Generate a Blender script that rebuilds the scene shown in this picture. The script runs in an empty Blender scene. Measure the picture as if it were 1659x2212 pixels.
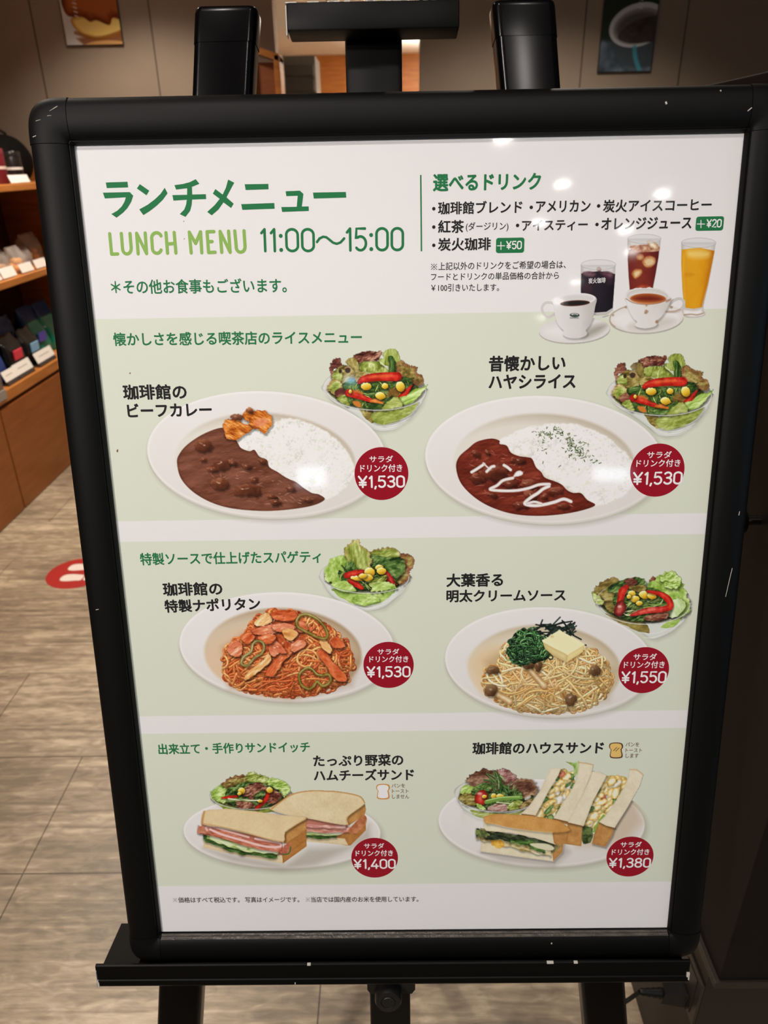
import bpy, bmesh, math, random
import numpy as np
from mathutils import Vector, Matrix

S = bpy.context.scene
COL = S.collection
# ------------------------------------------------------------------ camera, world, lights, exposure
CAM_LOC = np.array([-0.0189, -0.5337, 1.450])
CAM_R = np.array([0.99985371, 0.00263146, -0.01690044])     # camera right
CAM_U = np.array([0.01403146, 0.43884876, 0.89845138])      # camera up
CAM_F = np.array([-0.00978098, 0.89855709, -0.43874764])    # viewing direction
FPX = 1560.0                                                # focal length in pixels of the 1659 x 2212 frame
cam = bpy.data.cameras.new('camera'); camo = bpy.data.objects.new('camera', cam); COL.objects.link(camo)
m = Matrix.Identity(4)
for i in range(3):
    m[i][0] = CAM_R[i]; m[i][1] = CAM_U[i]; m[i][2] = -CAM_F[i]; m[i][3] = CAM_LOC[i]
camo.matrix_world = m
cam.sensor_fit = 'VERTICAL'; cam.sensor_height = 36.0; cam.lens = FPX / 2212 * 36.0
cam.clip_start = 0.02
cam.dof.use_dof = True; cam.dof.focus_distance = 0.70; cam.dof.aperture_fstop = cam.lens / 3.0
S.camera = camo
S.view_settings.view_transform = 'Standard'; S.view_settings.look = 'None'
S.view_settings.gamma = 1; S.view_settings.use_curve_mapping = False
S.view_settings.exposure = 0.0
w = bpy.data.worlds.new('world'); S.world = w; w.use_nodes = True
w.node_tree.nodes['Background'].inputs[0].default_value = (0.9, 0.8, 0.68, 1)
w.node_tree.nodes['Background'].inputs[1].default_value = 0.05
S.cycles.max_bounces = 8
S.cycles.sample_clamp_indirect = 0.0

CEIL = 2.606
WARM = (1.0, 0.88, 0.75)
# x, y, watts, half-angle of the beam in degrees, tint   (ceiling downlights; those aimed at the sign are added to brighten it)
KEY = (1, .91, .86)
DOWNLIGHTS = [(-0.42, -0.62, 30, 50, KEY), (0.30, -0.72, 15, 50, KEY), (-1.65, -1.9, 118, 26, KEY), (0.35, -1.75, 20, 26, KEY), (-2.0, -2.9, 160, 20, KEY),
              (-1.05, 1.00, 36, 58, WARM), (0.42, 1.35, 34, 58, WARM), (-1.30, 2.35, 160, 58, WARM), (-1.25, 3.30, 58, 60, WARM),
              (0.75, 3.0, 68, 66, WARM)]
# the rows of lamps deeper in the room, behind the photographer, mirrored by the glossy sheet
ROWS = [(0.47, -2.29), (0.84, -2.79), (0.83, -3.30), (1.35, -4.54), (1.38, -2.93), (1.36, -3.44), (1.53, -3.87),
        (1.35, -5.09), (1.34, -5.70), (2.57, -8.24), (3.13, -8.62), (3.12, -10.21), (-0.57, -9.49)]
# ------------------------------------------------------------------ helpers
def srgb(c):
    c = np.asarray(c, float)
    return np.where(c <= 0.04045, c / 12.92, ((c + 0.055) / 1.055) ** 2.4)
def C8(*c):
    return tuple(srgb(np.array(c) / 255.0)) + (1.0,)
def mat(name, col, rough=0.5, spec=0.5, metal=0.0, coat=0.0, bump=None, noise=None, emit=None):
    """principled material; noise=(scale, other colour, amount, stretch); bump=(scale, strength)"""
    M = bpy.data.materials.new(name); M.use_nodes = True
    nt = M.node_tree; b = nt.nodes['Principled BSDF']
    b.inputs['Base Color'].default_value = col; b.inputs['Roughness'].default_value = rough
    b.inputs['Specular IOR Level'].default_value = spec; b.inputs['Metallic'].default_value = metal
    b.inputs['Coat Weight'].default_value = coat; b.inputs['Coat Roughness'].default_value = 0.06
    if noise or bump:
        tc = nt.nodes.new('ShaderNodeTexCoord')
    if noise:
        mp = nt.nodes.new('ShaderNodeMapping'); mp.inputs['Scale'].default_value = noise[3]
        n = nt.nodes.new('ShaderNodeTexNoise'); n.inputs['Scale'].default_value = noise[0]; n.inputs['Detail'].default_value = 6
        mx = nt.nodes.new('ShaderNodeMix'); mx.data_type = 'RGBA'
        mx.inputs[6].default_value = col; mx.inputs[7].default_value = noise[1]
        rg = nt.nodes.new('ShaderNodeMapRange'); rg.inputs[1].default_value = 0.35; rg.inputs[2].default_value = 0.68; rg.inputs[4].default_value = noise[2]
        L = nt.links.new
        L(tc.outputs['Object'], mp.inputs[0]); L(mp.outputs[0], n.inputs['Vector']); L(n.outputs[0], rg.inputs[0])
        L(rg.outputs[0], mx.inputs[0]); L(mx.outputs[2], b.inputs['Base Color'])
    if bump:
        n2 = nt.nodes.new('ShaderNodeTexNoise'); n2.inputs['Scale'].default_value = bump[0]; n2.inputs['Detail'].default_value = 4
        bp = nt.nodes.new('ShaderNodeBump'); bp.inputs['Strength'].default_value = bump[1]; bp.inputs['Distance'].default_value = 0.002
        nt.links.new(tc.outputs['Object'], n2.inputs['Vector']); nt.links.new(n2.outputs[0], bp.inputs['Height'])
        nt.links.new(bp.outputs[0], b.inputs['Normal'])
    if emit:
        b.inputs['Emission Color'].default_value = emit[0]; b.inputs['Emission Strength'].default_value = emit[1]
    return M
def tag(o, label=None, cat=None, group=None, kind=None):
    if label: o['label'] = label
    if cat: o['category'] = cat
    if group: o['group'] = group
    if kind: o['kind'] = kind
    return o
def empty(name, loc, label, cat, group=None):
    o = bpy.data.objects.new(name, None); COL.objects.link(o); o.location = loc; o.empty_display_size = 0.05
    return tag(o, label, cat, group)
def base_of(p):
    b = np.zeros(3)
    while p is not None:
        b += np.array(p.location); p = p.parent
    return b
def link(name, me, material, parent=None):
    o = bpy.data.objects.new(name, me); COL.objects.link(o)
    for mm in (material if isinstance(material, (list, tuple)) else [material]):
        me.materials.append(mm)
    if parent is not None: o.parent = parent
    return o
class MB:
    """collects shapes in world coordinates; build() links them as ONE mesh object (under a parent without rotation)"""
    def __init__(s): s.v = []; s.f = []
    def add(s, verts, faces):
        k = len(s.v); s.v += [tuple(map(float, q)) for q in verts]; s.f += [tuple(i + k for i in f) for f in faces]; return s
    def box(s, a, b, r=0.0, M=None, seg=2):
        bm = bmesh.new(); bmesh.ops.create_cube(bm, size=1.0)
        a = np.array(a, float); b = np.array(b, float)
        for v in bm.verts:
            for i in range(3): v.co[i] = (a[i] + b[i]) / 2 + v.co[i] * (b[i] - a[i])
        if r > 0: bmesh.ops.bevel(bm, geom=bm.edges[:], offset=r, segments=seg, affect='EDGES', profile=0.5)
        return s.bm(bm, M)
    def bm(s, bm, M=None):
        bm.verts.ensure_lookup_table(); bm.verts.index_update()
        vs = [(M @ v.co if M is not None else v.co) for v in bm.verts]
        s.add(vs, [tuple(v.index for v in f.verts) for f in bm.faces]); bm.free(); return s
    def cyl(s, p, q, r0, r1=None, n=24, cap=True):
        r1 = r0 if r1 is None else r1
        p = Vector(p); q = Vector(q); d = (q - p).normalized()
        a = d.orthogonal().normalized(); b = d.cross(a)
        vs = []
        for c, r in ((p, r0), (q, r1)):
            for i in range(n):
                t = 2 * math.pi * i / n; vs.append(c + a * (r * math.cos(t)) + b * (r * math.sin(t)))
        fs = [(i, (i + 1) % n, n + (i + 1) % n, n + i) for i in range(n)]
        if cap: fs += [tuple(range(n))[::-1], tuple(range(n, 2 * n))]
        return s.add(vs, fs)
    def lathe(s, prof, c, n=28, axis=None, caps=True):
        """prof: (r, h) pairs round the vertical through c, or round axis"""
        ax = Vector((0, 0, 1) if axis is None else axis).normalized(); a = ax.orthogonal().normalized(); b = ax.cross(a); c = Vector(c)
        vs = []; fs = []
        for r, h in prof:
            for i in range(n):
                t = 2 * math.pi * i / n; vs.append(c + ax * h + a * (r * math.cos(t)) + b * (r * math.sin(t)))
        for j in range(len(prof) - 1):
            for i in range(n):
                fs.append((j * n + i, j * n + (i + 1) % n, (j + 1) * n + (i + 1) % n, (j + 1) * n + i))
        if caps: fs += [tuple(range(n))[::-1], tuple(range((len(prof) - 1) * n, len(prof) * n))]
        return s.add(vs, fs)
    def prism(s, poly, d, M=None):
        """polygon in local x,y raised from z=d[0] to z=d[1], placed by matrix M"""
        n = len(poly); vs = [(x, y, d[0]) for x, y in poly] + [(x, y, d[1]) for x, y in poly]
        if M is not None: vs = [M @ Vector(v) for v in vs]
        return s.add(vs, [tuple(range(n))[::-1], tuple(range(n, 2 * n))] + [(i, (i + 1) % n, n + (i + 1) % n, n + i) for i in range(n)])
    def tube(s, pts, r, n=10):
        pts = [Vector(p) for p in pts]; vs = []; fs = []; up = None
        for k, p in enumerate(pts):
            d = (pts[min(k + 1, len(pts) - 1)] - pts[max(k - 1, 0)]).normalized()
            a = d.orthogonal().normalized() if up is None else (up - d * up.dot(d)).normalized()
            up = a; b = d.cross(a); rr = r[k] if isinstance(r, (list, tuple)) else r
            for i in range(n):
                t = 2 * math.pi * i / n; vs.append(p + a * (rr * math.cos(t)) + b * (rr * math.sin(t)))
        for k in range(len(pts) - 1):
            for i in range(n):
                fs.append((k * n + i, k * n + (i + 1) % n, (k + 1) * n + (i + 1) % n, (k + 1) * n + i))
        fs += [tuple(range(n))[::-1], tuple(range((len(pts) - 1) * n, len(pts) * n))]
        return s.add(vs, fs)
    def build(s, name, material, parent=None, smooth=None, mi=None):
        b = base_of(parent)
        me = bpy.data.meshes.new(name); me.from_pydata([tuple(np.array(v) - b) for v in s.v], [], s.f); me.update()
        o = link(name, me, material, parent)
        if smooth:
            for p in me.polygons: p.use_smooth = True
            bm = bmesh.new(); bm.from_mesh(me); bmesh.ops.recalc_face_normals(bm, faces=bm.faces[:])
            for e in bm.edges:
                if len(e.link_faces) == 2 and e.calc_face_angle(0) > math.radians(smooth): e.smooth = False
            bm.to_mesh(me); bm.free()
        if mi is not None:
            for p, k in zip(me.polygons, mi): p.material_index = k
        return o
# the leaning board: x along its width from its middle, y up along it from the lower edge of its opening, z out of its face
TILT = math.radians(11.7857)
BOARD = Matrix.Translation((0, 0, 0.65718)) @ Matrix.Rotation(math.pi / 2 - TILT, 4, 'X')
BO = np.array([0, 0, 0.65718]); BX = np.array([1.0, 0, 0]); BU = np.array([0, math.sin(TILT), math.cos(TILT)]); BN = np.array([0, -math.cos(TILT), math.sin(TILT)])
SW, SH = 0.578, 0.8252                                       # opening of the frame
# ------------------------------------------------------------------ the room
def floor_mat():
    M = bpy.data.materials.new('floor_tiles'); M.use_nodes = True; nt = M.node_tree; L = nt.links.new
    b = nt.nodes['Principled BSDF']
    tc = nt.nodes.new('ShaderNodeTexCoord')
    def noise(scale, stretch, detail=6, dist=0.0):
        mp = nt.nodes.new('ShaderNodeMapping'); mp.inputs['Scale'].default_value = stretch
        n = nt.nodes.new('ShaderNodeTexNoise'); n.inputs['Scale'].default_value = scale; n.inputs['Detail'].default_value = detail; n.inputs['Distortion'].default_value = dist
        L(tc.outputs['Object'], mp.inputs[0]); L(mp.outputs[0], n.inputs['Vector']); return n
    veins = noise(4.0, (0.55, 9.0, 1), 7, 1.2); fine = noise(26.0, (0.7, 2.0, 1), 6, 0.8); broad = noise(1.7, (1, 1.6, 1), 3)
    pits = noise(60.0, (0.45, 1.6, 1), 3)
    r1 = nt.nodes.new('ShaderNodeValToRGB'); e = r1.color_ramp.elements
    e[0].position = 0.28; e[0].color = C8(128, 114, 96); e[1].position = 0.78; e[1].color = C8(205, 188, 162)
    q = r1.color_ramp.elements.new(0.5); q.color = C8(159, 142, 119)
    a1 = nt.nodes.new('ShaderNodeMath'); a1.operation = 'MULTIPLY_ADD'; a1.inputs[1].default_value = 0.42
    a2 = nt.nodes.new('ShaderNodeMath'); a2.operation = 'MULTIPLY_ADD'; a2.inputs[1].default_value = 0.34; a2.inputs[2].default_value = 0.0
    a3 = nt.nodes.new('ShaderNodeMath'); a3.operation = 'MULTIPLY_ADD'; a3.inputs[1].default_value = 0.42
    L(fine.outputs[0], a2.inputs[0]); L(veins.outputs[0], a1.inputs[0]); L(a2.outputs[0], a1.inputs[2])
    L(broad.outputs[0], a3.inputs[0]); L(a1.outputs[0], a3.inputs[2])
    rg = nt.nodes.new('ShaderNodeMapRange'); rg.inputs[1].default_value = 0.38; rg.inputs[2].default_value = 0.84
    L(a3.outputs[0], rg.inputs[0]); L(rg.outputs[0], r1.inputs[0])
    mp = nt.nodes.new('ShaderNodeMapping'); mp.inputs['Location'].default_value = (0.87, 0.138, 0)
    br = nt.nodes.new('ShaderNodeTexBrick'); br.inputs['Scale'].default_value = 1.0; br.inputs['Brick Width'].default_value = 0.70; br.inputs['Row Height'].default_value = 0.36
    br.inputs['Mortar Size'].default_value = 0.0016; br.inputs['Mortar Smooth'].default_value = 0.0
    br.inputs['Color1'].default_value = (1, 1, 1, 1); br.inputs['Color2'].default_value = (0.90, 0.89, 0.88, 1); br.inputs['Mortar'].default_value = (0.28, 0.25, 0.22, 1)
    br.offset = 0.436; br.offset_frequency = 3
    L(tc.outputs['Object'], mp.inputs[0]); L(mp.outputs[0], br.inputs[0])
    mx = nt.nodes.new('ShaderNodeMix'); mx.data_type = 'RGBA'; mx.blend_type = 'MULTIPLY'; mx.inputs[0].default_value = 1
    L(r1.outputs[0], mx.inputs[6]); L(br.outputs[0], mx.inputs[7]); L(mx.outputs[2], b.inputs['Base Color'])
    b.inputs['Roughness'].default_value = 0.42; b.inputs['Specular IOR Level'].default_value = 0.4
    bp = nt.nodes.new('ShaderNodeBump'); bp.inputs['Strength'].default_value = 0.55; bp.inputs['Distance'].default_value = 0.002
    ad = nt.nodes.new('ShaderNodeMath'); ad.operation = 'ADD'; L(pits.outputs[0], ad.inputs[0]); L(a1.outputs[0], ad.inputs[1])
    L(ad.outputs[0], bp.inputs['Height']); L(bp.outputs[0], b.inputs['Normal'])
    return M
M_FLOOR = floor_mat()
M_WALL = mat('taupe_wall_panels', C8(152, 136, 119), 0.7, 0.3, noise=(6, C8(145, 129, 112), 0.5, (1, 1, 1)))
M_SEAM = mat('panel_joint', C8(70, 58, 48), 0.8)
M_CEIL = mat('ceiling_paint', C8(178, 164, 148), 0.9, 0.2)
M_DARKWALL = mat('brown_wall_paint', C8(120, 96, 74), 0.8, 0.3)
M_WOOD = mat('orange_wood', C8(176, 112, 52), 0.42, 0.4, noise=(5, C8(150, 88, 36), 0.8, (1, 1, 9)))
M_WOOD_Y = mat('orange_wood_along', C8(192, 122, 58), 0.42, 0.4, noise=(5, C8(165, 98, 42), 0.8, (9, 1, 9)))
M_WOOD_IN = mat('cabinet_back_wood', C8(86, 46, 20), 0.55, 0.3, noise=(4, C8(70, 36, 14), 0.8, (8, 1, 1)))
M_WHITE = mat('white_paint', C8(240, 234, 224), 0.8, 0.2)
M_BLACK = mat('black_satin_metal', C8(7, 7, 6), 0.45, 0.14, bump=(900, 0.03))
M_BLACKG = mat('black_gloss_paint', C8(6, 6, 7), 0.2, 0.17)
M_PLASTIC = mat('black_plastic', C8(24, 23, 22), 0.42, 0.45, bump=(700, 0.05))
M_DARKBR = mat('dark_brown_laminate', C8(19, 13, 9), 0.6, 0.22, noise=(9, C8(15, 10, 7), 0.7, (1, 1, 0.1)))
M_CHIP = mat('bare_metal_chip', C8(205, 200, 190), 0.5, 0.5)
def struct(name, mb, m_, kind='structure', smooth=None, parent=None):
    o = mb.build(name, m_, parent, smooth)
    if parent is None: o['kind'] = kind
    return o
WX0, WX1, WY0, WY1 = -2.25, 4.2, -11.0, 4.0
struct('floor', MB().box((WX0 - .1, WY0 - .1, -0.06), (WX1 + .1, 8.1, 0)), M_FLOOR)
struct('ceiling', MB().box((WX0 - .1, WY0 - .1, CEIL), (WX1 + .1, 8.1, CEIL + .08)), M_CEIL)
struct('wall_left', MB().box((WX0 - .1, WY0, 0), (WX0, WY1 + 4, CEIL)), M_DARKWALL)
struct('wall_right', MB().box((WX1, WY0, 0), (WX1 + .1, 8.0, CEIL)), M_DARKWALL)
struct('wall_front', MB().box((WX0 - .1, WY0 - .1, 0), (WX1 + .1, WY0, CEIL)), M_DARKWALL)
# back wall: taupe panels left and right of an open passage
OPL, OPR = -0.60, 0.17
wl = struct('wall_back_left', MB().box((WX0, WY1, 0), (OPL, WY1 + .12, CEIL)), M_WALL)
wr = struct('wall_back_right', MB().box((OPR, WY1, 0), (WX1, WY1 + .12, CEIL)), M_WALL)
for px, par in ((-1.865, wl), (-1.245, wl), (1.035, wr), (1.565, wr), (2.1, wr)):
    MB().box((px - .003, WY1 - .0015, 0), (px + .003, WY1 + .01, CEIL)).build('panel_joint', M_SEAM, par)
# the passage beyond: low white ceiling, brown far wall, grey slatted cabinet
M_BULK = mat('lit_white_plaster', C8(240, 236, 228), 0.85, 0.2)
struct('wall_passage_left', MB().box((-1.10, WY1 + .12, 0), (-1.0, 8, CEIL)), M_WALL)
struct('wall_passage_right', MB().box((0.9, WY1 + .12, 0), (1.0, 8, CEIL)), M_WALL)
struct('wall_passage_end', MB().box((-1.1, 7.0, 0), (1.0, 7.1, CEIL)), M_WOOD)
struct('ceiling_passage', MB().box((-1.0, WY1 + .12, 2.29), (0.9, 7.0, 2.36)), M_BULK)
t = empty('slatted_cabinet', (-0.72, 5.4, 0), 'dark grey slatted cabinet in the passage under the low white ceiling', 'cabinet')
M_GREY = mat('grey_metal', C8(92, 88, 84), 0.5, 0.5)
MB().box((-0.82, 5.3, 0), (-0.50, 5.7, 2.10)).build('body', M_GREY, t)
for k in range(9):
    MB().box((-0.81, 5.285, 1.24 + k * .092), (-0.51, 5.3, 1.31 + k * .092), .004).build('slat', mat('slat_grey', C8(70, 67, 64), 0.5), t)
t = empty('wooden_partition', (-0.66, 3.72, 0), 'orange wooden partition frame standing before the passage', 'partition')
MB().box((-0.735, 3.70, 0), (-0.705, 3.86, 1.99), .004).build('post', M_WOOD, t)
MB().box((-0.575, 3.70, 0), (-0.545, 3.86, 1.93), .004).build('post', M_WOOD, t)
MB().box((-0.735, 3.74, .02), (-0.55, 3.80, 1.90)).build('panel', mat('dark_wood_panel', C8(128, 70, 30), 0.5, noise=(5, C8(108, 56, 22), .8, (1, 1, 8))), t)
MB().add([(-.735, 3.7, 1.96), (-.545, 3.7, 1.90), (-.545, 3.7, 1.93), (-.735, 3.7, 1.99), (-.735, 3.86, 1.96), (-.545, 3.86, 1.90), (-.545, 3.86, 1.93), (-.735, 3.86, 1.99)],
         [(0, 1, 2, 3), (4, 7, 6, 5), (0, 4, 5, 1), (3, 2, 6, 7), (0, 3, 7, 4), (1, 5, 6, 2)]).build('rail', M_WOOD, t)
# ---------------- ceiling downlights
M_TRIM = mat('white_lamp_trim', C8(225, 220, 210), 0.5)
def spot(name, x, y, power, ang, tint, parent, blend=0.55, size=0.05):
    d = bpy.data.lights.new(name, 'SPOT'); d.energy = power; d.color = tint; d.spot_size = math.radians(ang * 2); d.spot_blend = blend
    d.shadow_soft_size = size
    o = bpy.data.objects.new(name, d); COL.objects.link(o); o.parent = parent; o.location = (0, 0, -0.035)
    if y < -1: o.rotation_euler = (Vector((0.05, 0.07, 1.0)) - Vector((x, y, CEIL))).to_track_quat('-Z', 'Y').to_euler()      # added unseen lamps, aimed to brighten the sign from the front
    return o
M_LENS = mat('lamp_lens', (0.9, 0.9, 0.9, 1), 0.4, emit=((1.0, 0.97, 0.93, 1), 75.0))
M_LENSB = mat('bluish_lamp_lens', (0.8, 0.9, 1, 1), 0.4, emit=((0.30, 0.72, 1.0, 1), 150.0))
def downlight(x, y, power, ang, tint, k, label, grp='recessed ceiling downlights'):
    t = empty('ceiling_downlight', (x, y, CEIL), label, 'lamp', grp)
    g = 2.2 if y < -9 and x < 0 else 1
    MB().lathe([(0.034 * g, -.001), (0.050 * g, -.001), (0.050 * g, -.006), (0.044 * g, -.010), (0.034 * g, -.006)], (x, y, CEIL), 24, None, False).build('trim_ring', M_TRIM, t, 40)
    MB().lathe([(0.0335 * g, -.0005), (0.0335 * g, -.003), (0.02 * g, -.0055), (0.001, -.006)], (x, y, CEIL), 24).build('lens', M_LENSB if y < -9 and x < 0 else M_LENS, t, 60)
    if power: spot('downlight_bulb', x, y, power, ang, tint, t)
for k, (x, y, p_, a_, c_) in enumerate(DOWNLIGHTS):
    downlight(x, y, p_, a_, c_, k, 'recessed white downlight set out of view in the ceiling to light the sign and shelf')
for k, (x, y) in enumerate(ROWS):
    downlight(x, y, 0, 50, WARM, k, 'bluish ceiling lamp far behind, mirrored in the printed salad of the curry dish' if y < -9 and x < 0 else 'recessed white downlight of the room, mirrored in the glossy menu sheet', 'downlights mirrored in the menu')
t = empty('added_uplight', (0.80, 5.6, 1.75), 'added unseen uplight in the passage brightening its low ceiling', 'lamp')  # added out of view to brighten the passage ceiling
MB().box((0.74, 5.40, 1.72), (0.90, 5.80, 1.78), .01).build('housing', M_WHITE, t)
d = bpy.data.lights.new('added_uplight_bulb', 'SPOT'); d.energy = 650; d.color = (1, .93, .84); d.spot_size = math.radians(150); d.spot_blend = .8; d.shadow_soft_size = .08
o = bpy.data.objects.new('added_uplight_bulb', d); COL.objects.link(o); o.parent = t; o.location = (-.02, 0, .06); o.rotation_euler = (math.pi, 0, 0)
M_SCREEN = mat('lit_screen_glass', (0.7, 0.8, 1, 1), 0.3, emit=((0.72, 0.86, 1.0, 1), 9.0))
for nm, x0, x1, z0, z1, lb in (('lit_screen', -1.54, -1.08, 1.10, 1.42, 'bluish lit screen on the far wall, mirrored in the photo of curry rice'), ('lit_screen', 3.25, 3.85, 1.12, 1.34, 'bluish lit screen on the far wall, mirrored beside the right hand price seal')):
    t = empty(nm, ((x0 + x1) / 2, WY0 + .02, z0), lb, 'screen')
    MB().box((x0 - .03, WY0 + .002, z0 - .03), (x1 + .03, WY0 + .03, z1 + .03), .004).build('bezel', M_PLASTIC, t)
    MB().box((x0, WY0 + .0295, z0), (x1, WY0 + .032, z1)).build('display', M_SCREEN, t)
# daylight window far behind on the right, and a lit screen on the front wall: both mirrored in gloss
M_DAY = mat('daylight_pane', (0.6, 0.75, 1, 1), 0.3, emit=((0.45, 0.72, 1.0, 1), 2.2))
win = struct('window_1', MB().box((WX1 - .03, -3.4, 0.9), (WX1 - .005, -1.2, 2.3)), M_DAY)
for z0, z1, y0, y1 in ((.84, .9, -3.46, -1.14), (2.3, 2.36, -3.46, -1.14), (.9, 2.3, -3.46, -3.4), (.9, 2.3, -1.2, -1.14), (.9, 2.3, -2.33, -2.27)):
    MB().box((WX1 - .05, y0, z0), (WX1, y1, z1)).build('window_frame', M_WHITE, win)
# ------------------------------------------------------------------ the easel that carries the board
def bp(x, y, z=0.0):
    """point of the leaning board: across, up, out of its face (metres) -> world"""
    return BO + BX * x + BU * y + BN * z
def bbox(mb, a, b, r=0.0, seg=2):
    return mb.box(a, b, r, BOARD, seg)
EX = -0.027
easel = empty('display_easel', (EX, 0.05, 0), 'black metal display easel with splayed legs holding the framed lunch menu', 'easel')
def leg(sgn):
    """flat oval tube from the floor to above the board, in the plane behind it"""
    def cx(v): return EX + sgn * (0.1315 + (0.905 - v) * 0.1235)
    v0, v1 = -0.667, 0.926
    oval = []
    a, b, r = 0.0265, 0.0150, 0.0065
    for qx, qz, t0 in ((a - r, b - r, 0), (-a + r, b - r, 90), (-a + r, -b + r, 180), (a - r, -b + r, 270)):
        for k in range(6):
            t = math.radians(t0 + k * 18); oval.append((qx + r * math.cos(t), qz + r * math.sin(t)))
    n = len(oval); vs = []; fs = []
    for v in (v0, v1):
        for x, z in oval: vs.append(bp(cx(v) + x, v, -0.034 + z))
    fs = [(i, (i + 1) % n, n + (i + 1) % n, n + i) for i in range(n)] + [tuple(range(n))[::-1], tuple(range(n, 2 * n))]
    o = MB().add(vs, fs).build('leg', M_BLACKG, easel, 40)
    # cap on the upper end
    vs = []; fs = []; rows = [(v1 - .016, 1.018), (v1 - .0165, 1.018), (v1 + .0065, 1.018), (v1 + .0095, 1.0), (v1 + .0107, 0.96), (v1 + .0110, 0.88)]
    for v, s in rows:
        for x, z in oval: vs.append(bp(cx(v) + x * s, v, -0.034 + z * s))
    for j in range(len(rows) - 1): fs += [(j * n + i, j * n + (i + 1) % n, (j + 1) * n + (i + 1) % n, (j + 1) * n + i) for i in range(n)]
    fs += [tuple(range(n))[::-1], tuple(range((len(rows) - 1) * n, len(rows) * n))]
    MB().add(vs, fs).build('end_cap', M_BLACKG, o, 35)
    vs = []
    for v, s in ((v0 - .004, 1.1), (v0 + .03, 1.1)):
        for x, z in oval: vs.append(bp(cx(v) + x * s, v, -0.034 + z * s))
    MB().add(vs, [(i, (i + 1) % n, n + (i + 1) % n, n + i) for i in range(n)] + [tuple(range(n))[::-1], tuple(range(n, 2 * n))]).build('rubber_foot', M_PLASTIC, o, 40)
leg(-1); leg(1)
mast = bbox(MB(), (EX - .0262, -.33, -.050), (EX + .0232, .925, -.022), .004).build('mast', M_BLACK, easel, 25)
# rear leg, from the hinge behind the board down to the floor
MB().tube([bp(EX, .74, -.062), (EX, 0.30, 0.75), (EX, 0.545, 0.012)], 0.016, 14).build('rear_leg', M_BLACK, easel, 40)
bbox(MB(), (EX - .03, .70, -.085), (EX + .03, .79, -.048), .004).build('hinge', M_PLASTIC, easel, 40)
# upper clamp: the bar lying over the board's top edge
cl = bbox(MB(), (EX - .0725, .9085, -.022), (EX + .0705, .9295, .004), .0015).build('clamp_bar', M_BLACK, easel, 25)
for x0, x1, y0, z0 in ((-.0735, -.0725, .905, .0045), (-.0735, -.064, .9288, .0035)):
    bbox(MB(), (EX + x0, y0, -.004), (EX + x1, y0 + .0012 if y0 > .92 else y0 + .022, z0), .0003).build('paint_chip', M_CHIP, cl)
for k in range(16):
    rr = random.Random(k); x = -.070 + rr.random() * .139
    bbox(MB(), (EX + x, .9288 , .0005 - rr.random() * .02), (EX + x + .002 + rr.random() * .005, .9299, .0042), .0003).build('paint_chip', M_CHIP, cl)
# tray: a channel with a front lip
prof = [(-.0505, -.0520), (-.0385, -.0520), (-.0385, -.0155), (-.0385, .0215), (-.0225, .0215), (-.0212, .0226), (-.0212, .0245), (-.0225, .0256), (-.0405, .0256), (-.0415, .0266), (-.0478, .0268), (-.0505, .0250)]
TX0, TX1 = -.3585, .3075
n = len(prof); vs = [bp(TX0, y, z) for y, z in prof] + [bp(TX1, y, z) for y, z in prof]
tray = MB().add(vs, [(i, (i + 1) % n, n + (i + 1) % n, n + i) for i in range(n)] + [tuple(range(n))[::-1], tuple(range(n, 2 * n))]).build('tray', M_BLACK, easel, 30)
for x, y, dx, dy in ((TX0 - .0004, -.0500, .0030, .0070), (TX0 - .0004, -.0440, .0012, .016), (TX0 - .0004, -.0500, .0022, .0095), (TX1 - .0030, -.0420, .0034, .0060), (TX1 - .0012, -.0460, .0016, .006),
                     (-.120, -.0232, .004, .0022), (.148, -.0232, .0075, .0022), (.178, -.0232, .0045, .0022), (-.135, -.048, .0012, .0030)):
    bbox(MB(), (x, y, .0235 if y > -.03 else .0220), (x + dx, y + dy, .0262 if y > -.03 else .0272), .0004).build('paint_chip', M_CHIP, tray)
# bracket and knob under the tray
br = MB(); pl = [(-.0275, 0), (.0285, 0), (.0285, -.030), (.0245, -.036), (-.0235, -.036), (-.0275, -.030)]
br.prism([(EX + x, -.0515 + y) for x, y in pl], (-.020, .004), BOARD).build('bracket', M_PLASTIC, easel, 30)
kb = MB().lathe([(.0150, 0), (.0155, .002), (.0155, .012), (.0140, .015), (.0085, .0155), (.0080, .0145), (.001, .0145)], bp(EX - .003, -.083, .004), 32, BN).build('knob', M_PLASTIC, easel, 35)
MB().lathe([(.0074, 0), (.0074, .0014), (.0068, .002), (.001, .002)], bp(EX - .003, -.083, .018), 24, BN).build('knob_cap', M_PLASTIC, kb, 35)
# ------------------------------------------------------------------ the snap frame
frame = empty('poster_frame', tuple(bp(0, -.036, 0)), 'black snap frame with rounded corners around the menu poster, resting on the easel tray', 'frame')
RW = 0.0365
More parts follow.
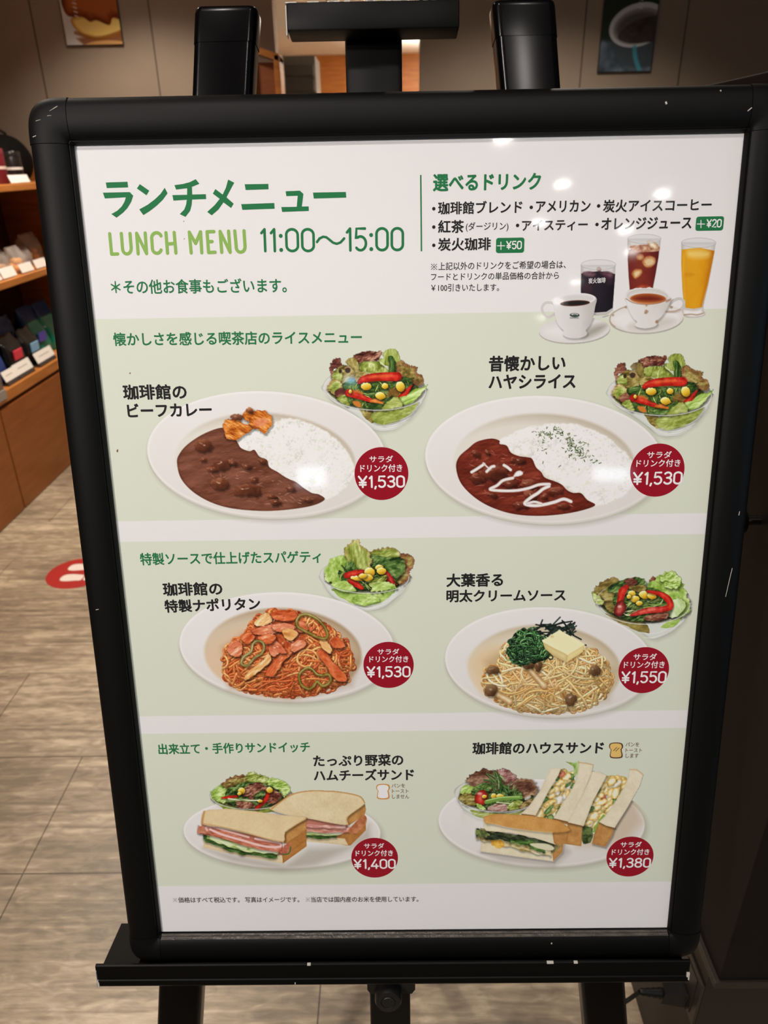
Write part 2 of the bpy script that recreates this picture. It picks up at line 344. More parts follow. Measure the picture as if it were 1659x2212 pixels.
# (distance in from the outer edge, height over the sheet)
FP = [(0, -.013), (0, .0035), (.0012, .0062), (.004, .0088), (.009, .0108), (.015, .0116), (.021, .0114), (.027, .0104), (.0315, .0086), (.0330, .0074), (.0336, .0056), (.0346, .0058), (.0358, .0036), (RW, .0016), (RW, .0014)]
def ring(wd, dz, grow=0.0):
    """corner contours: super-ellipses round the corner of the opening, so that the corner pieces are evenly domed"""
    out = []; K = RW - wd + grow; pw = 2 / 3.4
    for sx, sy, t0 in ((1, 1, 0), (-1, 1, 90), (-1, -1, 180), (1, -1, 270)):
        for k in range(NC):
            t = math.radians(t0 + k * 90 / (NC - 1)); c, s_ = math.cos(t), math.sin(t)
            out.append((sx * SW / 2 + sx * K * abs(c) ** pw, SH / 2 + sy * SH / 2 + sy * K * abs(s_) ** pw, dz))
    return out
NC = 17
M_FRAME = mat('black_anodised_frame', C8(8, 8, 7), 0.52, 0.18, bump=(1200, 0.02))
M_CORNER = mat('black_plastic_corner', C8(10, 10, 9), 0.55, 0.18, bump=(900, 0.04))
for k in range(4):
    vs = []; g = .0005
    for wd, dz in FP: vs += [bp(*q) for q in ring(min(wd, RW - .0004), dz + (g if dz > 0 else 0), g if wd < .002 else 0)[k * NC:k * NC + NC]]
    fs = [(j * NC + i, j * NC + i + 1, (j + 1) * NC + i + 1, (j + 1) * NC + i) for j in range(len(FP) - 1) for i in range(NC - 1)]
    fs += [tuple(j * NC for j in range(len(FP)))[::-1], tuple(j * NC + NC - 1 for j in range(len(FP)))]
    MB().add(vs, fs).build('corner_piece', M_CORNER, frame, 40)
def rail(p0, p1, inn, name):
    """p0,p1: ends of the rail along its outer edge; inn: inward direction"""
    vs = []
    for p in (p0, p1):
        for wd, dz in FP: vs.append(bp(p[0] + inn[0] * wd, p[1] + inn[1] * wd, dz))
    n = len(FP)
    return MB().add(vs, [(i, i + 1, n + i + 1, n + i) for i in range(n - 1)] + [tuple(range(n))[::-1], tuple(range(n, 2 * n))]).build(name, M_FRAME, frame, 30)
e = .0003
rails = [rail((-SW / 2 + e, SH + RW), (SW / 2 - e, SH + RW), (0, -1), 'top_rail'), rail((-SW / 2 + e, -RW), (SW / 2 - e, -RW), (0, 1), 'bottom_rail'),
         rail((-SW / 2 - RW, e), (-SW / 2 - RW, SH - e), (1, 0), 'side_rail'), rail((SW / 2 + RW, e), (SW / 2 + RW, SH - e), (-1, 0), 'side_rail')]
bbox(MB(), (-SW / 2 - RW + .012, -RW + .012, -.0125), (SW / 2 + RW - .012, SH + RW - .012, -.0012)).build('back_panel', M_PLASTIC, frame)
M_LIP = mat('sheen_grey_lip', C8(92, 86, 78), 0.28, 0.5, bump=(300, .3), noise=(60, C8(48, 44, 40), .8, (1, 6, 1)))  # pale grey colour stands in for the bright reflection on the lower bevel
MB().add([bp(-SW / 2 + .001, -.0004, .0032), bp(SW / 2 - .001, -.0004, .0032), bp(SW / 2 - .001, -.0032, .0080), bp(-SW / 2 + .001, -.0032, .0080), bp(-SW / 2 + .001, -.0038, .0083), bp(SW / 2 - .001, -.0038, .0083)], [(0, 1, 2, 3), (3, 2, 5, 4)]).build('inner_lip', M_LIP, rails[1])
# scuffs through the black finish
for x, y, dx, dy, a in ((.2165, SH + .0215, .0014, .0022, .5), (.287, SH + .0155, .0008, .0042, -.9), (.156, -.0106, .0014, .0018, 0), (.262, SH + .0305, .0010, .0012, .4), (-.3135, .4, .0006, .003, -1.4),
                     (-.312, SH + .018, .0004, .007, -1.35), (-.300, SH + .026, .0005, .010, -1.1), (-.303, SH + .021, .0004, .004, -1.5), (-.317, SH + .006, .0006, .006, -1.2), (.315, .49, .0005, .004, -.1), (.312, .42, .0004, .030, -.12)):
    i = 0 if (y > SH and x > -SW / 2) else 1 if y < 0 else 2 if x < 0 else 3
    par = rails[i]; wd = (SH + RW - y) if y > SH else (y + RW) if y < 0 else (SW / 2 + RW - abs(x))
    if x < -SW / 2 and y > SH: K = RW; wd = K - ((K - (SW / 2 + RW - abs(x))) ** 1.0 * 0 + ((abs(x) - SW / 2) ** 3.4 + (y - SH) ** 3.4) ** (1 / 3.4)); wd = max(wd, 0)
    zz = float(np.interp(wd, [q[0] for q in FP[1:]], [q[1] for q in FP[1:]])) + .0004
    M = BOARD @ Matrix.Translation((x, y, zz)) @ Matrix.Rotation(a, 4, 'Z')
    MB().box((-dx / 2, -dy / 2, -.0006), (dx / 2, dy / 2, .0002), .00015, M, 1).build('scuff', M_CHIP, par)
# ------------------------------------------------------------------ how the sheet is printed
# places on the sheet were measured on a frontal grid whose points look(x, y) finds again on the sheet's plane
def look(x, y, off=0.0):
    x = np.asarray(x, float); y = np.asarray(y, float)
    d = CAM_F + ((x - 829.5) / FPX)[..., None] * CAM_R - ((y - 1106.0) / FPX)[..., None] * CAM_U
    q = BO + BN * off - CAM_LOC
    s = (q @ BN) / (d @ BN)
    return CAM_LOC + s[..., None] * d
def sheet(x, y):
    """-> metres across and up on the sheet"""
    p = look(x, y) - BO
    return np.stack([p @ BX, p @ BU], -1)
PAPER = np.array([231, 220, 214]) / 255.0
def ALB(c):
    """ink colour as it shows under the shop's light -> reflectance (paper white = 0.86)"""
    return np.clip(srgb(c) / srgb(PAPER) * 0.86, 0.004, 0.95)
def ink_mat(name, c255=None):
    M = bpy.data.materials.new(name); M.use_nodes = True; nt = M.node_tree; b = nt.nodes['Principled BSDF']
    if c255 is None:
        a = nt.nodes.new('ShaderNodeAttribute'); a.attribute_name = 'ink'; nt.links.new(a.outputs['Color'], b.inputs['Base Color'])
    else:
        b.inputs['Base Color'].default_value = tuple(ALB(np.array(c255) / 255.0)) + (1,)
    b.inputs['Roughness'].default_value = 0.55; b.inputs['Specular IOR Level'].default_value = 0.1
    b.inputs['Coat Weight'].default_value = 1.0; b.inputs['Coat Roughness'].default_value = 0.05; b.inputs['Coat IOR'].default_value = 1.45
    tc = nt.nodes.new('ShaderNodeTexCoord'); n = nt.nodes.new('ShaderNodeTexNoise'); n.inputs['Scale'].default_value = 26; n.inputs['Detail'].default_value = 2
    gm = nt.nodes.new('ShaderNodeNewGeometry')
    bpn = nt.nodes.new('ShaderNodeBump'); bpn.inputs['Strength'].default_value = 0.06; bpn.inputs['Distance'].default_value = 0.001
    nt.links.new(gm.outputs['Position'], n.inputs['Vector']); nt.links.new(n.outputs[0], bpn.inputs['Height']); nt.links.new(bpn.outputs[0], b.inputs['Coat Normal'])
    return M
M_INK = ink_mat('printed_picture_ink')
# ---- noise, curves
def _h(ix, iy, s):
    n = (ix.astype(np.int64) * 374761393 + iy.astype(np.int64) * 668265263 + s * 974634777) & 0x7fffffff
    n = ((n ^ (n >> 13)) * 1274126177) & 0x7fffffff
    return ((n ^ (n >> 16)) & 0xffff) / 65535.0
def vn(x, y, s=0):
    ix = np.floor(x); iy = np.floor(y); fx = x - ix; fy = y - iy
    fx = fx * fx * (3 - 2 * fx); fy = fy * fy * (3 - 2 * fy)
    a = _h(ix, iy, s); b = _h(ix + 1, iy, s); c = _h(ix, iy + 1, s); d = _h(ix + 1, iy + 1, s)
    return (a * (1 - fx) + b * fx) * (1 - fy) + (c * (1 - fx) + d * fx) * fy
def fbm(x, y, sc, s=0, oc=4, ang=0, st=1.0):
    c, n = math.cos(math.radians(ang)), math.sin(math.radians(ang))
    u = (x * c + y * n) / sc / st; v = (-x * n + y * c) / sc
    t = 0; a = .5; m = 0
    for k in range(oc):
        t = t + a * vn(u, v, s + k * 17); m += a; u = u * 2.03 + 5.2; v = v * 2.03 + 1.7; a *= .5
    return t / m
def spline(pts, closed=True, n=6):
    p = np.array(pts, float); N = len(p); out = []
    rng_ = range(N) if closed else range(N - 1)
    for i in rng_:
        if closed: a, b, c, d = p[(i - 1) % N], p[i], p[(i + 1) % N], p[(i + 2) % N]
        else: a, b, c, d = p[max(i - 1, 0)], p[i], p[i + 1], p[min(i + 2, N - 1)]
        for k in range(n):
            t = k / n; out.append(.5 * (2 * b + (c - a) * t + (2 * a - 5 * b + 4 * c - d) * t * t + (3 * b - a - 3 * c + d) * t ** 3))
    if not closed: out.append(p[-1])
    return np.array(out)
def ell(cx, cy, rx, ry, rot=0, n=72, a0=0, a1=360):
    t = np.radians(np.linspace(a0, a1, n, endpoint=(a1 - a0) < 360)); c, s = math.cos(math.radians(rot)), math.sin(math.radians(rot))
    x = rx * np.cos(t); y = ry * np.sin(t)
    return np.stack([cx + x * c - y * s, cy + x * s + y * c], -1)
def rag(pts, amp, freq, seed=0, n=10):
    """closed outline with a ragged, frilly edge"""
    p = spline(pts, True, n); r = random.Random(seed); N = len(p)
    d = np.roll(p, -1, 0) - np.roll(p, 1, 0); L = np.hypot(d[:, 0], d[:, 1]) + 1e-6; nx = d[:, 1] / L; ny = -d[:, 0] / L
    k = np.arange(N); ph = r.random() * 9
    w_ = vn(k * freq + ph, k * 0.0 + seed, seed) + .6 * vn(k * freq * 2.3 + ph, k * 0.0 + seed, seed + 5) - .8
    return p + np.stack([nx, ny], -1) * (w_ * amp * 2)[:, None]
def ramp(t, stops):
    t = np.asarray(t); xs = [s[0] for s in stops]
    return np.stack([np.interp(t, xs, [s[1][k] / 255.0 for s in stops]) for k in range(3)], -1)
def blur(a, r):
    k = np.exp(-.5 * (np.arange(-int(3 * r), int(3 * r) + 1) / r) ** 2); k /= k.sum(); h = len(k) // 2
    for ax in (0, 1):
        pad = [(0, 0)] * a.ndim; pad[ax] = (h, h); b = np.pad(a, pad, mode='edge'); o = 0
        n = a.shape[ax]
        for i, w_ in enumerate(k):
            sl = [slice(None)] * a.ndim; sl[ax] = slice(i, i + n); o = o + w_ * b[tuple(sl)]
        a = o
    return a
def bands_at(x, y):
    p = sheet(x, y)[..., 1]
    g = np.zeros_like(p)
    for lo, hi in BANDS: g = np.maximum(g, ((p > lo) & (p < hi)).astype(float))
    return g
GREEN = np.array([216, 213, 192]) / 255.0
def _v(pts): return float(np.mean([sheet(*q)[1] for q in pts]))
BANDS = [(_v([(253, 1124), (1530, 1110)]), _v([(205, 687.5), (1565, 669)])),
         (_v([(305, 1545), (1488, 1536)]), _v([(258, 1169), (1521, 1155)])),
         (_v([(345, 1912), (1452, 1906)]), _v([(308, 1583.6), (1480, 1574)]))]
PIECES = {'corn', 'red_pepper', 'green_pepper', 'bacon', 'onion', 'mushroom', 'beef_chunk', 'beef_slice', 'cream', 'tomato', 'red_pickles', 'red_lettuce', 'sandwich_half', 'sandwich_piece'}
def pieces(m_, least=25):
    """the separate islands of a mask; crumbs go with the largest"""
    I, J = np.nonzero(m_)
    if len(I) == 0: return []
    w_ = (slice(I.min(), I.max() + 1), slice(J.min(), J.max() + 1)); q = m_[w_]
    a = np.where(q, np.arange(1, q.size + 1).reshape(q.shape), 0)
    while True:
        b = np.pad(a, 1); n = np.where(q, np.maximum.reduce([b[1:-1, 1:-1], b[:-2, 1:-1], b[2:, 1:-1], b[1:-1, :-2], b[1:-1, 2:]]), 0)
        if (n == a).all(): break
        a = n
    ids, cnt = np.unique(a[a > 0], return_counts=True); o = np.argsort(-cnt); out = []
    for r, k in enumerate(o):
        if r == 0: first = np.zeros_like(m_); first[w_] = a == ids[k]; out.append(first)
        elif cnt[k] >= least: t = np.zeros_like(m_); t[w_] = a == ids[k]; out.append(t)
        else: break
    return out
class Pic:
    """a printed photograph, painted sample by sample, then cut by subject into flat meshes on the sheet"""
    def __init__(s, x0, y0, x1, y1, back=None):
        s.ox, s.oy = x0, y0; s.w, s.h = x1 - x0, y1 - y0
        s.X, s.Y = np.meshgrid(np.arange(x0, x1) + .0, np.arange(y0, y1) + .0)
        if back is None:
            g = blur(bands_at(s.X, s.Y), .7)[..., None]; s.c = PAPER * (1 - g) + GREEN * g
        else: s.c = np.ones((s.h, s.w, 3)) * (np.array(back) / 255.0)
        s.lab = np.zeros((s.h, s.w), int); s.names = []; s.zr()
        s.t = (0, 0, 1)
    def at(s, ox, oy, sc): s.t = (ox, oy, sc); return s
    def P(s, pts): p = np.array(pts, float); return p / s.t[2] + np.array(s.t[:2])
    def L(s, name):
        if name not in s.names: s.names.append(name)
        return s.names.index(name) + 1
    def win(s, p, pad):
        x0 = max(int(p[:, 0].min() - pad) - s.ox, 0); x1 = min(int(p[:, 0].max() + pad) + 2 - s.ox, s.w)
        y0 = max(int(p[:, 1].min() - pad) - s.oy, 0); y1 = min(int(p[:, 1].max() + pad) + 2 - s.oy, s.h)
        return slice(y0, max(y1, y0)), slice(x0, max(x1, x0))
    def sd(s, p, W):
        x = s.X[W]; y = s.Y[W]; d = np.full(x.shape, 1e9); ins = np.zeros(x.shape, bool)
        for a, b in zip(p, np.roll(p, -1, 0)):
            e = b - a; L2 = e @ e + 1e-9; px = x - a[0]; py = y - a[1]
            t = np.clip((px * e[0] + py * e[1]) / L2, 0, 1)
            d = np.minimum(d, (px - e[0] * t) ** 2 + (py - e[1] * t) ** 2)
            if a[1] != b[1]:
                c = ((a[1] <= y) & (b[1] > y)) | ((b[1] <= y) & (a[1] > y))
                ins ^= c & (x < a[0] + (y - a[1]) * e[0] / (e[1] if e[1] else 1e-9))
        return np.where(ins, 1, -1) * np.sqrt(d)
    def fill(s, pts, col, name=None, soft=.8, alpha=1.0, shadow=0, sh_off=(2, 3), raw=False):
        """pts in the current measuring frame; col: a colour, or f(x, y, depth inside) -> colours"""
        p = np.array(pts, float) if raw else s.P(pts)
        W = s.win(p, 12 + soft * 2); D = s.sd(p, W)
        if D.size == 0: return s
        if shadow:
            D2 = s.sd(p + np.array(sh_off), W); a = np.clip(1 + D2 / (4 + shadow * 4), 0, 1) ** 2 * shadow
            s.c[W] *= (1 - a * (D < 0))[..., None]
        a = np.clip(D / soft + .5, 0, 1) * alpha
        cc = col(s.X[W], s.Y[W], D) if callable(col) else np.array(col) / 255.0
        s.c[W] = s.c[W] * (1 - a[..., None]) + cc * a[..., None]
        if name: s.lab[W] = np.where(D > -.3, s.L(name), s.lab[W])
        return s
    def line(s, pts, width, col, name=None, alpha=1.0, smooth=True, soft=.8, taper=None):
        p = s.P(pts); p = spline(p, False, 8) if smooth and len(p) > 2 else p
        W = s.win(p, width + 4); x = s.X[W]; y = s.Y[W]; best = np.full(x.shape, 1e9); N = len(p)
        if x.size == 0: return s
        for i in range(N - 1):
            a = p[i]; e = p[i + 1] - a; L2 = e @ e + 1e-9; px = x - a[0]; py = y - a[1]
            t = np.clip((px * e[0] + py * e[1]) / L2, 0, 1); r = width / 2 / s.t[2]
            if taper: r = r * np.interp((i + t) / (N - 1), [0, .5, 1], taper)
            best = np.minimum(best, np.hypot(px - e[0] * t, py - e[1] * t) - r)
        a = np.clip(.5 - best / soft, 0, 1) * alpha
        cc = col(x, y, -best) if callable(col) else np.array(col) / 255.0
        s.c[W] = s.c[W] * (1 - a[..., None]) + cc * a[..., None]
        if name: s.lab[W] = np.where(best < .3, s.L(name), s.lab[W])
        return s
    def shade(s, pts, amount, soft, name=None, col=(0, 0, 0)):
        """soft-edged tint"""
        p = s.P(pts); W = s.win(p, soft * 2.5); D = s.sd(p, W); a = np.clip(.5 + D / soft / 2, 0, 1); a = a * a * (3 - 2 * a) * amount
        s.c[W] = s.c[W] * (1 - a[..., None]) + np.array(col) / 255.0 * a[..., None]
        if name: s.lab[W] = np.where((a > .03) & (s.lab[W] == 0), s.L(name), s.lab[W])
        return s
    # ---- little rounded bodies piled on each other
    def zr(s):
        s.z = np.full(s.h * s.w, -1e9); s.n = np.zeros((s.h * s.w, 2)); s.k = np.zeros((s.h * s.w, 3)); return s
    def body(s, pts, r, z0, col, step=.7, flat=1.0, zslope=0):
        """pts in samples: a strand of radius r"""
        p = np.array(pts, float); seg = np.hypot(*np.diff(p, axis=0).T); cum = np.concatenate([[0], np.cumsum(seg)])
        N = max(int(cum[-1] / step), 1) + 1; t = np.linspace(0, cum[-1], N)
        cx = np.interp(t, cum, p[:, 0]) - s.ox; cy = np.interp(t, cum, p[:, 1]) - s.oy
        zz = z0 + (zslope * (t / max(cum[-1], 1e-6)) if np.isscalar(zslope) else np.interp(t / max(cum[-1], 1e-6), np.linspace(0, 1, len(zslope)), zslope))
        R = int(math.ceil(r)) + 1; g = np.arange(-R, R + 1); gx, gy = np.meshgrid(g, g); gx = gx.ravel(); gy = gy.ravel()
        ix = np.round(cx)[:, None].astype(int) + gx; iy = np.round(cy)[:, None].astype(int) + gy
        dx = ix - cx[:, None]; dy = iy - cy[:, None]; q = 1 - (dx * dx + dy * dy) / (r * r)
        ok = (q > 0) & (ix >= 0) & (iy >= 0) & (ix < s.w) & (iy < s.h)
        zv = (zz[:, None] + np.sqrt(np.maximum(q, 0)) * r * flat)[ok]; idx = (iy * s.w + ix)[ok]
        nx = (dx / r)[ok]; ny = (dy / r)[ok]
        o = np.argsort(zv, kind='stable'); idx = idx[o]; zv = zv[o]; nx = nx[o]; ny = ny[o]
        up = zv > s.z[idx]; idx = idx[up]
        s.z[idx] = zv[up]; s.n[idx, 0] = nx[up]; s.n[idx, 1] = ny[up]; s.k[idx] = np.array(col) / 255.0
        return s
    def lay(s, name, ambient=.55, diff=.6, spec=.35, power=18, ao=.05, aor=3.0, L=(-.35, -.62, .70), clip=None, tint=None):
        """light the pile and lay it into the picture"""
        z = s.z.reshape(s.h, s.w); m_ = z > -1e8
        zz = np.where(m_, z, np.percentile(z[m_], 3))
        n = s.n.reshape(s.h, s.w, 2); nz = np.sqrt(np.clip(1 - (n ** 2).sum(-1), .02, 1)); L = np.array(L) / np.linalg.norm(L)
        lam = np.clip(n[..., 0] * L[0] + n[..., 1] * L[1] + nz * L[2], 0, 1)
        Hv = L + np.array([0, 0, 1]); Hv /= np.linalg.norm(Hv)
        sp = np.clip(n[..., 0] * Hv[0] + n[..., 1] * Hv[1] + nz * Hv[2], 0, 1) ** power
        occ = np.clip(1 + (zz - blur(zz, aor)) * ao, .25, 1.15) * np.clip(1 + (zz - blur(zz, aor * 3)) * ao * .5, .45, 1.1)
        k = s.k.reshape(s.h, s.w, 3) * (ambient + diff * lam)[..., None] * np.stack([occ ** q for q in (tint or (1, 1, 1))], -1) + spec * sp[..., None] * np.array([1, .96, .88]) * np.clip(occ, 0, 1)[..., None]
        k = np.where(m_[..., None], k, s.c)
        if clip is not None:
            W = s.win(s.P(clip), 3); D = np.full(z.shape, -1e3); D[W] = s.sd(s.P(clip), W); m_ = m_ & (D > 0)
        a = blur(m_.astype(float), .55)[..., None] * (m_[..., None] * .35 + .65)
        s.c = s.c * (1 - a) + np.clip(k, 0, 1) * a
        s.lab[m_] = s.L(name); return s.zr()
    def build(s, parent, zoff, main, labels=None, only=None):
        c = np.clip(s.c, 0, 1); col = ALB(c); col = np.concatenate([col, np.ones(col.shape[:2] + (1,))], -1)
        fl = s.lab[:-1, :-1].copy()
        fl = np.where(fl == 0, np.maximum.reduce([s.lab[1:, :-1], s.lab[:-1, 1:], s.lab[1:, 1:]]), fl)
        P3 = s.place(s.X, s.Y, zoff) if hasattr(s, 'place') else look(s.X, s.Y, zoff)
        for nm in s.names:                              # crumbs too small to be pieces stay with the dish itself
            if nm in PIECES and nm != main and (only is None or nm in only):
                k = fl == s.L(nm); keep = np.zeros_like(k)
                for q in pieces(k): keep |= q
                fl[k & ~keep] = s.L(main)
        order = [main] + [q for q in s.names if q != main and (only is None or q in only)]; top = None
        for nm in order:
          k = s.L(nm)
          for piece in (pieces(fl == k) if nm in PIECES else [fl == k]):
            I, J = np.nonzero(piece)
            if len(I) == 0: continue
            q = np.stack([I * s.w + J, (I + 1) * s.w + J, (I + 1) * s.w + J + 1, I * s.w + J + 1], -1)
            used, inv = np.unique(q, return_inverse=True); q = inv.reshape(-1, 4)
            par = parent if top is None else top
            v = P3.reshape(-1, 3)[used] - base_of(par)
            me = bpy.data.meshes.new(nm); me.vertices.add(len(used)); me.vertices.foreach_set('co', v.astype(np.float32).ravel())
            me.loops.add(q.size); me.loops.foreach_set('vertex_index', q.astype(np.int32).ravel())
            me.polygons.add(len(q)); me.polygons.foreach_set('loop_start', (np.arange(len(q)) * 4).astype(np.int32))
            me.update(calc_edges=True)
            at = me.color_attributes.new('ink', 'FLOAT_COLOR', 'POINT'); at.data.foreach_set('color', col.reshape(-1, 4)[used].astype(np.float32).ravel())
            o = link(nm.split('#')[0], me, s.mat if hasattr(s, 'mat') else M_INK, par)
            if labels and nm in labels: o['label'] = labels[nm]
            if top is None: top = o
        return top
# ------------------------------------------------------------------ the sheet itself, its bands and its lettering
poster = empty('menu_poster', tuple(bp(0, 0, 0)), 'glossy printed lunch menu sheet with green bands and food photos, inside the black frame', 'poster')
M_PAPER = ink_mat('white_sheet', (231, 220, 214)); M_BAND = ink_mat('pale_green_band', (216, 213, 192))
bbox(MB(), (-SW / 2 - .0005, -.0005, -.0006), (SW / 2 + .0005, SH + .0005, 0)).build('paper_sheet', M_PAPER, poster)
for lo, hi in BANDS:
    MB().add([bp(-SW / 2 - .0004, lo, 4e-5), bp(SW / 2 + .0004, lo, 4e-5), bp(SW / 2 + .0004, hi, 4e-5), bp(-SW / 2 - .0004, hi, 4e-5)], [(0, 1, 2, 3)]).build('green_band', M_BAND, poster)
I_GREEN = ink_mat('dark_green_ink', (38, 112, 66)); I_LIME = ink_mat('lime_green_ink', (139, 172, 84)); I_BLACK = ink_mat('black_ink', (38, 35, 34)); I_GREY = ink_mat('grey_ink', (62, 56, 52))
I_RED = ink_mat('crimson_ink', (150, 18, 34)); I_WHITE = ink_mat('white_ink', (236, 226, 220)); I_BROWN = ink_mat('brown_ink', (96, 66, 46)); I_ORANGE = ink_mat('orange_ink', (206, 140, 66)); I_TOAST = ink_mat('toast_yellow_ink', (228, 184, 104))
_cache = {}
def glyphs(body):
    """outline of a line of letters in the builtin typeface, scaled to a unit box"""
    if body in _cache: return _cache[body]
    c = bpy.data.curves.new('line', 'FONT'); c.body = body; c.resolution_u = 3
    o = bpy.data.objects.new('line', c); COL.objects.link(o)
    bpy.context.view_layer.update()
    me = o.evaluated_get(bpy.context.evaluated_depsgraph_get()).to_mesh()
    v = np.zeros(len(me.vertices) * 3); me.vertices.foreach_get('co', v); v = v.reshape(-1, 3)[:, :2]
    f = [tuple(p.vertices) for p in me.polygons]
    o.to_mesh_clear(); bpy.data.objects.remove(o); bpy.data.curves.remove(c)
    _cache[body] = (v, f); return _cache[body]
class Ink(MB):
    """flat lettering on the sheet, in sheet metres"""
    def __init__(s, z): super().__init__(); s.zz = z          # every added shape lies a hair above the last one
    def put(s, xy, f):
        xy = np.asarray(xy); s.zz += 1e-6; P = BO + xy[:, :1] * BX + xy[:, 1:] * BU + BN * s.zz
        k = len(s.v); s.v += [tuple(p) for p in P]
        for q in f:
            a = xy[list(q)]; b = np.roll(a, -1, 0); up = (a[:, 0] * b[:, 1] - a[:, 1] * b[:, 0]).sum() > 0
            s.f.append(tuple(i + k for i in (q if up else q[::-1])))
        return s
    def text(s, body, x0, y0, x1, y1, h, bold=.016, italic=0):
        """a line whose ink runs from (x0, y0) to (x1, y1) along its bottom and is h tall"""
        v, f = glyphs(body); lo = v.min(0); hi = v.max(0); u = (v - lo) / (hi - lo)
        a = sheet(x0, y0); b = sheet(x1, y1); H = np.linalg.norm(sheet(x0, y0 - h) - a); W = np.linalg.norm(b - a)
        d = (b - a) / W; n = np.array([-d[1], d[0]])
        em = H / (hi - lo)[1] * bold
        W2 = W - 2 * em; H2 = H - 2 * em; a = a + d * em + n * em
        xy = a + d * (u[:, :1] * W2) + n * (u[:, 1:] * H2)
        offs = [(0, 0)] if bold == 0 else [(math.cos(t), math.sin(t)) for t in np.radians(np.arange(0, 360, 45))]
        for p, q in offs: s.put(xy + np.array([p, q]) * em, f)
        return s
    def poly(s, pts):
        p = sheet(*np.array(pts, float).T); bm = bmesh.new(); vs = [bm.verts.new((x, y, 0)) for x, y in p]
        fc = bm.faces.new(vs); r = bmesh.ops.triangulate(bm, faces=[fc]); bm.verts.index_update()
        fs = [tuple(v.index for v in g.verts) for g in bm.faces]; co = np.array([v.co[:2] for v in bm.verts]); bm.free()
        return s.put(co, fs)
    def stroke(s, pts, wd, caps=True, raw=False):
        """pen stroke of even width (metres) through places on the sheet"""
        p = np.array(pts, float) if raw else sheet(*np.array(pts, float).T)
        n = len(p); t = np.gradient(p, axis=0); t /= np.linalg.norm(t, axis=1)[:, None] + 1e-12; nn = np.stack([-t[:, 1], t[:, 0]], -1) * wd / 2
        v = np.concatenate([p + nn, p - nn]); f = [(i, n + i, n + i + 1, i + 1) for i in range(n - 1)]
        s.put(v, f)
        if caps:
            for c in (p[0], p[-1]):
                a = np.linspace(0, 2 * math.pi, 16, endpoint=False); s.put(c + np.stack([np.cos(a), np.sin(a)], -1) * wd / 2, [tuple(range(16))])
        return s
    def kome(s, x, y, w_):
        """the reference mark: a cross of two strokes and four dots"""
        for a, b in (((-1, -1), (1, 1)), ((-1, 1), (1, -1))): s.stroke([(x + a[0] * w_ * .42, y + a[1] * w_ * .42), (x + b[0] * w_ * .42, y + b[1] * w_ * .42)], w_ * 3.2e-5, False)
        for a, b in ((-1, 0), (1, 0), (0, -1), (0, 1)): s.disc(x + a * w_ * .36, y + b * w_ * .36, w_ * 3.0e-5)
        return s
    def disc(s, x, y, r):
        c = sheet(x, y); a = np.linspace(0, 2 * math.pi, 72, endpoint=False)
        return s.put(c + np.stack([np.cos(a), np.sin(a)], -1) * r, [tuple(range(72))])
    def rrect(s, x0, y0, x1, y1, r):
        a = sheet(x0, y1); b = sheet(x1, y0); pts = []
        for cx, cy, t0 in ((b[0] - r, b[1] - r, 0), (a[0] + r, b[1] - r, 90), (a[0] + r, a[1] + r, 180), (b[0] - r, a[1] + r, 270)):
            for k in range(7):
                t = math.radians(t0 + 15 * k); pts.append((cx + r * math.cos(t), cy + r * math.sin(t)))
        return s.put(np.array(pts), [tuple(range(len(pts)))])
    def digits(s, body, x0, y0, x1, y1, h, wd):
        """rounded condensed figures drawn with one pen"""
        A = {'g': lambda cx, cy, rx, ry, a0, a1: [(cx + rx * math.cos(math.radians(t)), cy + ry * math.sin(math.radians(t))) for t in np.linspace(a0, a1, 17)]}['g']
        oval = A(.25, .75, .25, .25, 0, 180) + A(.25, .25, .25, .25, 180, 360) + [(.5, .75)]
        G = {'0': (.5, [oval]), '1': (.23, [[(.05, .83), (.19, 1), (.19, 0)]]),
             '2': (.48, [A(.24, .76, .24, .24, 165, -30) + [(.0, 0), (.48, 0)]]),
             '3': (.48, [A(.235, .765, .22, .235, 150, -90) + [(.18, .53)], [(.18, .53)] + A(.235, .265, .245, .265, 90, -150)]),
             '4': (.54, [[(.34, 1), (0, .24), (.54, .24)], [(.40, .46), (.40, 0)]]),
             '5': (.48, [[(.44, 1), (.06, 1), (.03, .53)] + A(.235, .32, .245, .32, 125, -140)]),
             '8': (.5, [A(.25, .77, .215, .23, -90, 270), A(.25, .27, .25, .27, 90, 450)]),
             ',': (.06, [[(.06, .04), (.01, -.14)]]), ':': (.10, [[(.05, .70), (.051, .70)], [(.05, .05), (.051, .05)]]),
             '\u00a5': (.54, [[(0, 1), (.27, .52), (.54, 1)], [(.27, .52), (.27, 0)], [(.05, .44), (.49, .44)], [(.05, .22), (.49, .22)]]),
             '+': (.62, [[(0, .45), (.62, .45)], [(.31, .14), (.31, .76)]]), '~': (.98, [[(.0 + .98 * k / 24, .46 - .2 * math.sin(2 * math.pi * k / 24) * -1) for k in range(25)]])}
        a = sheet(x0, y0); b = sheet(x1, y1); H = np.linalg.norm(sheet(x0, y0 - h) - a); W = np.linalg.norm(b - a); d = (b - a) / W; n = np.array([-d[1], d[0]])
        gap = .19; tot = sum(G[c][0] for c in body) + gap * (len(body) - 1); hh = H - wd; k = (W - wd) / tot; x = wd / 2
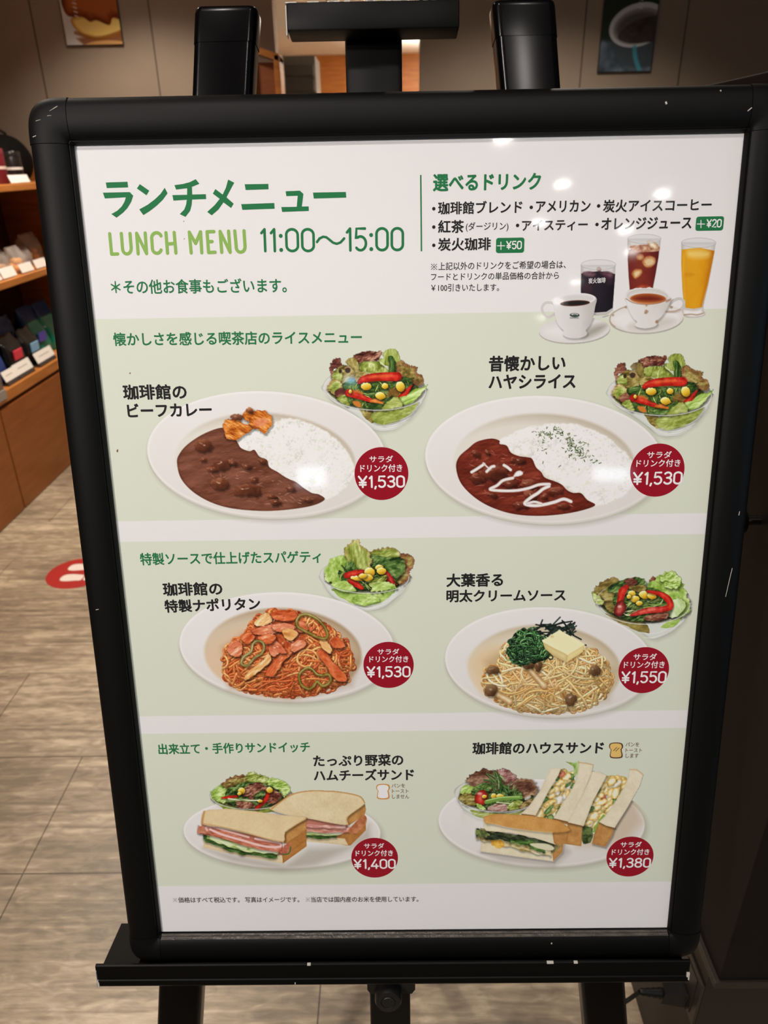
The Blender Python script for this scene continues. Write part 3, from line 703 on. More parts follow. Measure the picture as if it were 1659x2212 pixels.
        for c in body:
            for st in G[c][1]:
                q = [a + d * (x + u * k) + n * (wd / 2 + v * hh) for u, v in st]
                if c == ':':
                    t = np.linspace(0, 2 * math.pi, 20, endpoint=False); s.put(q[0] + np.stack([np.cos(t), np.sin(t)], -1) * wd * .72, [tuple(range(20))]); continue
                # straight pieces keep their corners: draw each leg of a polyline, joints rounded by the pen
                q = np.array(q); big = len(q) > 6
                if big: s.stroke(q, wd * .98 if c != '+' else wd, raw=True)
                else:
                    for i in range(len(q) - 1): s.stroke(q[i:i + 2], wd * (.62 if c == '+' else .98), raw=True)
            x += (G[c][0] + gap) * k
        return s
    def out(s, name, m_, parent=None, label=None):
        o = s.build(name, m_, parent or poster)
        if label: o['label'] = label
        return o
Z1, Z2 = 1.2e-4, 1.7e-4
# title
def zf(ox, oy, sc): return lambda pts: [(ox + x / sc, oy + y / sc) for x, y in pts]
q = zf(200, 360, 3.95); r_ = zf(560, 360, 4.608)
T = Ink(Z1)
sp = lambda p: p
for pts in ([(113, 135), (298, 129), (304, 177), (121, 183)],
            [(88, 222), (318, 217), (347, 248), (330, 300), (300, 350), (262, 392), (205, 436), (160, 405), (212, 375), (248, 340), (272, 300), (284, 262), (105, 272)],
            [(403, 149), (484, 205), (460, 245), (378, 186)], [(616, 180), (640, 228), (598, 285), (545, 335), (490, 378), (434, 414), (398, 365), (470, 325), (530, 280), (580, 232)],
            [(880, 107), (912, 146), (860, 168), (848, 172), (850, 238), (967, 235), (969, 277), (850, 281), (845, 330), (832, 378), (793, 429), (744, 405), (782, 366), (798, 325), (804, 283), (690, 290), (681, 243), (806, 240), (807, 184), (713, 196), (698, 158), (770, 148), (830, 132)],
            [(1157, 110), (1209, 137), (1172, 205), (1143, 262), (1204, 316), (1182, 354), (1117, 305), (1075, 365), (1017, 416), (978, 386), (1040, 330), (1085, 275), (1026, 230), (1048, 191), (1110, 238), (1138, 178)],
            [(1298, 150), (1500, 147), (1502, 193), (1306, 200)], [(1268, 320), (1550, 310), (1554, 359), (1278, 369)]):
    T.poly(q(pts))
for pts in ([(262, 245), (405, 239), (440, 272), (433, 330), (424, 397), (492, 396), (494, 441), (228, 451), (219, 402), (373, 400), (383, 290), (270, 294)], [(535, 258), (862, 252), (867, 308), (543, 318)]):
    T.poly(r_(pts))
T.out('title_lettering', I_GREEN)
T = Ink(Z1); wl_ = .0105 * .72
def arc(cx, cy, rx, ry, a0, a1, n=14): return [(cx + rx * math.cos(math.radians(t)), cy + ry * math.sin(math.radians(t))) for t in np.linspace(a0, a1, n)]
for pts in ([(146, 573), (163, 747)], [(163, 747), (215, 745)], [(245, 571), (256, 700)] , arc(293, 698, 37, 47, 175, 5), [(330, 698), (319, 571)],
            [(376, 569), (389, 744)], [(376, 569), (461, 742)], [(449, 567), (461, 742)],
            arc(546, 610, 42, 46, -25, -178), [(504, 606), (511, 700)], arc(549, 697, 38, 42, 178, 20),
            [(626, 564), (640, 739)], [(696, 562), (711, 737)], [(634, 660), (703, 656)],
            [(825, 559), (842, 737)], [(825, 559), (879, 655)], [(921, 557), (879, 655)], [(921, 557), (932, 735)],
            [(977, 556), (990, 733)], [(977, 556), (1035, 554)], [(984, 641), (1020, 639)], [(990, 733), (1046, 730)],
            [(1088, 553), (1102, 731)], [(1088, 553), (1174, 731)], [(1160, 551), (1174, 731)],
            [(1213, 549), (1226, 686)], arc(1263, 684, 38, 46, 176, 4), [(1301, 684), (1292, 548)]):
    T.stroke(q(pts), .0029)
T.out('subtitle_lettering', I_LIME)
T = Ink(Z1); T.digits('11:00', 561, 545.5, 681, 545.2, 53, .0024); T.digits('15:00', 745, 544, 873, 543, 53, .0024)
t = [(570 + 279 * k / 30, 758 - 0.0 * k) for k in range(31)]
T.stroke(r_([(575, 750), (600, 715), (635, 698), (668, 703), (700, 728), (735, 757), (772, 768), (808, 755), (845, 715)]), .0022)
T.out('opening_hours_lettering', I_GREEN)
Ink(Z1).text('＊その他お食事もございます。', 241, 636, 620, 632.5, 32, .018).out('other_meals_lettering', I_GREEN)
Ink(Z1).poly([(907.3, 378), (910.5, 378), (912, 543), (908.8, 543)]).out('divider_line', I_GREEN)
Ink(Z1).text('選べるドリンク', 935, 414, 1168, 411, 38, .030).out('drinks_heading_lettering', I_GREEN)
T = Ink(Z1)
for x, y in ((937, 451), (1147.5, 448), (1293, 445), (937, 490.5), (1118, 487), (1289.5, 485), (937, 530)): T.disc(x, y, .0015)
T.text('珈琲館ブレンド', 946, 464, 1128, 461, 28.5, .024).text('アメリカン', 1157, 459.5, 1275, 458, 26, .024).text('炭火アイスコーヒー', 1302, 459.5, 1536, 456, 28, .024)
T.text('紅茶', 946, 504, 1002, 503.5, 28.5, .024).text('アイスティー', 1127, 500, 1269, 497.5, 24, .024).text('オレンジジュース', 1298, 497, 1493, 494, 26.5, .024)
T.text('炭火珈琲', 946, 542.5, 1060, 541, 28.5, .024)
T.text('(ダージリン)', 1006, 501, 1098, 500, 21, .010)
T.out('drink_names_lettering', I_BLACK)
for bx, tx, dx in (((1071, 513, 1133, 547), '\u00a550', (1093, 539, 1127, 538.5)), ((1501.5, 467, 1564.5, 499), '\u00a520', (1525, 492, 1558, 491.5))):
    bd = Ink(Z1).rrect(*bx, .0022).out('extra_charge_tag', I_GREEN)
    T = Ink(Z2).digits(tx, *dx, 18.5, .00105)
    cx = dx[0] - 11; cy = dx[1] - 8
    T.stroke([(cx - 8, cy), (cx + 8, cy)], .0007).stroke([(cx, cy - 8), (cx, cy + 8)], .0007)
    T.out('tag_lettering', I_WHITE, bd)
T = Ink(Z1).kome(937.5, 576.5, 15).text('上記以外のドリンクをご希望の場合は、', 947, 584, 1222, 580, 17.5, .010).text('フードとドリンクの単品価格の合計から', 931, 606.5, 1207, 603, 16.5, .010).text('￥100引きいたします。', 931, 630, 1078, 629, 16.5, .010)
T.out('drink_note_lettering', I_BLACK)
Ink(Z1).text('懐かしさを感じる喫茶店のライスメニュー', 246, 748, 782, 743, 29.5, .022).out('section_heading_lettering', I_GREEN)
Ink(Z1).text('珈琲館の', 267, 864, 404.5, 863, 33.5, .030).text('ビーフカレー', 276.5, 902, 458.5, 899, 30, .030).out('dish_name_lettering', I_BLACK)
Ink(Z1).text('昔懐かしい', 1055.5, 803.5, 1221, 801, 35, .030).text('ハヤシライス', 1055, 841, 1243, 839, 31.5, .030).out('dish_name_lettering', I_BLACK)
Ink(Z1).text('特製ソースで仕上げたスパゲティ', 304, 1221.5, 694, 1216, 27, .022).out('section_heading_lettering', I_GREEN)
Ink(Z1).text('珈琲館の', 353, 1288, 481.5, 1286, 29.5, .030).text('特製ナポリタン', 357, 1324, 563.5, 1318, 28.5, .030).out('dish_name_lettering', I_BLACK)
Ink(Z1).text('大葉香る', 964, 1268.5, 1086.5, 1267, 29.5, .030).text('明太クリームソース', 964, 1301.5, 1221.5, 1299, 27.5, .030).out('dish_name_lettering', I_BLACK)
Ink(Z1).text('出来立て・手作りサンドイッチ', 343, 1630, 670, 1625, 23.5, .024).out('section_heading_lettering', I_GREEN)
Ink(Z1).text('たっぷり野菜の', 677, 1656.5, 871.5, 1654, 25.5, .030).text('ハムチーズサンド', 678, 1687, 894.5, 1685, 25, .030).out('dish_name_lettering', I_BLACK)
Ink(Z1).text('珈琲館のハウスサンド', 1020, 1630, 1303.5, 1628.5, 27, .030).out('dish_name_lettering', I_BLACK)
Ink(Z1).text('パンを', 846, 1701.5, 875, 1701, 8.5, .010).text('トースト', 847, 1713, 882.5, 1713, 8.5, .010).text('しません', 847, 1725, 884, 1725, 9, .010).out('toast_note_lettering', I_BROWN)
Ink(Z1).text('パンを', 1351, 1612.5, 1380.5, 1612.5, 9, .010).text('トースト', 1351, 1625, 1386.5, 1625, 8.5, .010).text('します', 1351, 1637, 1379, 1637, 9.5, .010).out('toast_note_lettering', I_BROWN)
Ink(Z1).kome(378.5, 1944, 10.5).kome(665, 1943, 10.5).text('価格はすべて税込です。', 385.5, 1950, 518, 1949.5, 12, .014).text('写真はイメージです。', 530, 1949.5, 647, 1949, 12, .014).text('当店では国内産のお米を使用しています。', 672, 1949, 904, 1948, 12, .014).out('footnote_lettering', I_GREY)
def bread(x0, y0, x1, y1):
    w_ = x1 - x0; h_ = y1 - y0; f = lambda u, v: (x0 + u * w_, y0 + v * h_)
    return [f(.10, 1), f(.12, .50), f(.02, .36), f(0, .22), f(.06, .09), f(.2, .030), f(.5, 0), f(.8, .030), f(.94, .09), f(1, .22), f(.98, .36), f(.90, .50), f(.93, 1)]
for (x0, y0, x1, y1), oc, ic in (((812.5, 1693, 842.5, 1725), I_ORANGE, I_WHITE), ((1315.5, 1603.5, 1346, 1636.5), I_BROWN, I_TOAST)):
    b = Ink(Z1).poly(spline(bread(x0, y0, x1, y1), True, 4)).out('bread_icon', oc)
    Ink(Z2).poly(spline(bread(x0 + 2.2, y0 + 2, x1 - 3.2, y1 - 2.4), True, 4)).out('icon_crumb', ic, b)
    if ic is I_TOAST:
        T = Ink(Z2 + 3e-5)
        for k in range(2): T.stroke([(1325 + k * 5, 1621.5 + k * 1), (1332 + k * 5, 1614.5 + k * 1)], .00075)
        T.out('icon_marks', I_BROWN, b)
# price seals
SEALS = [((824, 1023.5), '1,530', (798, 999, 849, 998.5, 14.5), (778.5, 1020, 869, 1019, 16.5), (773.5, 1054.5, 875, 1053.5, 27)),
         ((1419.8, 1016), '1,530', (1397, 990, 1450, 989.5, 15), (1374, 1009, 1469, 1008, 16), (1365.5, 1048, 1473, 1046.5, 28.5)),
         ((839.4, 1436.6), '1,530', (815.5, 1414, 862.5, 1413.5, 12.5), (798, 1431, 882, 1430.5, 14), (792, 1463.5, 887, 1463, 24.5)),
         ((1390.5, 1447.9), '1,550', (1368, 1426, 1418, 1425.5, 14), (1347, 1443.5, 1435, 1443, 15), (1340.5, 1476, 1438.5, 1475.5, 26)),
         ((809.3, 1853), '1,400', (786.5, 1833, 830, 1832.5, 11.5), (768.5, 1849.5, 849, 1849, 13), (764, 1877, 855, 1876.5, 21.5)),
         ((1360.8, 1850.5), '1,380', (1340, 1830.5, 1385.5, 1830, 12), (1321, 1847, 1402, 1846.5, 13), (1314, 1874.5, 1405, 1874, 21.5))]
for (cx, cy), pr, t1, t2, t3 in SEALS:
    s_ = Ink(1.0e-4).disc(cx, cy, .0260).out('price_seal', I_RED)
    Ink(Z2).text('サラダ', *t1, .014).text('ドリンク付き', *t2, .014).digits('\u00a5' + pr, *t3, .0019).out('price_lettering', I_WHITE, s_)
# specks left on the sheet
I_SPECK = ink_mat('brown_speck', (112, 74, 40))
for x, y, w_ in ((254, 974, 3.2), (281, 806, 2.0), (397, 478, 1.4), (398, 516, 1.6)):
    Ink(Z1).poly(rag(ell(x, y, w_ * .55, w_, 20, 9), w_ * .3, .6, int(x), 3)).out('brown_speck', I_SPECK)
# ------------------------------------------------------------------ printed food: shared pieces
def plate(s, outer, well, rim=(233, 222, 214), lip=4.0, wellc=((196, 178, 156), (226, 214, 200)), wf=(226, 213, 198)):
    """outer, well: (cx, cy, rx, ry, rot) in samples; soft shadow, thick lower lip, rim and hollow"""
    cx, cy, rx, ry, ro = outer; o = ell(*outer)
    s.t = (0, 0, 1)
    s.shade(o + np.array([4, 7]), .42, 13, 'printed_plate', (120, 112, 92))
    s.fill(o + np.array([0, lip]), lambda x, y, d: ramp(np.clip(d / 9, 0, 1), [(0, (190, 178, 162)), (.4, (214, 203, 190)), (1, (224, 214, 204))]), 'printed_plate')
    def rimc(x, y, d):
        u = (x - cx) / rx; v = (y - cy) / ry
        t = .55 + .25 * (-v) - .12 * u + .15 * fbm(x, y, 70, 3, 2)
        c = ramp(np.clip(t, 0, 1), [(0, (216, 203, 192)), (.5, (228, 216, 207)), (1, (235, 224, 218))])
        e = np.exp(-((d - 2.5) / 2.2) ** 2); return c + (e * .025)[..., None]
    s.fill(o, rimc, 'printed_plate')
    wx, wy, wrx, wry, wro = well
    def wc(x, y, d):
        u = (x - wx) / wrx; v = (y - wy) / wry
        k = np.clip(d / (wry * .42), 0, 1); t = np.clip(.45 - .35 * u * (1 - k) - .45 * (-v) * (1 - k) + .5 * k, 0, 1)
        return ramp(t, [(0, wellc[0]), (.6, wellc[1]), (1, wf)])
    s.fill(ell(*well), wc, 'printed_plate', soft=7)
    return s
def start(*a):
    s = Pic(*a); s.c0 = s.c.copy(); return s
def rice(s, region, n, seed, base=(240, 233, 222), zt=None):
    p = s.P(spline(region)); p = p + np.stack([fbm(p[:, 0], p[:, 1], 7, seed, 3), fbm(p[:, 1], p[:, 0], 7, seed + 1, 3)], -1) * 7 - 3.5
    W = s.win(p, 0); D = s.sd(p, W); X = s.X[W]; Y = s.Y[W]; r = np.random.RandomState(seed)
    s.t = (0, 0, 1); before = s.c.copy()
    s.fill(p, lambda x, y, d: ramp(np.clip(fbm(x, y, 9, seed, 4) * .6 + .3 * np.clip(d / 12, 0, 1), 0, 1), [(0, (226, 212, 190)), (1, (240, 231, 217))]), 'rice', soft=4, raw=True)
    for k in range(n):
        i = r.randint(D.shape[0]); j = r.randint(D.shape[1])
        if D[i, j] < .5: continue
        x = X[i, j]; y = Y[i, j]; a = r.rand() * 6.28; L = 1.6 + r.rand() * 2.0
        hump = fbm(np.array(x), np.array(y), 26, seed + 3, 3) * 30 + min(D[i, j], 26) * .25
        s.body([(x - L * math.cos(a), y - L * math.sin(a)), (x + L * math.cos(a), y + L * math.sin(a))], 1.9 + r.rand() * .7, hump + r.rand() * 1.6, np.array(base) + (r.rand() - .5) * 8, step=.8)
    s.lay('rice', .90, .16, .05, 8, .020, 3.0)
    # clumps: broad light and shade over the heap
    h = blur(fbm(s.X, s.Y, 24, seed + 3, 4) + .35 * fbm(s.X, s.Y, 9, seed + 5, 3), 1.2); gy, gx = np.gradient(h); t = np.clip((-(gy * .8 + gx * .5)) * 5.5, -1, .7)
    m_ = (s.lab == s.L('rice'))[..., None]; warm = np.array([.97, .93, .84])
    k = np.clip(-t, 0, 1)[..., None] * .55; c = s.c * (1 - k) + s.c * warm * .93 * k; c = c + (np.clip(t, 0, 1)[..., None] * .045)
    c = .32 * c + .68 * blur(c, 1.2)
    e = np.full(s.lab.shape, 0.); e[W] = np.clip((D + 1) / 5, 0, 1); e = e[..., None]
    s.c = before * (1 - e) + c * e
    return s
def sauce(s, region, seed, name='sauce', dark=(74, 30, 16), mid=(108, 50, 28), lite=(140, 74, 46), sheen=.5):
    p = spline(region)
    def c(x, y, d):
        h = fbm(x, y, 20, seed, 5, -12, 2.4); g = np.gradient(h)[0] * 9
        t = np.clip(.40 + (h - .5) * .55 - g * sheen + .10 * (fbm(x, y, 60, seed + 9, 2) - .5), 0, 1)
        e = np.clip(d / 6, 0, 1); t = t * (.55 + .45 * e)
        return ramp(t, [(0, dark), (.45, mid), (.8, lite), (1, (196, 140, 108))])
    return s.fill(p, c, name, soft=1.3)
def lump(s, cx, cy, rx, ry, rot, seed, name=None, cols=((48, 20, 12), (104, 52, 30), (168, 104, 74)), hi=(226, 190, 164), hl=.8):
    """glossy chunk with its own soft shadow"""
    p = rag(ell(cx, cy, rx, ry, rot, 9), rx * .16, .2, seed, 6); sc = s.t[2]
    q = s.P(p); W = s.win(q + np.array([1.5, 3]), 10); D = s.sd(q + np.array([1.5, 3]), W); a = np.clip(.5 + D / 6, 0, 1) * .5; s.c[W] *= (1 - a[..., None])
    c0 = s.P([(cx, cy)])[0]
    def c(x, y, d):
        u = (x - c0[0]) / (rx / sc); v = (y - c0[1]) / (ry / sc)
        t = .48 - .30 * v - .18 * u + .55 * (fbm(x, y, 11, seed, 3) - .5)
        return ramp(np.clip(t, 0, 1), [(0, cols[0]), (.5, cols[1]), (1, cols[2])])
    s.fill(p, c, name, soft=1.0)
    if hl:
        r = random.Random(seed)
        for k in range(2):
            a0 = r.uniform(150, 260); h = ell(cx - rx * .25 + r.uniform(-.2, .3) * rx, cy - ry * .35 + r.uniform(-.1, .3) * ry, rx * r.uniform(.10, .28), ry * r.uniform(.08, .16), rot + r.uniform(-30, 30), 12)
            s.fill(h, hi, None, soft=1.4, alpha=hl * r.uniform(.4, .9))
    return s
def glints(s, region, n, seed, col=(214, 160, 128), size=(8, 26), alpha=.6, name=None):
    p = s.P(spline(region)); W = s.win(p, 0); D = s.sd(p, W); r = np.random.RandomState(seed); I, J = np.nonzero(D > 3); t0 = s.t
    for k in range(n):
        q = r.randint(len(I)); x = s.X[W][I[q], J[q]]; y = s.Y[W][I[q], J[q]]; L = r.uniform(*size) / t0[2]; a = r.normal(0, .5)
        s.t = (0, 0, 1); s.line([(x - L / 2 * math.cos(a), y - L / 2 * math.sin(a)), (x, y + r.normal(0, .6)), (x + L / 2 * math.cos(a), y + L / 2 * math.sin(a))], r.uniform(1.0, 2.4), col, None, alpha * r.uniform(.3, 1), taper=(.2, 1, .2))
    s.t = t0; return s
def cells(x, y, sc, seed, rim):
    h = fbm(x, y, sc, seed, 3); return np.exp(-((h - .5) / rim) ** 2)
def leaf(s, pts, cols, seed, name, frill=5, freq=.5, ang=0, st=1.6, sc=9, shadow=.45, vein=None, edge=None, contrast=1.0, soft=.9, up=True):
    sc = sc * 1.7
    """a lettuce leaf: folds lit from the upper left, ridges, ragged rim"""
    p = rag(pts, frill, freq, seed, 9)
    def c(x, y, d):
        h = fbm(x, y, sc, seed, 4, ang, st) + .35 * (1 - np.abs(2 * fbm(x, y, sc * .8, seed + 31, 3, ang, st) - 1))
        gy, gx = np.gradient(h); t = .55 + (-(gy * .8 + gx * .6)) * 4.2 * contrast + (h - .68) * .9 * contrast + .10 * (fbm(x, y, 3.5, seed + 51, 2, ang, st) - .5)
        t = t + .13 * np.clip(1 - d / 5, 0, 1) * (1 if edge else .0) - .10 * np.clip(1 - d / 2.0, 0, 1)
        cc = ramp(np.clip(t, 0, 1), cols)
        if edge is not None:
            k = np.clip(1 - d / edge[1] + 1.2 * (fbm(x, y, 6, seed + 7, 2) - .5), 0, 1)[..., None] * edge[2]; cc = cc * (1 - k) + np.array(edge[0]) / 255. * k * (0.65 + .7 * np.clip(t, 0, 1))[..., None]
        return cc
    s.fill(p, c, name, soft=soft, shadow=shadow)
    if vein is not None: s.line(vein[0], vein[1], vein[2], name, .8, taper=(1, .7, .2))
    return s
GR = [(0, (60, 70, 16)), (.35, (118, 128, 42)), (.62, (162, 170, 80)), (.85, (198, 202, 124)), (1, (222, 222, 160))]      # yellow-green lettuce
DG = [(0, (14, 26, 10)), (.4, (38, 62, 22)), (.7, (78, 106, 44)), (1, (140, 160, 92))]                              # dark greens
LG = [(0, (84, 110, 34)), (.4, (142, 170, 66)), (.7, (182, 204, 106)), (1, (222, 230, 164))]                        # fresh light green
RL = [(0, (40, 14, 14)), (.4, (94, 44, 34)), (.7, (142, 84, 62)), (1, (196, 146, 118))]                             # red leaf
OL = [(0, (56, 44, 12)), (.4, (116, 94, 40)), (.7, (160, 138, 70)), (1, (200, 182, 116))]                           # olive brown
def corn(s, cx, cy, rx, ry, rot, seed, name='corn'):
    c0 = s.P([(cx, cy)])[0]; sc = s.t[2]
    p = rag(ell(cx, cy, rx, ry, rot, 12), rx * .06, .4, seed, 4)
    def c(x, y, d):
        u = (x - c0[0]) / (rx / sc); v = (y - c0[1]) / (ry / sc); t = .62 - .42 * v - .2 * u
        return ramp(np.clip(t, 0, 1), [(0, (150, 96, 14)), (.45, (222, 172, 40)), (.8, (246, 212, 92)), (1, (252, 238, 176))])
    return s.fill(p, c, name, soft=1, shadow=.5, sh_off=(1, 2))
def pepper(s, pts, wd, seed, name='red_pepper', cols=((128, 14, 12), (204, 36, 24), (234, 92, 58)), taper=(1, 1, 1), hi=.7):
    sc = s.t[2]
    q = s.P(pts)
    s2 = s.t; s.t = (0, 0, 1); s.line(q + np.array([1, 3]), wd / sc * 1.05, (20, 14, 6), None, .4, soft=3, taper=taper); s.t = s2
    s.line(pts, wd, lambda x, y, d: ramp(np.clip(.25 + d / (wd / sc / 2) * .35 + .8 * (fbm(x, y, 9, seed, 3) - .45), 0, 1), [(0, cols[0]), (.5, cols[1]), (1, cols[2])]), name, soft=1, taper=taper)
    if hi:
        p = np.array(pts, float) + np.array([0, -wd * .12]); s.line(p[: max(2, len(p))], wd * .22, (250, 170, 130), None, hi * .35, soft=4, taper=(.2, 1, .2))
    return s
def shreds(s, region, n, seed, cols, name, ln=(30, 70), wd=7, ang=None):
    """thin cut greens"""
    p = s.P(spline(region)); W = s.win(p, 0); D = s.sd(p, W); r = np.random.RandomState(seed); I, J = np.nonzero(D > 0); sc = s.t[2]; ox, oy, _ = s.t
    for k in range(n):
        q = r.randint(len(I)); x = (s.X[W][I[q], J[q]] - ox) * sc; y = (s.Y[W][I[q], J[q]] - oy) * sc; L = r.uniform(*ln); a = r.uniform(-1.5, 1.5) if ang is None else r.normal(math.radians(ang), .35); b = r.normal(0, .25) * L
        c = np.array(cols[r.randint(len(cols))]) * r.uniform(.8, 1.15)
        dx, dy = math.cos(a) * L / 2, math.sin(a) * L / 2
        P_ = [(x - dx, y - dy), (x - dy * b / L, y + dx * b / L), (x + dx, y + dy)]
        s.line(np.array(P_) + np.array([0, 4]), wd * 1.2, (14, 16, 6), None, .35, soft=2.5)
        s.line(P_, wd, lambda xx, yy, d: np.clip(np.array(c) / 255. * (0.75 + .5 * np.clip(d / (wd / sc / 2), 0, 1))[..., None], 0, 1), name, taper=(.4, 1, .4))
    return s
def salad(s, wall, rim, leaves, after, rings=(), under=(), tone=(212, 208, 196)):
    """clear bowl of mixed leaves: wall outline, rim ellipse, then the layers in order"""
    B = 'printed_salad_bowl'; sc = s.t[2]; t0 = s.t
    s.shade(np.array(wall) + np.array([.06, .05]) * 0 + np.array([14, 16]) * sc / 5, .30, 9, B, (120, 112, 92)); s.t = t0
    def wc(x, y, d):
        e = np.clip(d / 7, 0, 1); return ramp(np.clip(.75 * e + .35 * (fbm(x, y, 14, 4, 3, 0, 3) - .4), 0, 1), [(0, (176, 172, 158)), (.4, tone), (1, (222, 218, 206))])
    s.fill(spline(wall), wc, B, soft=1.2)
    s.fill(ell(*rim), lambda x, y, d: ramp(np.clip(d / 12, 0, 1), [(0, (224, 216, 206)), (1, (208, 200, 186))]), B)
    for f in under: f(s)
    for a, wd, al in rings: s.line(a, wd, (240, 234, 226), None, al, taper=(.3, 1, .3), soft=1.2)
    bed = np.array(rim[:2]); s.fill(ell(rim[0], rim[1] + rim[3] * .12, rim[2] * .90, rim[3] * .80, rim[4]), lambda x, y, d: ramp(fbm(x, y, 8, 3, 4), [(.2, (34, 34, 14)), (.6, (88, 92, 40)), (.9, (140, 140, 72))]), 'lettuce', soft=4)
    for f in leaves: f(s)
    cx, cy, rx, ry, ro = rim
    fr = ell(cx, cy, rx, ry, ro, 40, -4, 184)
    s.line(fr, .020 * rx, (150, 146, 126), None, .55, smooth=False); s.line(fr + np.array([0, .011 * rx]), .014 * rx, (236, 230, 222), None, .8, smooth=False)
    s.line(ell(cx, cy, rx, ry, ro, 20, 182, 215), .018 * rx, (186, 180, 166), None, .75, smooth=False)
    for f in after: f(s)
    return s
def _l(pts, cols, seed, name='lettuce', **k): return lambda s: leaf(s, pts, cols, seed, name, **k)
def _p(pts, wd, seed, **k): return lambda s: pepper(s, pts, wd, seed, **k)
def _c(*a): return lambda s: corn(s, *a)
def _f(pts, col, name=None, **k): return lambda s: s.fill(spline(pts), col, name, **k)
def _s(region, n, seed, cols, name='lettuce', **k): return lambda s: shreds(s, region, n, seed, cols, name, **k)
def _ln(pts, wd, col, **k): return lambda s: s.line(pts, wd, col, **k)
GREENS = [(70, 96, 34), (104, 128, 50), (140, 160, 74), (52, 74, 28), (170, 186, 104)]

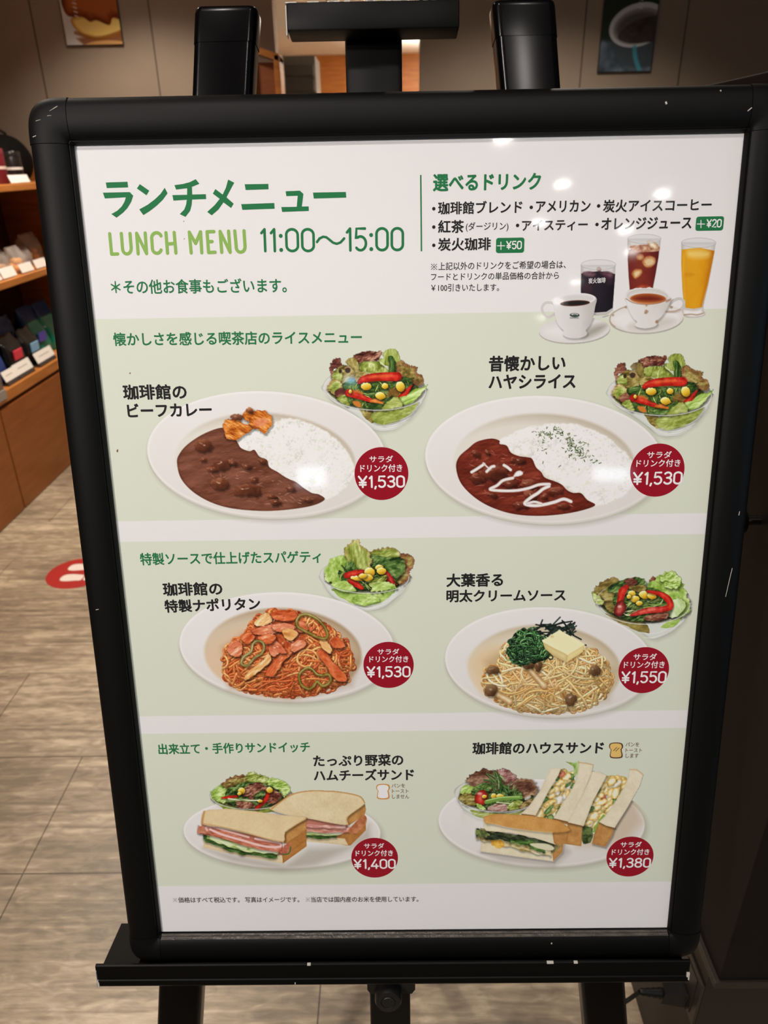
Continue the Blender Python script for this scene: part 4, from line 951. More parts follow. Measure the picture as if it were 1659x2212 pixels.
def salad_a(s):
    DK = (26, 22, 10)
    under = [_l([(640, 830), (780, 850), (830, 960), (800, 1020), (700, 940)], OL, 3, frill=4, shadow=0), _l([(780, 930), (850, 870), (1000, 850), (1200, 820), (1340, 760), (1270, 890), (1120, 990), (950, 1035), (820, 1010)], GR, 5, frill=5, shadow=.2, contrast=.8, sc=12)]
    rings = [([(850, 1055), (1050, 1040), (1250, 950)], 12, .7), ([(870, 1085), (1060, 1068), (1210, 1000)], 9, .8), ([(890, 1105), (1040, 1092), (1150, 1045)], 10, .7), ([(1150, 920), (1280, 870), (1390, 760)], 9, .5), ([(960, 1010), (1180, 960), (1330, 850)], 8, .55)]
    L = [_l([(300, 310), (350, 252), (412, 248), (425, 300), (460, 340), (400, 375), (340, 370), (318, 480), (292, 400)], RL, 11, frill=12, freq=.8, name='red_lettuce'),
         _l([(575, 215), (650, 178), (770, 150), (830, 172), (905, 150), (888, 235), (830, 278), (700, 285), (620, 310), (590, 260)], RL, 12, frill=10, freq=.9, name='red_lettuce', sc=7, contrast=1.3),
         _l([(478, 285), (560, 225), (610, 270), (650, 340), (710, 400), (720, 460), (640, 500), (560, 460), (530, 340)], OL, 13, frill=7, ang=70),
         _l([(636, 310), (700, 285), (800, 280), (880, 285), (930, 330), (985, 372), (985, 420), (900, 440), (800, 430), (720, 425), (650, 372)], GR, 14, frill=7, ang=80, sc=8),
         _l([(928, 190), (970, 145), (1040, 128), (1090, 148), (1112, 200), (1125, 270), (1108, 340), (1085, 425), (1000, 420), (990, 340), (900, 320), (878, 262), (940, 240)], GR, 15, frill=5, ang=85, st=3, sc=7),
         _l([(985, 230), (1030, 215), (1085, 300), (1080, 425), (1000, 420), (1000, 320)], DG, 16, frill=3, ang=88, st=4, sc=5, shadow=0, contrast=.8),
         _ln([(895, 290), (940, 330), (985, 372)], 14, (224, 222, 184), alpha=.8), _ln([(720, 410), (770, 430), (830, 440)], 18, (226, 210, 176), alpha=.8),
         _l([(1088, 300), (1150, 268), (1200, 312), (1262, 330), (1340, 352), (1322, 405), (1385, 450), (1405, 530), (1372, 572), (1280, 540), (1200, 490), (1110, 450), (1088, 380)], OL, 17, frill=11, freq=.8, ang=40, sc=8, edge=((120, 66, 44), 8, .8)),
         _l([(325, 420), (400, 350), (470, 325), (545, 350), (590, 430), (570, 530), (470, 570), (400, 530), (325, 500)], OL, 18, frill=6, sc=8), _l([(330, 430), (400, 380), (440, 450), (400, 530), (335, 510)], GR, 19, frill=5, shadow=.2),
         lambda s: s.fill(ell(415, 397, 20, 26), (54, 38, 26), None, soft=2), lambda s: s.fill(ell(505, 388, 33, 32), (64, 44, 34), None, soft=2), _ln([(470, 360), (510, 345), (550, 370), (560, 420)], 12, (196, 150, 110), alpha=.8),
         _l([(430, 560), (640, 500), (1000, 480), (1200, 470), (1270, 520), (1250, 610), (1150, 710), (1000, 780), (850, 855), (700, 850), (550, 790), (460, 700)], DG, 20, frill=6, sc=10, contrast=1.2),
         _l([(590, 430), (700, 400), (760, 470), (690, 540), (600, 520)], OL, 21, frill=4, sc=6),
         _l([(290, 540), (345, 488), (425, 540), (445, 640), (400, 700), (320, 660), (256, 604)], GR, 22, frill=8, freq=.8, edge=((150, 60, 40), 5, .5)), _l([(350, 640), (440, 600), (500, 690), (440, 740), (370, 710)], RL, 23, frill=5, name='red_lettuce', contrast=.8),
         _l([(380, 720), (470, 680), (530, 780), (500, 810), (410, 760)], GR, 24, frill=4), _l([(500, 680), (580, 740), (600, 810), (540, 800)], DG, 25, frill=3),
         _s([(620, 560), (800, 520), (1050, 520), (1240, 500), (1200, 660), (1000, 740), (800, 820), (620, 780), (520, 660)], 60, 4, GREENS, ln=(60, 150), wd=13),
         lambda s: s.fill(spline([(1000, 620), (1100, 590), (1150, 660), (1080, 720), (980, 700)]), (146, 84, 34), None, soft=8, alpha=.7),
         lambda s: s.fill(spline([(560, 760), (640, 760), (665, 825), (600, 815)]), (206, 120, 48), 'red_pepper', soft=3),
         _l([(770, 770), (850, 750), (930, 760), (1010, 700), (1040, 680), (1000, 770), (900, 845), (760, 840)], DG, 26, frill=4),
         _p([(640, 528), (700, 492), (860, 466), (1095, 462)], 100, 1, taper=(.45, .95, 1.1)), _ln([(780, 470), (930, 455), (1010, 452)], 30, (244, 130, 60), alpha=.5, soft=6),
         _p([(518, 655), (620, 690), (800, 752)], 84, 2, taper=(1.1, .9, .5)), _ln([(560, 640), (620, 640), (670, 662)], 34, (226, 120, 52), alpha=.8, soft=5), _p([(780, 755), (850, 752), (920, 775)], 54, 3, taper=(.6, 1, .5), cols=((150, 60, 16), (222, 120, 44), (240, 170, 90))),
         _p([(1140, 725), (1195, 655), (1272, 562)], 86, 4, taper=(1, .85, .1)),
         _c(724, 577, 64, 44, 5, 1), _c(948, 575, 40, 36, 0, 2), _c(1132, 580, 52, 62, -30, 3), _c(895, 692, 62, 44, 10, 4), _c(535, 640, 18, 24, 0, 5)]
    A = [_l([(1462, 555), (1400, 590), (1300, 612), (1200, 690), (1120, 712), (1130, 790), (1240, 790), (1350, 706)], LG, 27, frill=6, ang=-25, st=3), _l([(905, 850), (960, 792), (1020, 730), (1100, 705), (1136, 756), (1150, 812), (1060, 840), (960, 858)], GR, 28, frill=7, sc=12, contrast=.8)]
    return salad(s, [(212, 560), (240, 670), (330, 770), (480, 860), (640, 970), (780, 1085), (890, 1118), (1050, 1092), (1250, 965), (1380, 800), (1438, 625), (1200, 520), (600, 450)], (824, 602, 614, 256, 2), L + A, [], rings, under)
# --- beef curry
def curry_well(p): return p
s = start(306, 748, 936, 1140)
salad_a(s.at(660, 730, 5.53))
plate(s, (575.5, 981, 258, 136, 3), (573, 998, 195, 106, 3), lip=6)
s.at(300, 830, 2.765)
rice(s, [(595, 340), (690, 262), (770, 240), (870, 200), (960, 210), (1060, 245), (1150, 300), (1225, 370), (1272, 440), (1290, 520), (1262, 592), (1190, 660), (1110, 692), (1040, 660), (960, 620), (900, 585), (840, 550), (780, 505), (730, 450), (680, 405), (600, 388)], 3600, 7)
s.at(300, 830, 2.765)
sauce(s, [(228, 470), (240, 420), (290, 360), (390, 295), (500, 260), (560, 300), (590, 350), (612, 382), (660, 400), (690, 392), (720, 432), (765, 452), (780, 495), (830, 525), (870, 552), (905, 570), (940, 585), (985, 620), (1035, 650), (1075, 658), (1110, 688), (1040, 724), (900, 748), (740, 757), (560, 742), (430, 705), (320, 640), (250, 560)], 5, 'curry_sauce', dark=(74, 34, 20), mid=(122, 70, 50), lite=(152, 96, 74), sheen=.35)
glints(s, [(600, 420), (720, 470), (860, 570), (1040, 680), (900, 730), (700, 720), (500, 640), (400, 500)], 70, 3, (198, 144, 120), (12, 50), .7)
for q in ((392, 370, 52, 38, 10, 1), (490, 482, 62, 38, -10, 2), (490, 600, 52, 34, 5, 3), (650, 638, 78, 42, 8, 4), (690, 572, 22, 18, 0, 5), (905, 622, 34, 18, 20, 6), (800, 672, 34, 14, 20, 7), (816, 706, 34, 18, 15, 8), (645, 492, 30, 16, 20, 9), (440, 512, 34, 12, 20, 10), (560, 470, 26, 14, 30, 11), (385, 450, 18, 14, 0, 12), (735, 462, 26, 14, 30, 13), (1010, 690, 26, 14, 20, 14), (520, 296, 14, 18, 0, 15)): lump(s, *q, name='beef_chunk')
def pk(x, y, d):
    h = fbm(x, y, 9, 2, 4, 30, 2); g = np.gradient(h)[0]
    return ramp(np.clip(.45 - g * 4 + (h - .5) * .8 - .2 * np.clip(1 - d / 3, 0, 1), 0, 1), [(0, (150, 62, 12)), (.35, (208, 112, 34)), (.65, (232, 150, 72)), (1, (246, 206, 156))])
for i, pp in enumerate(([(500, 255), (508, 220), (545, 208), (600, 215), (610, 260), (575, 300), (530, 300)], [(530, 325), (520, 290), (570, 265), (640, 235), (690, 262), (640, 292), (590, 332)], [(620, 200), (632, 158), (662, 142), (690, 162), (680, 205), (650, 220)], [(690, 160), (735, 158), (785, 180), (797, 225), (772, 272), (742, 292), (700, 262), (660, 240), (665, 200)])):
    s.fill(rag(pp, 6, .5, i + 40, 8), pk, 'red_pickles', shadow=.35)
s.fill(rag([(695, 215), (745, 200), (770, 225), (735, 255), (690, 245)], 3, .5, 3, 8), lambda x, y, d: ramp(fbm(x, y, 7, 8, 3), [(0, (214, 96, 52)), (1, (240, 168, 130))]), 'red_pickles', soft=3, alpha=.8)
lump(s, 582, 196, 42, 18, -3, 20, 'red_pickles', ((60, 26, 14), (120, 66, 44), (176, 122, 92)), hl=.5); lump(s, 660, 158, 24, 15, 20, 21, 'red_pickles', ((70, 30, 14), (138, 74, 40), (206, 150, 110)), hl=.4)
s.build(poster, 8e-5, 'printed_plate', only=['curry_sauce', 'rice', 'beef_chunk', 'red_pickles'], labels={'printed_plate': 'photo of beef curry with rice on a white plate'})
s.build(poster, 8e-5, 'printed_salad_bowl', only=['lettuce', 'red_lettuce', 'red_pepper', 'corn'])
# --- hashed beef rice
s = start(908, 758, 1556, 1150)
salad_a(s.at(1274.3, 739.9, 5.476))
plate(s, (1175.5, 992, 257.5, 137, 2.5), (1176, 1002, 196, 108, 2.5), lip=6)
s.at(900, 830, 2.676)
rice(s, [(470, 335), (520, 295), (600, 262), (700, 235), (830, 222), (950, 232), (1080, 290), (1180, 362), (1255, 450), (1275, 520), (1245, 595), (1180, 655), (1100, 692), (1030, 702), (960, 640), (880, 612), (800, 565), (740, 520), (680, 470), (650, 420), (560, 400), (515, 350)], 4200, 9, base=(242, 234, 224))
s.at(900, 830, 2.676)
sauce(s, [(228, 480), (245, 420), (300, 370), (350, 332), (430, 314), (478, 326), (480, 345), (520, 355), (545, 395), (590, 415), (640, 422), (668, 432), (690, 480), (720, 508), (742, 540), (800, 562), (838, 580), (870, 612), (905, 628), (950, 630), (985, 668), (1030, 702), (900, 742), (720, 761), (560, 750), (430, 710), (330, 650), (255, 570)], 15, 'hash_sauce', dark=(70, 20, 12), mid=(120, 44, 28), lite=(156, 72, 52), sheen=.4)
glints(s, [(300, 420), (420, 350), (520, 400), (640, 450), (720, 540), (860, 640), (960, 690), (800, 720), (500, 700), (300, 560)], 80, 5, (214, 140, 118), (12, 48), .7)
for q in ((455, 505, 90, 46, -12, 31), (350, 545, 46, 26, 10, 32), (590, 440, 44, 18, 10, 33), (540, 575, 46, 22, 0, 34), (660, 640, 46, 26, 30, 35), (800, 620, 44, 20, -10, 36), (740, 650, 20, 18, 0, 37), (600, 700, 46, 18, 10, 38), (345, 400, 30, 16, 40, 39), (410, 395, 20, 10, 40, 41), (650, 580, 60, 24, 0, 42), (440, 640, 30, 14, 20, 43), (840, 705, 40, 14, 0, 44)): lump(s, *q, name='beef_slice', cols=((44, 16, 8), (104, 44, 28), (176, 104, 80)), hl=.6)
CR = lambda x, y, d: ramp(np.clip(d / 3, 0, 1), [(0, (206, 180, 168)), (1, (240, 232, 226))])
for pts, wd in (([(318, 508), (345, 492), (390, 462)], 18), ([(385, 455), (410, 480), (428, 490)], 10), ([(405, 505), (430, 480), (448, 474)], 18), ([(505, 468), (525, 480), (543, 495)], 18), ([(556, 542), (500, 556), (465, 585), (425, 608), (500, 616), (580, 614), (650, 600), (710, 580), (768, 578)], 18), ([(765, 590), (730, 606), (700, 630), (660, 655), (625, 690), (680, 702), (740, 695), (800, 680), (850, 664), (892, 678)], 20), ([(640, 690), (680, 680), (720, 690)], 16)): s.line(pts, wd, CR, 'cream')
s.fill(rag([(558, 535), (570, 510), (590, 500), (612, 508), (610, 525), (585, 535)], 2, .4, 3, 6), CR, 'cream')
r = np.random.RandomState(4)
pa = spline([(705, 300), (740, 292), (790, 280), (850, 285), (885, 320), (900, 360), (930, 385), (975, 400)], False, 10)
for k in range(190):
    b = pa[r.randint(len(pa))] + r.normal(0, [16, 20]);
    if r.rand() < .22: b = np.array([r.uniform(860, 1010), r.uniform(330, 430)])
    if r.rand() < .06: b = np.array([r.uniform(700, 1060), r.uniform(360, 500)])
    a = r.rand() * 3.1; L = r.uniform(3, 7)
    s.line([b - L * np.array([math.cos(a), math.sin(a)]), b + L * np.array([math.cos(a), math.sin(a)])], r.uniform(3, 6), [(52, 66, 30), (86, 98, 54), (38, 46, 22), (120, 124, 78)][r.randint(4)], 'parsley', r.uniform(.6, 1))
for i in range(5): a, b = [(1010, 440), (1025, 455), (1040, 445), (1060, 458), (745, 378)][i]; s.line([(a - 6, b), (a + 6, b - 4)], 5, (60, 76, 38), 'parsley')
s.build(poster, 8e-5, 'printed_plate', only=['hash_sauce', 'rice', 'beef_slice', 'cream', 'parsley'], labels={'printed_plate': 'photo of hashed beef with cream and rice on a white plate'})
s.build(poster, 8e-5, 'printed_salad_bowl', only=['lettuce', 'red_lettuce', 'red_pepper', 'corn'])
# ------------------------------------------------------------------ printed food: the two spaghetti dishes
def strands(s, mound, n, seed, cols, r=(2.6, 3.4), height=40, curl=1.0, length=(60, 170), flow=None):
    """tangled spaghetti heaped inside an outline"""
    p = s.P(spline(mound)); W = s.win(p, 0); D = s.sd(p, W); rr = np.random.RandomState(seed); I, J = np.nonzero(D > 1.5); dm = D.max(); X0 = s.X[W]; Y0 = s.Y[W]
    cx, cy = p.mean(0)
    for k in range(n):
        q = rr.randint(len(I)); x, y = X0[I[q], J[q]], Y0[I[q], J[q]]
        a = rr.rand() * 6.28 if flow is None else flow(x, y) + rr.normal(0, .5); w_ = rr.normal(0, .035) * curl; L = rr.uniform(*length); pts = []; zs = []
        for j in range(int(L / 3)):
            ii = int(round(y - s.oy)) - W[0].start; jj = int(round(x - s.ox)) - W[1].start
            d = D[min(max(ii, 0), D.shape[0] - 1), min(max(jj, 0), D.shape[1] - 1)]
            if d < 1.5:
                g = math.atan2(cy - y, cx - x); da = (g - a + math.pi) % (2 * math.pi) - math.pi; a += np.clip(da, -.5, .5)
            pts.append((x, y)); zs.append(height * math.sqrt(max(0, min(1, d / (dm * .8)))))
            x += 3 * math.cos(a); y += 3 * math.sin(a) * .85; a += w_ + rr.normal(0, .05); w_ += rr.normal(0, .012) * curl; w_ = np.clip(w_, -.16 * curl, .16 * curl)
        if len(pts) < 4: continue
        lift = rr.rand() * 9; zs = np.array(zs) + lift + 3 * np.sin(np.linspace(0, rr.uniform(2, 9), len(zs)) + rr.rand() * 6)
        c = np.array(cols[rr.randint(len(cols))]) * rr.uniform(.88, 1.1)
        s.body(pts, rr.uniform(*r), 0, c, step=.8, zslope=zs)
    return s
def ringv(s, path, wd, cols, seed, name='green_pepper', fillc=None):
    """a thin ring of sweet pepper, drawn as a closed loop"""
    p = spline(path, True, 6); q = np.vstack([p, p[:1]]); sc = s.t[2]
    s.line(q + np.array([3, 7]), wd * 1.3, (40, 16, 4), None, .45, smooth=False, soft=3)
    if fillc: s.fill(p, fillc, None, soft=3, alpha=.55)
    s.line(q, wd, lambda x, y, d: ramp(np.clip(d / (wd / sc / 2) * .6 + .7 * (fbm(x, y, 10, seed, 3) - .35), 0, 1), cols), name, smooth=False, soft=1)
    s.line(p[: len(p) // 3] - np.array([0, wd * .2]), wd * .25, (220, 214, 150), None, .6, smooth=False, soft=1.5)
    return s
def chunk(s, pts, cols, seed, name, frill=3, sc=9, ang=0, hi=None, shadow=.5):
    return leaf(s, pts, cols, seed, name, frill=frill, freq=.3, ang=ang, st=2.2, sc=sc, shadow=shadow, contrast=.7, soft=1.2)
DGs = [(0, (10, 24, 10)), (.4, (30, 58, 26)), (.7, (62, 98, 46)), (1, (130, 158, 96))]
def salad_b(s):
    under = [_l([(1130, 290), (1220, 300), (1330, 312), (1450, 296), (1530, 250), (1470, 320), (1400, 370), (1300, 385), (1200, 350)], LG, 3, frill=4, shadow=0, sc=10, contrast=.7), _l([(1250, 340), (1330, 320), (1400, 350), (1340, 380), (1270, 375)], LG, 8, frill=3, shadow=.3, sc=8)]
    rings = [([(1200, 372), (1330, 400), (1440, 372)], 8, .7), ([(1240, 392), (1330, 408), (1400, 398)], 6, .7), ([(1440, 370), (1520, 310), (1556, 250)], 7, .5), ([(1330, 388), (1440, 360), (1510, 300)], 6, .5)]
    L = [_l([(1095, 180), (1125, 125), (1180, 105), (1230, 120), (1240, 200), (1210, 260), (1150, 262), (1095, 240)], LG, 4, frill=6, ang=70, sc=9),
         _l([(1330, 85), (1400, 70), (1450, 60), (1500, 80), (1520, 120), (1480, 150), (1400, 160), (1330, 140)], GR, 5, frill=7, freq=.8, edge=((150, 110, 60), 5, .6)),
         _l([(1340, 100), (1430, 110), (1520, 110), (1560, 130), (1540, 200), (1470, 230), (1380, 200), (1330, 150)], DG, 6, frill=4, ang=-10, contrast=1.2),
         _l([(1510, 105), (1560, 92), (1590, 130), (1575, 180), (1560, 230), (1500, 268), (1480, 230), (1530, 190), (1545, 150)], OL, 7, frill=9, freq=.9, name='red_lettuce', edge=((116, 56, 38), 7, .9)),
         _l([(1430, 150), (1530, 140), (1540, 190), (1480, 240), (1420, 220)], DG, 17, frill=3, ang=30),
         _l([(1200, 80), (1225, 40), (1275, 16), (1290, 45), (1335, 75), (1352, 130), (1340, 185), (1290, 200), (1240, 190), (1215, 130)], GR, 9, frill=7, freq=.7, ang=75, st=3, sc=7, edge=((150, 104, 50), 5, .6)),
         _l([(1205, 160), (1240, 135), (1280, 190), (1270, 225), (1210, 215)], DG, 10, frill=3, ang=70, sc=5),
         _l([(1170, 190), (1230, 200), (1330, 200), (1430, 190), (1500, 260), (1440, 285), (1330, 300), (1220, 290), (1180, 240)], DG, 11, frill=4, sc=7, contrast=1.3),
         _s([(1200, 190), (1320, 190), (1440, 190), (1470, 260), (1330, 285), (1210, 270)], 26, 3, GREENS, ln=(40, 110), wd=9),
         _p([(1215, 215), (1265, 205), (1305, 198)], 40, 1, taper=(.8, 1, .8)), _p([(1235, 245), (1265, 262), (1300, 285)], 34, 2, taper=(.8, 1, .6)), _p([(1438, 205), (1455, 235), (1480, 268)], 40, 3, taper=(.7, 1, .7), cols=((96, 8, 10), (170, 24, 26), (214, 74, 62))),
         _c(1275, 232, 40, 14, 5, 6), _c(1344, 196, 30, 26, 20, 1), _c(1398, 172, 24, 17, 0, 2), _c(1410, 190, 26, 20, 10, 3), _c(1333, 228, 30, 20, 0, 4), _c(1305, 218, 22, 14, 0, 5),
         _l([(1340, 260), (1400, 225), (1440, 215), (1430, 250), (1370, 285)], GR, 12, frill=2, ang=-30, sc=5)]
    A = [_l([(1130, 270), (1160, 245), (1220, 255), (1270, 300), (1200, 305)], LG, 13, frill=4, contrast=.8), _l([(1350, 290), (1380, 262), (1440, 248), (1490, 270), (1480, 290), (1410, 305), (1360, 305)], LG, 14, frill=7, freq=.8)]
    return salad(s, [(1066, 210), (1085, 265), (1125, 325), (1200, 374), (1330, 410), (1425, 396), (1500, 335), (1545, 275), (1564, 225), (1400, 160), (1200, 160)], (1315, 218, 249, 94, 2), L + A, [], rings, under)
s = start(380, 1160, 920, 1545)
salad_b(s.at(280, 1160, 2.592))
plate(s, (619.7, 1396, 232.5, 117, 2.5), (611, 1412, 170, 98, 2.5), lip=6, wellc=((176, 146, 112), (214, 190, 162)), wf=(226, 190, 154))
s.at(280, 1160, 2.592)
s.shade([(520, 620), (640, 540), (1180, 560), (1290, 700), (1240, 830), (900, 910), (560, 850)], .30, 14, 'printed_plate', (120, 60, 20))
MD = [(522, 730), (532, 660), (560, 600), (640, 550), (670, 500), (720, 445), (800, 415), (880, 410), (960, 430), (1060, 470), (1130, 520), (1190, 570), (1235, 640), (1258, 715), (1228, 750), (1222, 800), (1130, 845), (1000, 880), (880, 890), (760, 882), (640, 855), (560, 815), (530, 775)]
s.fill(spline(MD), lambda x, y, d: ramp(fbm(x, y, 7, 2, 3), [(0, (90, 32, 8)), (1, (176, 82, 28))]), 'napolitan_spaghetti')
strands(s, MD, 300, 3, [(218, 106, 50), (204, 90, 40), (226, 122, 60), (192, 78, 34), (232, 140, 76)], r=(2.2, 2.9), height=30, curl=1.1)
s.lay('napolitan_spaghetti', .62, .46, .22, 12, .042, 2.6, tint=(.55, 1.15, 1.5))
TOM = [(0, (120, 34, 10)), (.4, (196, 76, 34)), (.7, (226, 116, 66)), (1, (248, 190, 150))]; PNK = [(0, (150, 52, 24)), (.4, (214, 106, 66)), (.7, (236, 150, 110)), (1, (252, 216, 186))]; ONI = [(0, (176, 92, 30)), (.4, (226, 154, 82)), (.7, (242, 190, 126)), (1, (254, 228, 190))]
s.fill(spline([(690, 520), (740, 450), (830, 420), (930, 440), (980, 520), (960, 620), (860, 660), (740, 620)]), lambda x, y, d: ramp(np.clip(fbm(x, y, 8, 12, 4) + .0, 0, 1), [(.2, (140, 40, 14)), (.6, (206, 86, 44)), (.9, (236, 140, 96))]), 'napolitan_spaghetti', soft=14, alpha=.75)
for i, (pp, cc, nm) in enumerate((([(700, 480), (730, 440), (775, 425), (800, 460), (770, 490), (720, 500)], ONI, 'onion'), ([(790, 430), (850, 410), (920, 420), (935, 450), (880, 470), (810, 460)], TOM, 'bacon'), ([(690, 520), (760, 495), (830, 490), (840, 520), (770, 545), (700, 545)], PNK, 'onion'),
        ([(800, 490), (860, 480), (915, 490), (920, 520), (850, 530), (810, 520)], PNK, 'bacon'), ([(860, 520), (910, 515), (945, 545), (900, 580), (865, 560)], ONI, 'onion'), ([(545, 620), (590, 580), (630, 600), (620, 660), (570, 665)], PNK, 'bacon'), ([(620, 560), (670, 530), (700, 560), (660, 600)], TOM, 'onion'),
        ([(760, 765), (800, 690), (870, 620), (905, 600), (915, 640), (860, 700), (815, 770), (780, 780)], TOM, 'bacon'), ([(780, 620), (820, 580), (850, 610), (880, 650), (840, 650), (800, 670)], PNK, 'bacon'), ([(640, 790), (680, 740), (740, 690), (780, 660), (790, 690), (740, 740), (700, 770), (660, 800)], ONI, 'onion'),
        ([(905, 600), (960, 575), (990, 600), (950, 635), (910, 640)], PNK, 'onion'), ([(1050, 650), (1090, 625), (1130, 690), (1180, 740), (1215, 780), (1200, 810), (1140, 790), (1100, 720)], TOM, 'bacon'), ([(1060, 590), (1090, 575), (1132, 620), (1125, 650), (1090, 635)], ONI, 'onion'),
        ([(1140, 560), (1180, 570), (1205, 610), (1160, 625), (1130, 600)], TOM, 'bacon'), ([(930, 470), (980, 480), (1000, 520), (950, 530)], PNK, 'onion'), ([(720, 560), (780, 540), (820, 560), (790, 600), (740, 590)], TOM, 'bacon'))):
    chunk(s, pp, cc, i + 60, nm, sc=8, ang=[-40, 0, -10, 0, 20, -30, -30, -55, 30, -45, -20, 50, 50, 40, 20, 0][i])
glints(s, [(700, 450), (900, 430), (960, 560), (900, 680), (760, 660)], 40, 8, (255, 224, 196), (6, 20), .7)
GP = [(0, (82, 66, 16)), (.5, (140, 118, 48)), (1, (198, 178, 104))]
ringv(s, [(935, 470), (955, 440), (1000, 435), (1050, 460), (1090, 500), (1108, 545), (1095, 568), (1050, 560), (1010, 540), (970, 520), (940, 500)], 16, GP, 1)
ringv(s, [(625, 700), (640, 670), (680, 640), (690, 600), (715, 582), (745, 592), (752, 625), (735, 655), (700, 675), (665, 715), (635, 718)], 14, [(0, (96, 84, 30)), (.5, (152, 140, 84)), (1, (206, 196, 146))], 2)
ringv(s, [(950, 770), (990, 735), (1020, 740), (1050, 770), (1080, 775), (1115, 770), (1125, 805), (1085, 835), (1050, 810), (1030, 835), (1000, 850), (960, 825)], 16, GP, 3)
s.build(poster, 8e-5, 'printed_plate', only=['napolitan_spaghetti', 'onion', 'bacon', 'green_pepper'], labels={'printed_plate': 'photo of red tomato spaghetti with pepper rings on a white plate'})
s.build(poster, 8e-5, 'printed_salad_bowl', only=['lettuce', 'red_lettuce', 'red_pepper', 'corn'])
# ---- cream spaghetti with shiso
def salad_c(s):
    under = [_l([(1060, 350), (1180, 390), (1300, 405), (1330, 470), (1240, 450), (1130, 400)], OL, 3, frill=3, shadow=0, contrast=.6), _l([(1400, 440), (1440, 400), (1530, 370), (1480, 430)], LG, 4, frill=2, shadow=0, contrast=.6)]
    rings = [([(1290, 495), (1350, 500), (1440, 470)], 7, .7), ([(1260, 470), (1380, 470), (1480, 420)], 6, .5), ([(1450, 460), (1530, 400), (1560, 350)], 7, .5)]
    L = [_l([(982, 225), (1010, 190), (1060, 150), (1120, 138), (1150, 180), (1130, 260), (1080, 300), (1030, 290), (1050, 260), (1000, 250)], OL, 5, frill=8, freq=.7, edge=((110, 72, 40), 6, .5)),
         _l([(980, 225), (1020, 245), (1055, 280), (1040, 300), (1000, 280)], GR, 25, frill=4),
         _l([(1075, 205), (1130, 160), (1200, 135), (1290, 140), (1310, 180), (1240, 215), (1150, 230)], DG, 6, frill=5, ang=-20, contrast=1.2),
         _l([(1180, 150), (1230, 138), (1260, 165), (1210, 190)], RL, 7, frill=4, name='red_lettuce'), _l([(1330, 150), (1360, 128), (1375, 170), (1340, 185)], RL, 8, frill=4, name='red_lettuce'),
         _l([(1060, 300), (1110, 265), (1160, 270), (1150, 330), (1110, 350), (1075, 330)], OL, 9, frill=4),
         _l([(1310, 190), (1360, 150), (1420, 105), (1470, 98), (1520, 140), (1545, 210), (1572, 290), (1565, 345), (1510, 375), (1440, 360), (1460, 300), (1440, 250), (1380, 215)], LG, 10, frill=8, freq=.7, sc=9, ang=50),
         _l([(1400, 130), (1470, 105), (1520, 145), (1500, 200), (1430, 190)], LG, 11, frill=7, freq=.8, sc=6, contrast=1.3),
         _l([(1450, 290), (1510, 260), (1550, 300), (1500, 370), (1440, 370)], [(0, (150, 170, 90)), (.5, (200, 214, 150)), (1, (236, 240, 206))], 12, frill=4, ang=60, st=3),
         _l([(1120, 240), (1300, 190), (1420, 240), (1460, 330), (1400, 385), (1280, 400), (1150, 380), (1120, 320)], DG, 13, frill=4, contrast=1.3, sc=7),
         _l([(1290, 380), (1350, 355), (1440, 345), (1430, 385), (1350, 400)], RL, 14, frill=4, name='red_lettuce'), _l([(1200, 195), (1290, 180), (1310, 210), (1260, 225)], OL, 15, frill=3),
         _s([(1180, 280), (1300, 270), (1400, 280), (1380, 340), (1250, 345), (1180, 340)], 34, 5, [(150, 170, 84), (190, 204, 130), (120, 140, 60), (214, 222, 160)], ln=(50, 130), wd=9, ang=-20),
         _p([(1190, 190), (1165, 220), (1150, 280)], 46, 1, taper=(.6, 1, .8)), lambda s: s.fill(rag(ell(1152, 322, 36, 48, 20, 12), 4, .4, 3, 5), lambda x, y, d: ramp(np.clip(d / 10 + .3 * fbm(x, y, 6, 2, 2), 0, 1), [(0, (70, 14, 14)), (.6, (140, 38, 34)), (1, (196, 90, 76))]), 'red_pepper', shadow=.4),
         lambda s: s.fill(ell(1148, 310, 12, 8, 0), (240, 214, 200), None, soft=3, alpha=.7),
         _c(1222, 232, 24, 20, 0, 1, 'corn'), _c(1300, 240, 36, 24, 10, 2), _c(1243, 264, 26, 20, 0, 3), _c(1345, 246, 28, 20, 10, 4), _c(1268, 290, 20, 14, 0, 5), _c(1205, 250, 14, 14, 0, 6),
         _p([(1318, 218), (1390, 232), (1440, 262), (1456, 310), (1400, 330)], 40, 2, taper=(.4, 1, .9)), _p([(1400, 328), (1310, 336), (1222, 362)], 36, 3, taper=(1, 1, .5), cols=((150, 20, 18), (216, 62, 52), (240, 140, 120)))]
    return salad(s, [(1010, 290), (1060, 350), (1150, 395), (1250, 440), (1320, 500), (1370, 508), (1470, 465), (1545, 390), (1578, 280), (1500, 200), (1100, 160)], (1292, 285, 284, 130, 2), L, [], rings, under)
s = start(950, 1220, 1500, 1580)
salad_c(s.at(930, 1200, 2.812))
plate(s, (1186, 1429, 225, 117.5, 2.5), (1176, 1446, 165, 96, 2.5), lip=6, rim=(230, 222, 222), wellc=((196, 172, 140), (222, 204, 178)), wf=(232, 208, 176))
s.at(930, 1200, 2.812)
s.fill(spline([(240, 640), (330, 560), (420, 560), (430, 660), (340, 740), (330, 840), (280, 760)]), (226, 190, 144), None, soft=26, alpha=.6)
s.shade([(330, 640), (460, 560), (1000, 580), (1130, 700), (1080, 880), (700, 960), (360, 860)], .26, 14, 'printed_plate', (130, 84, 30))
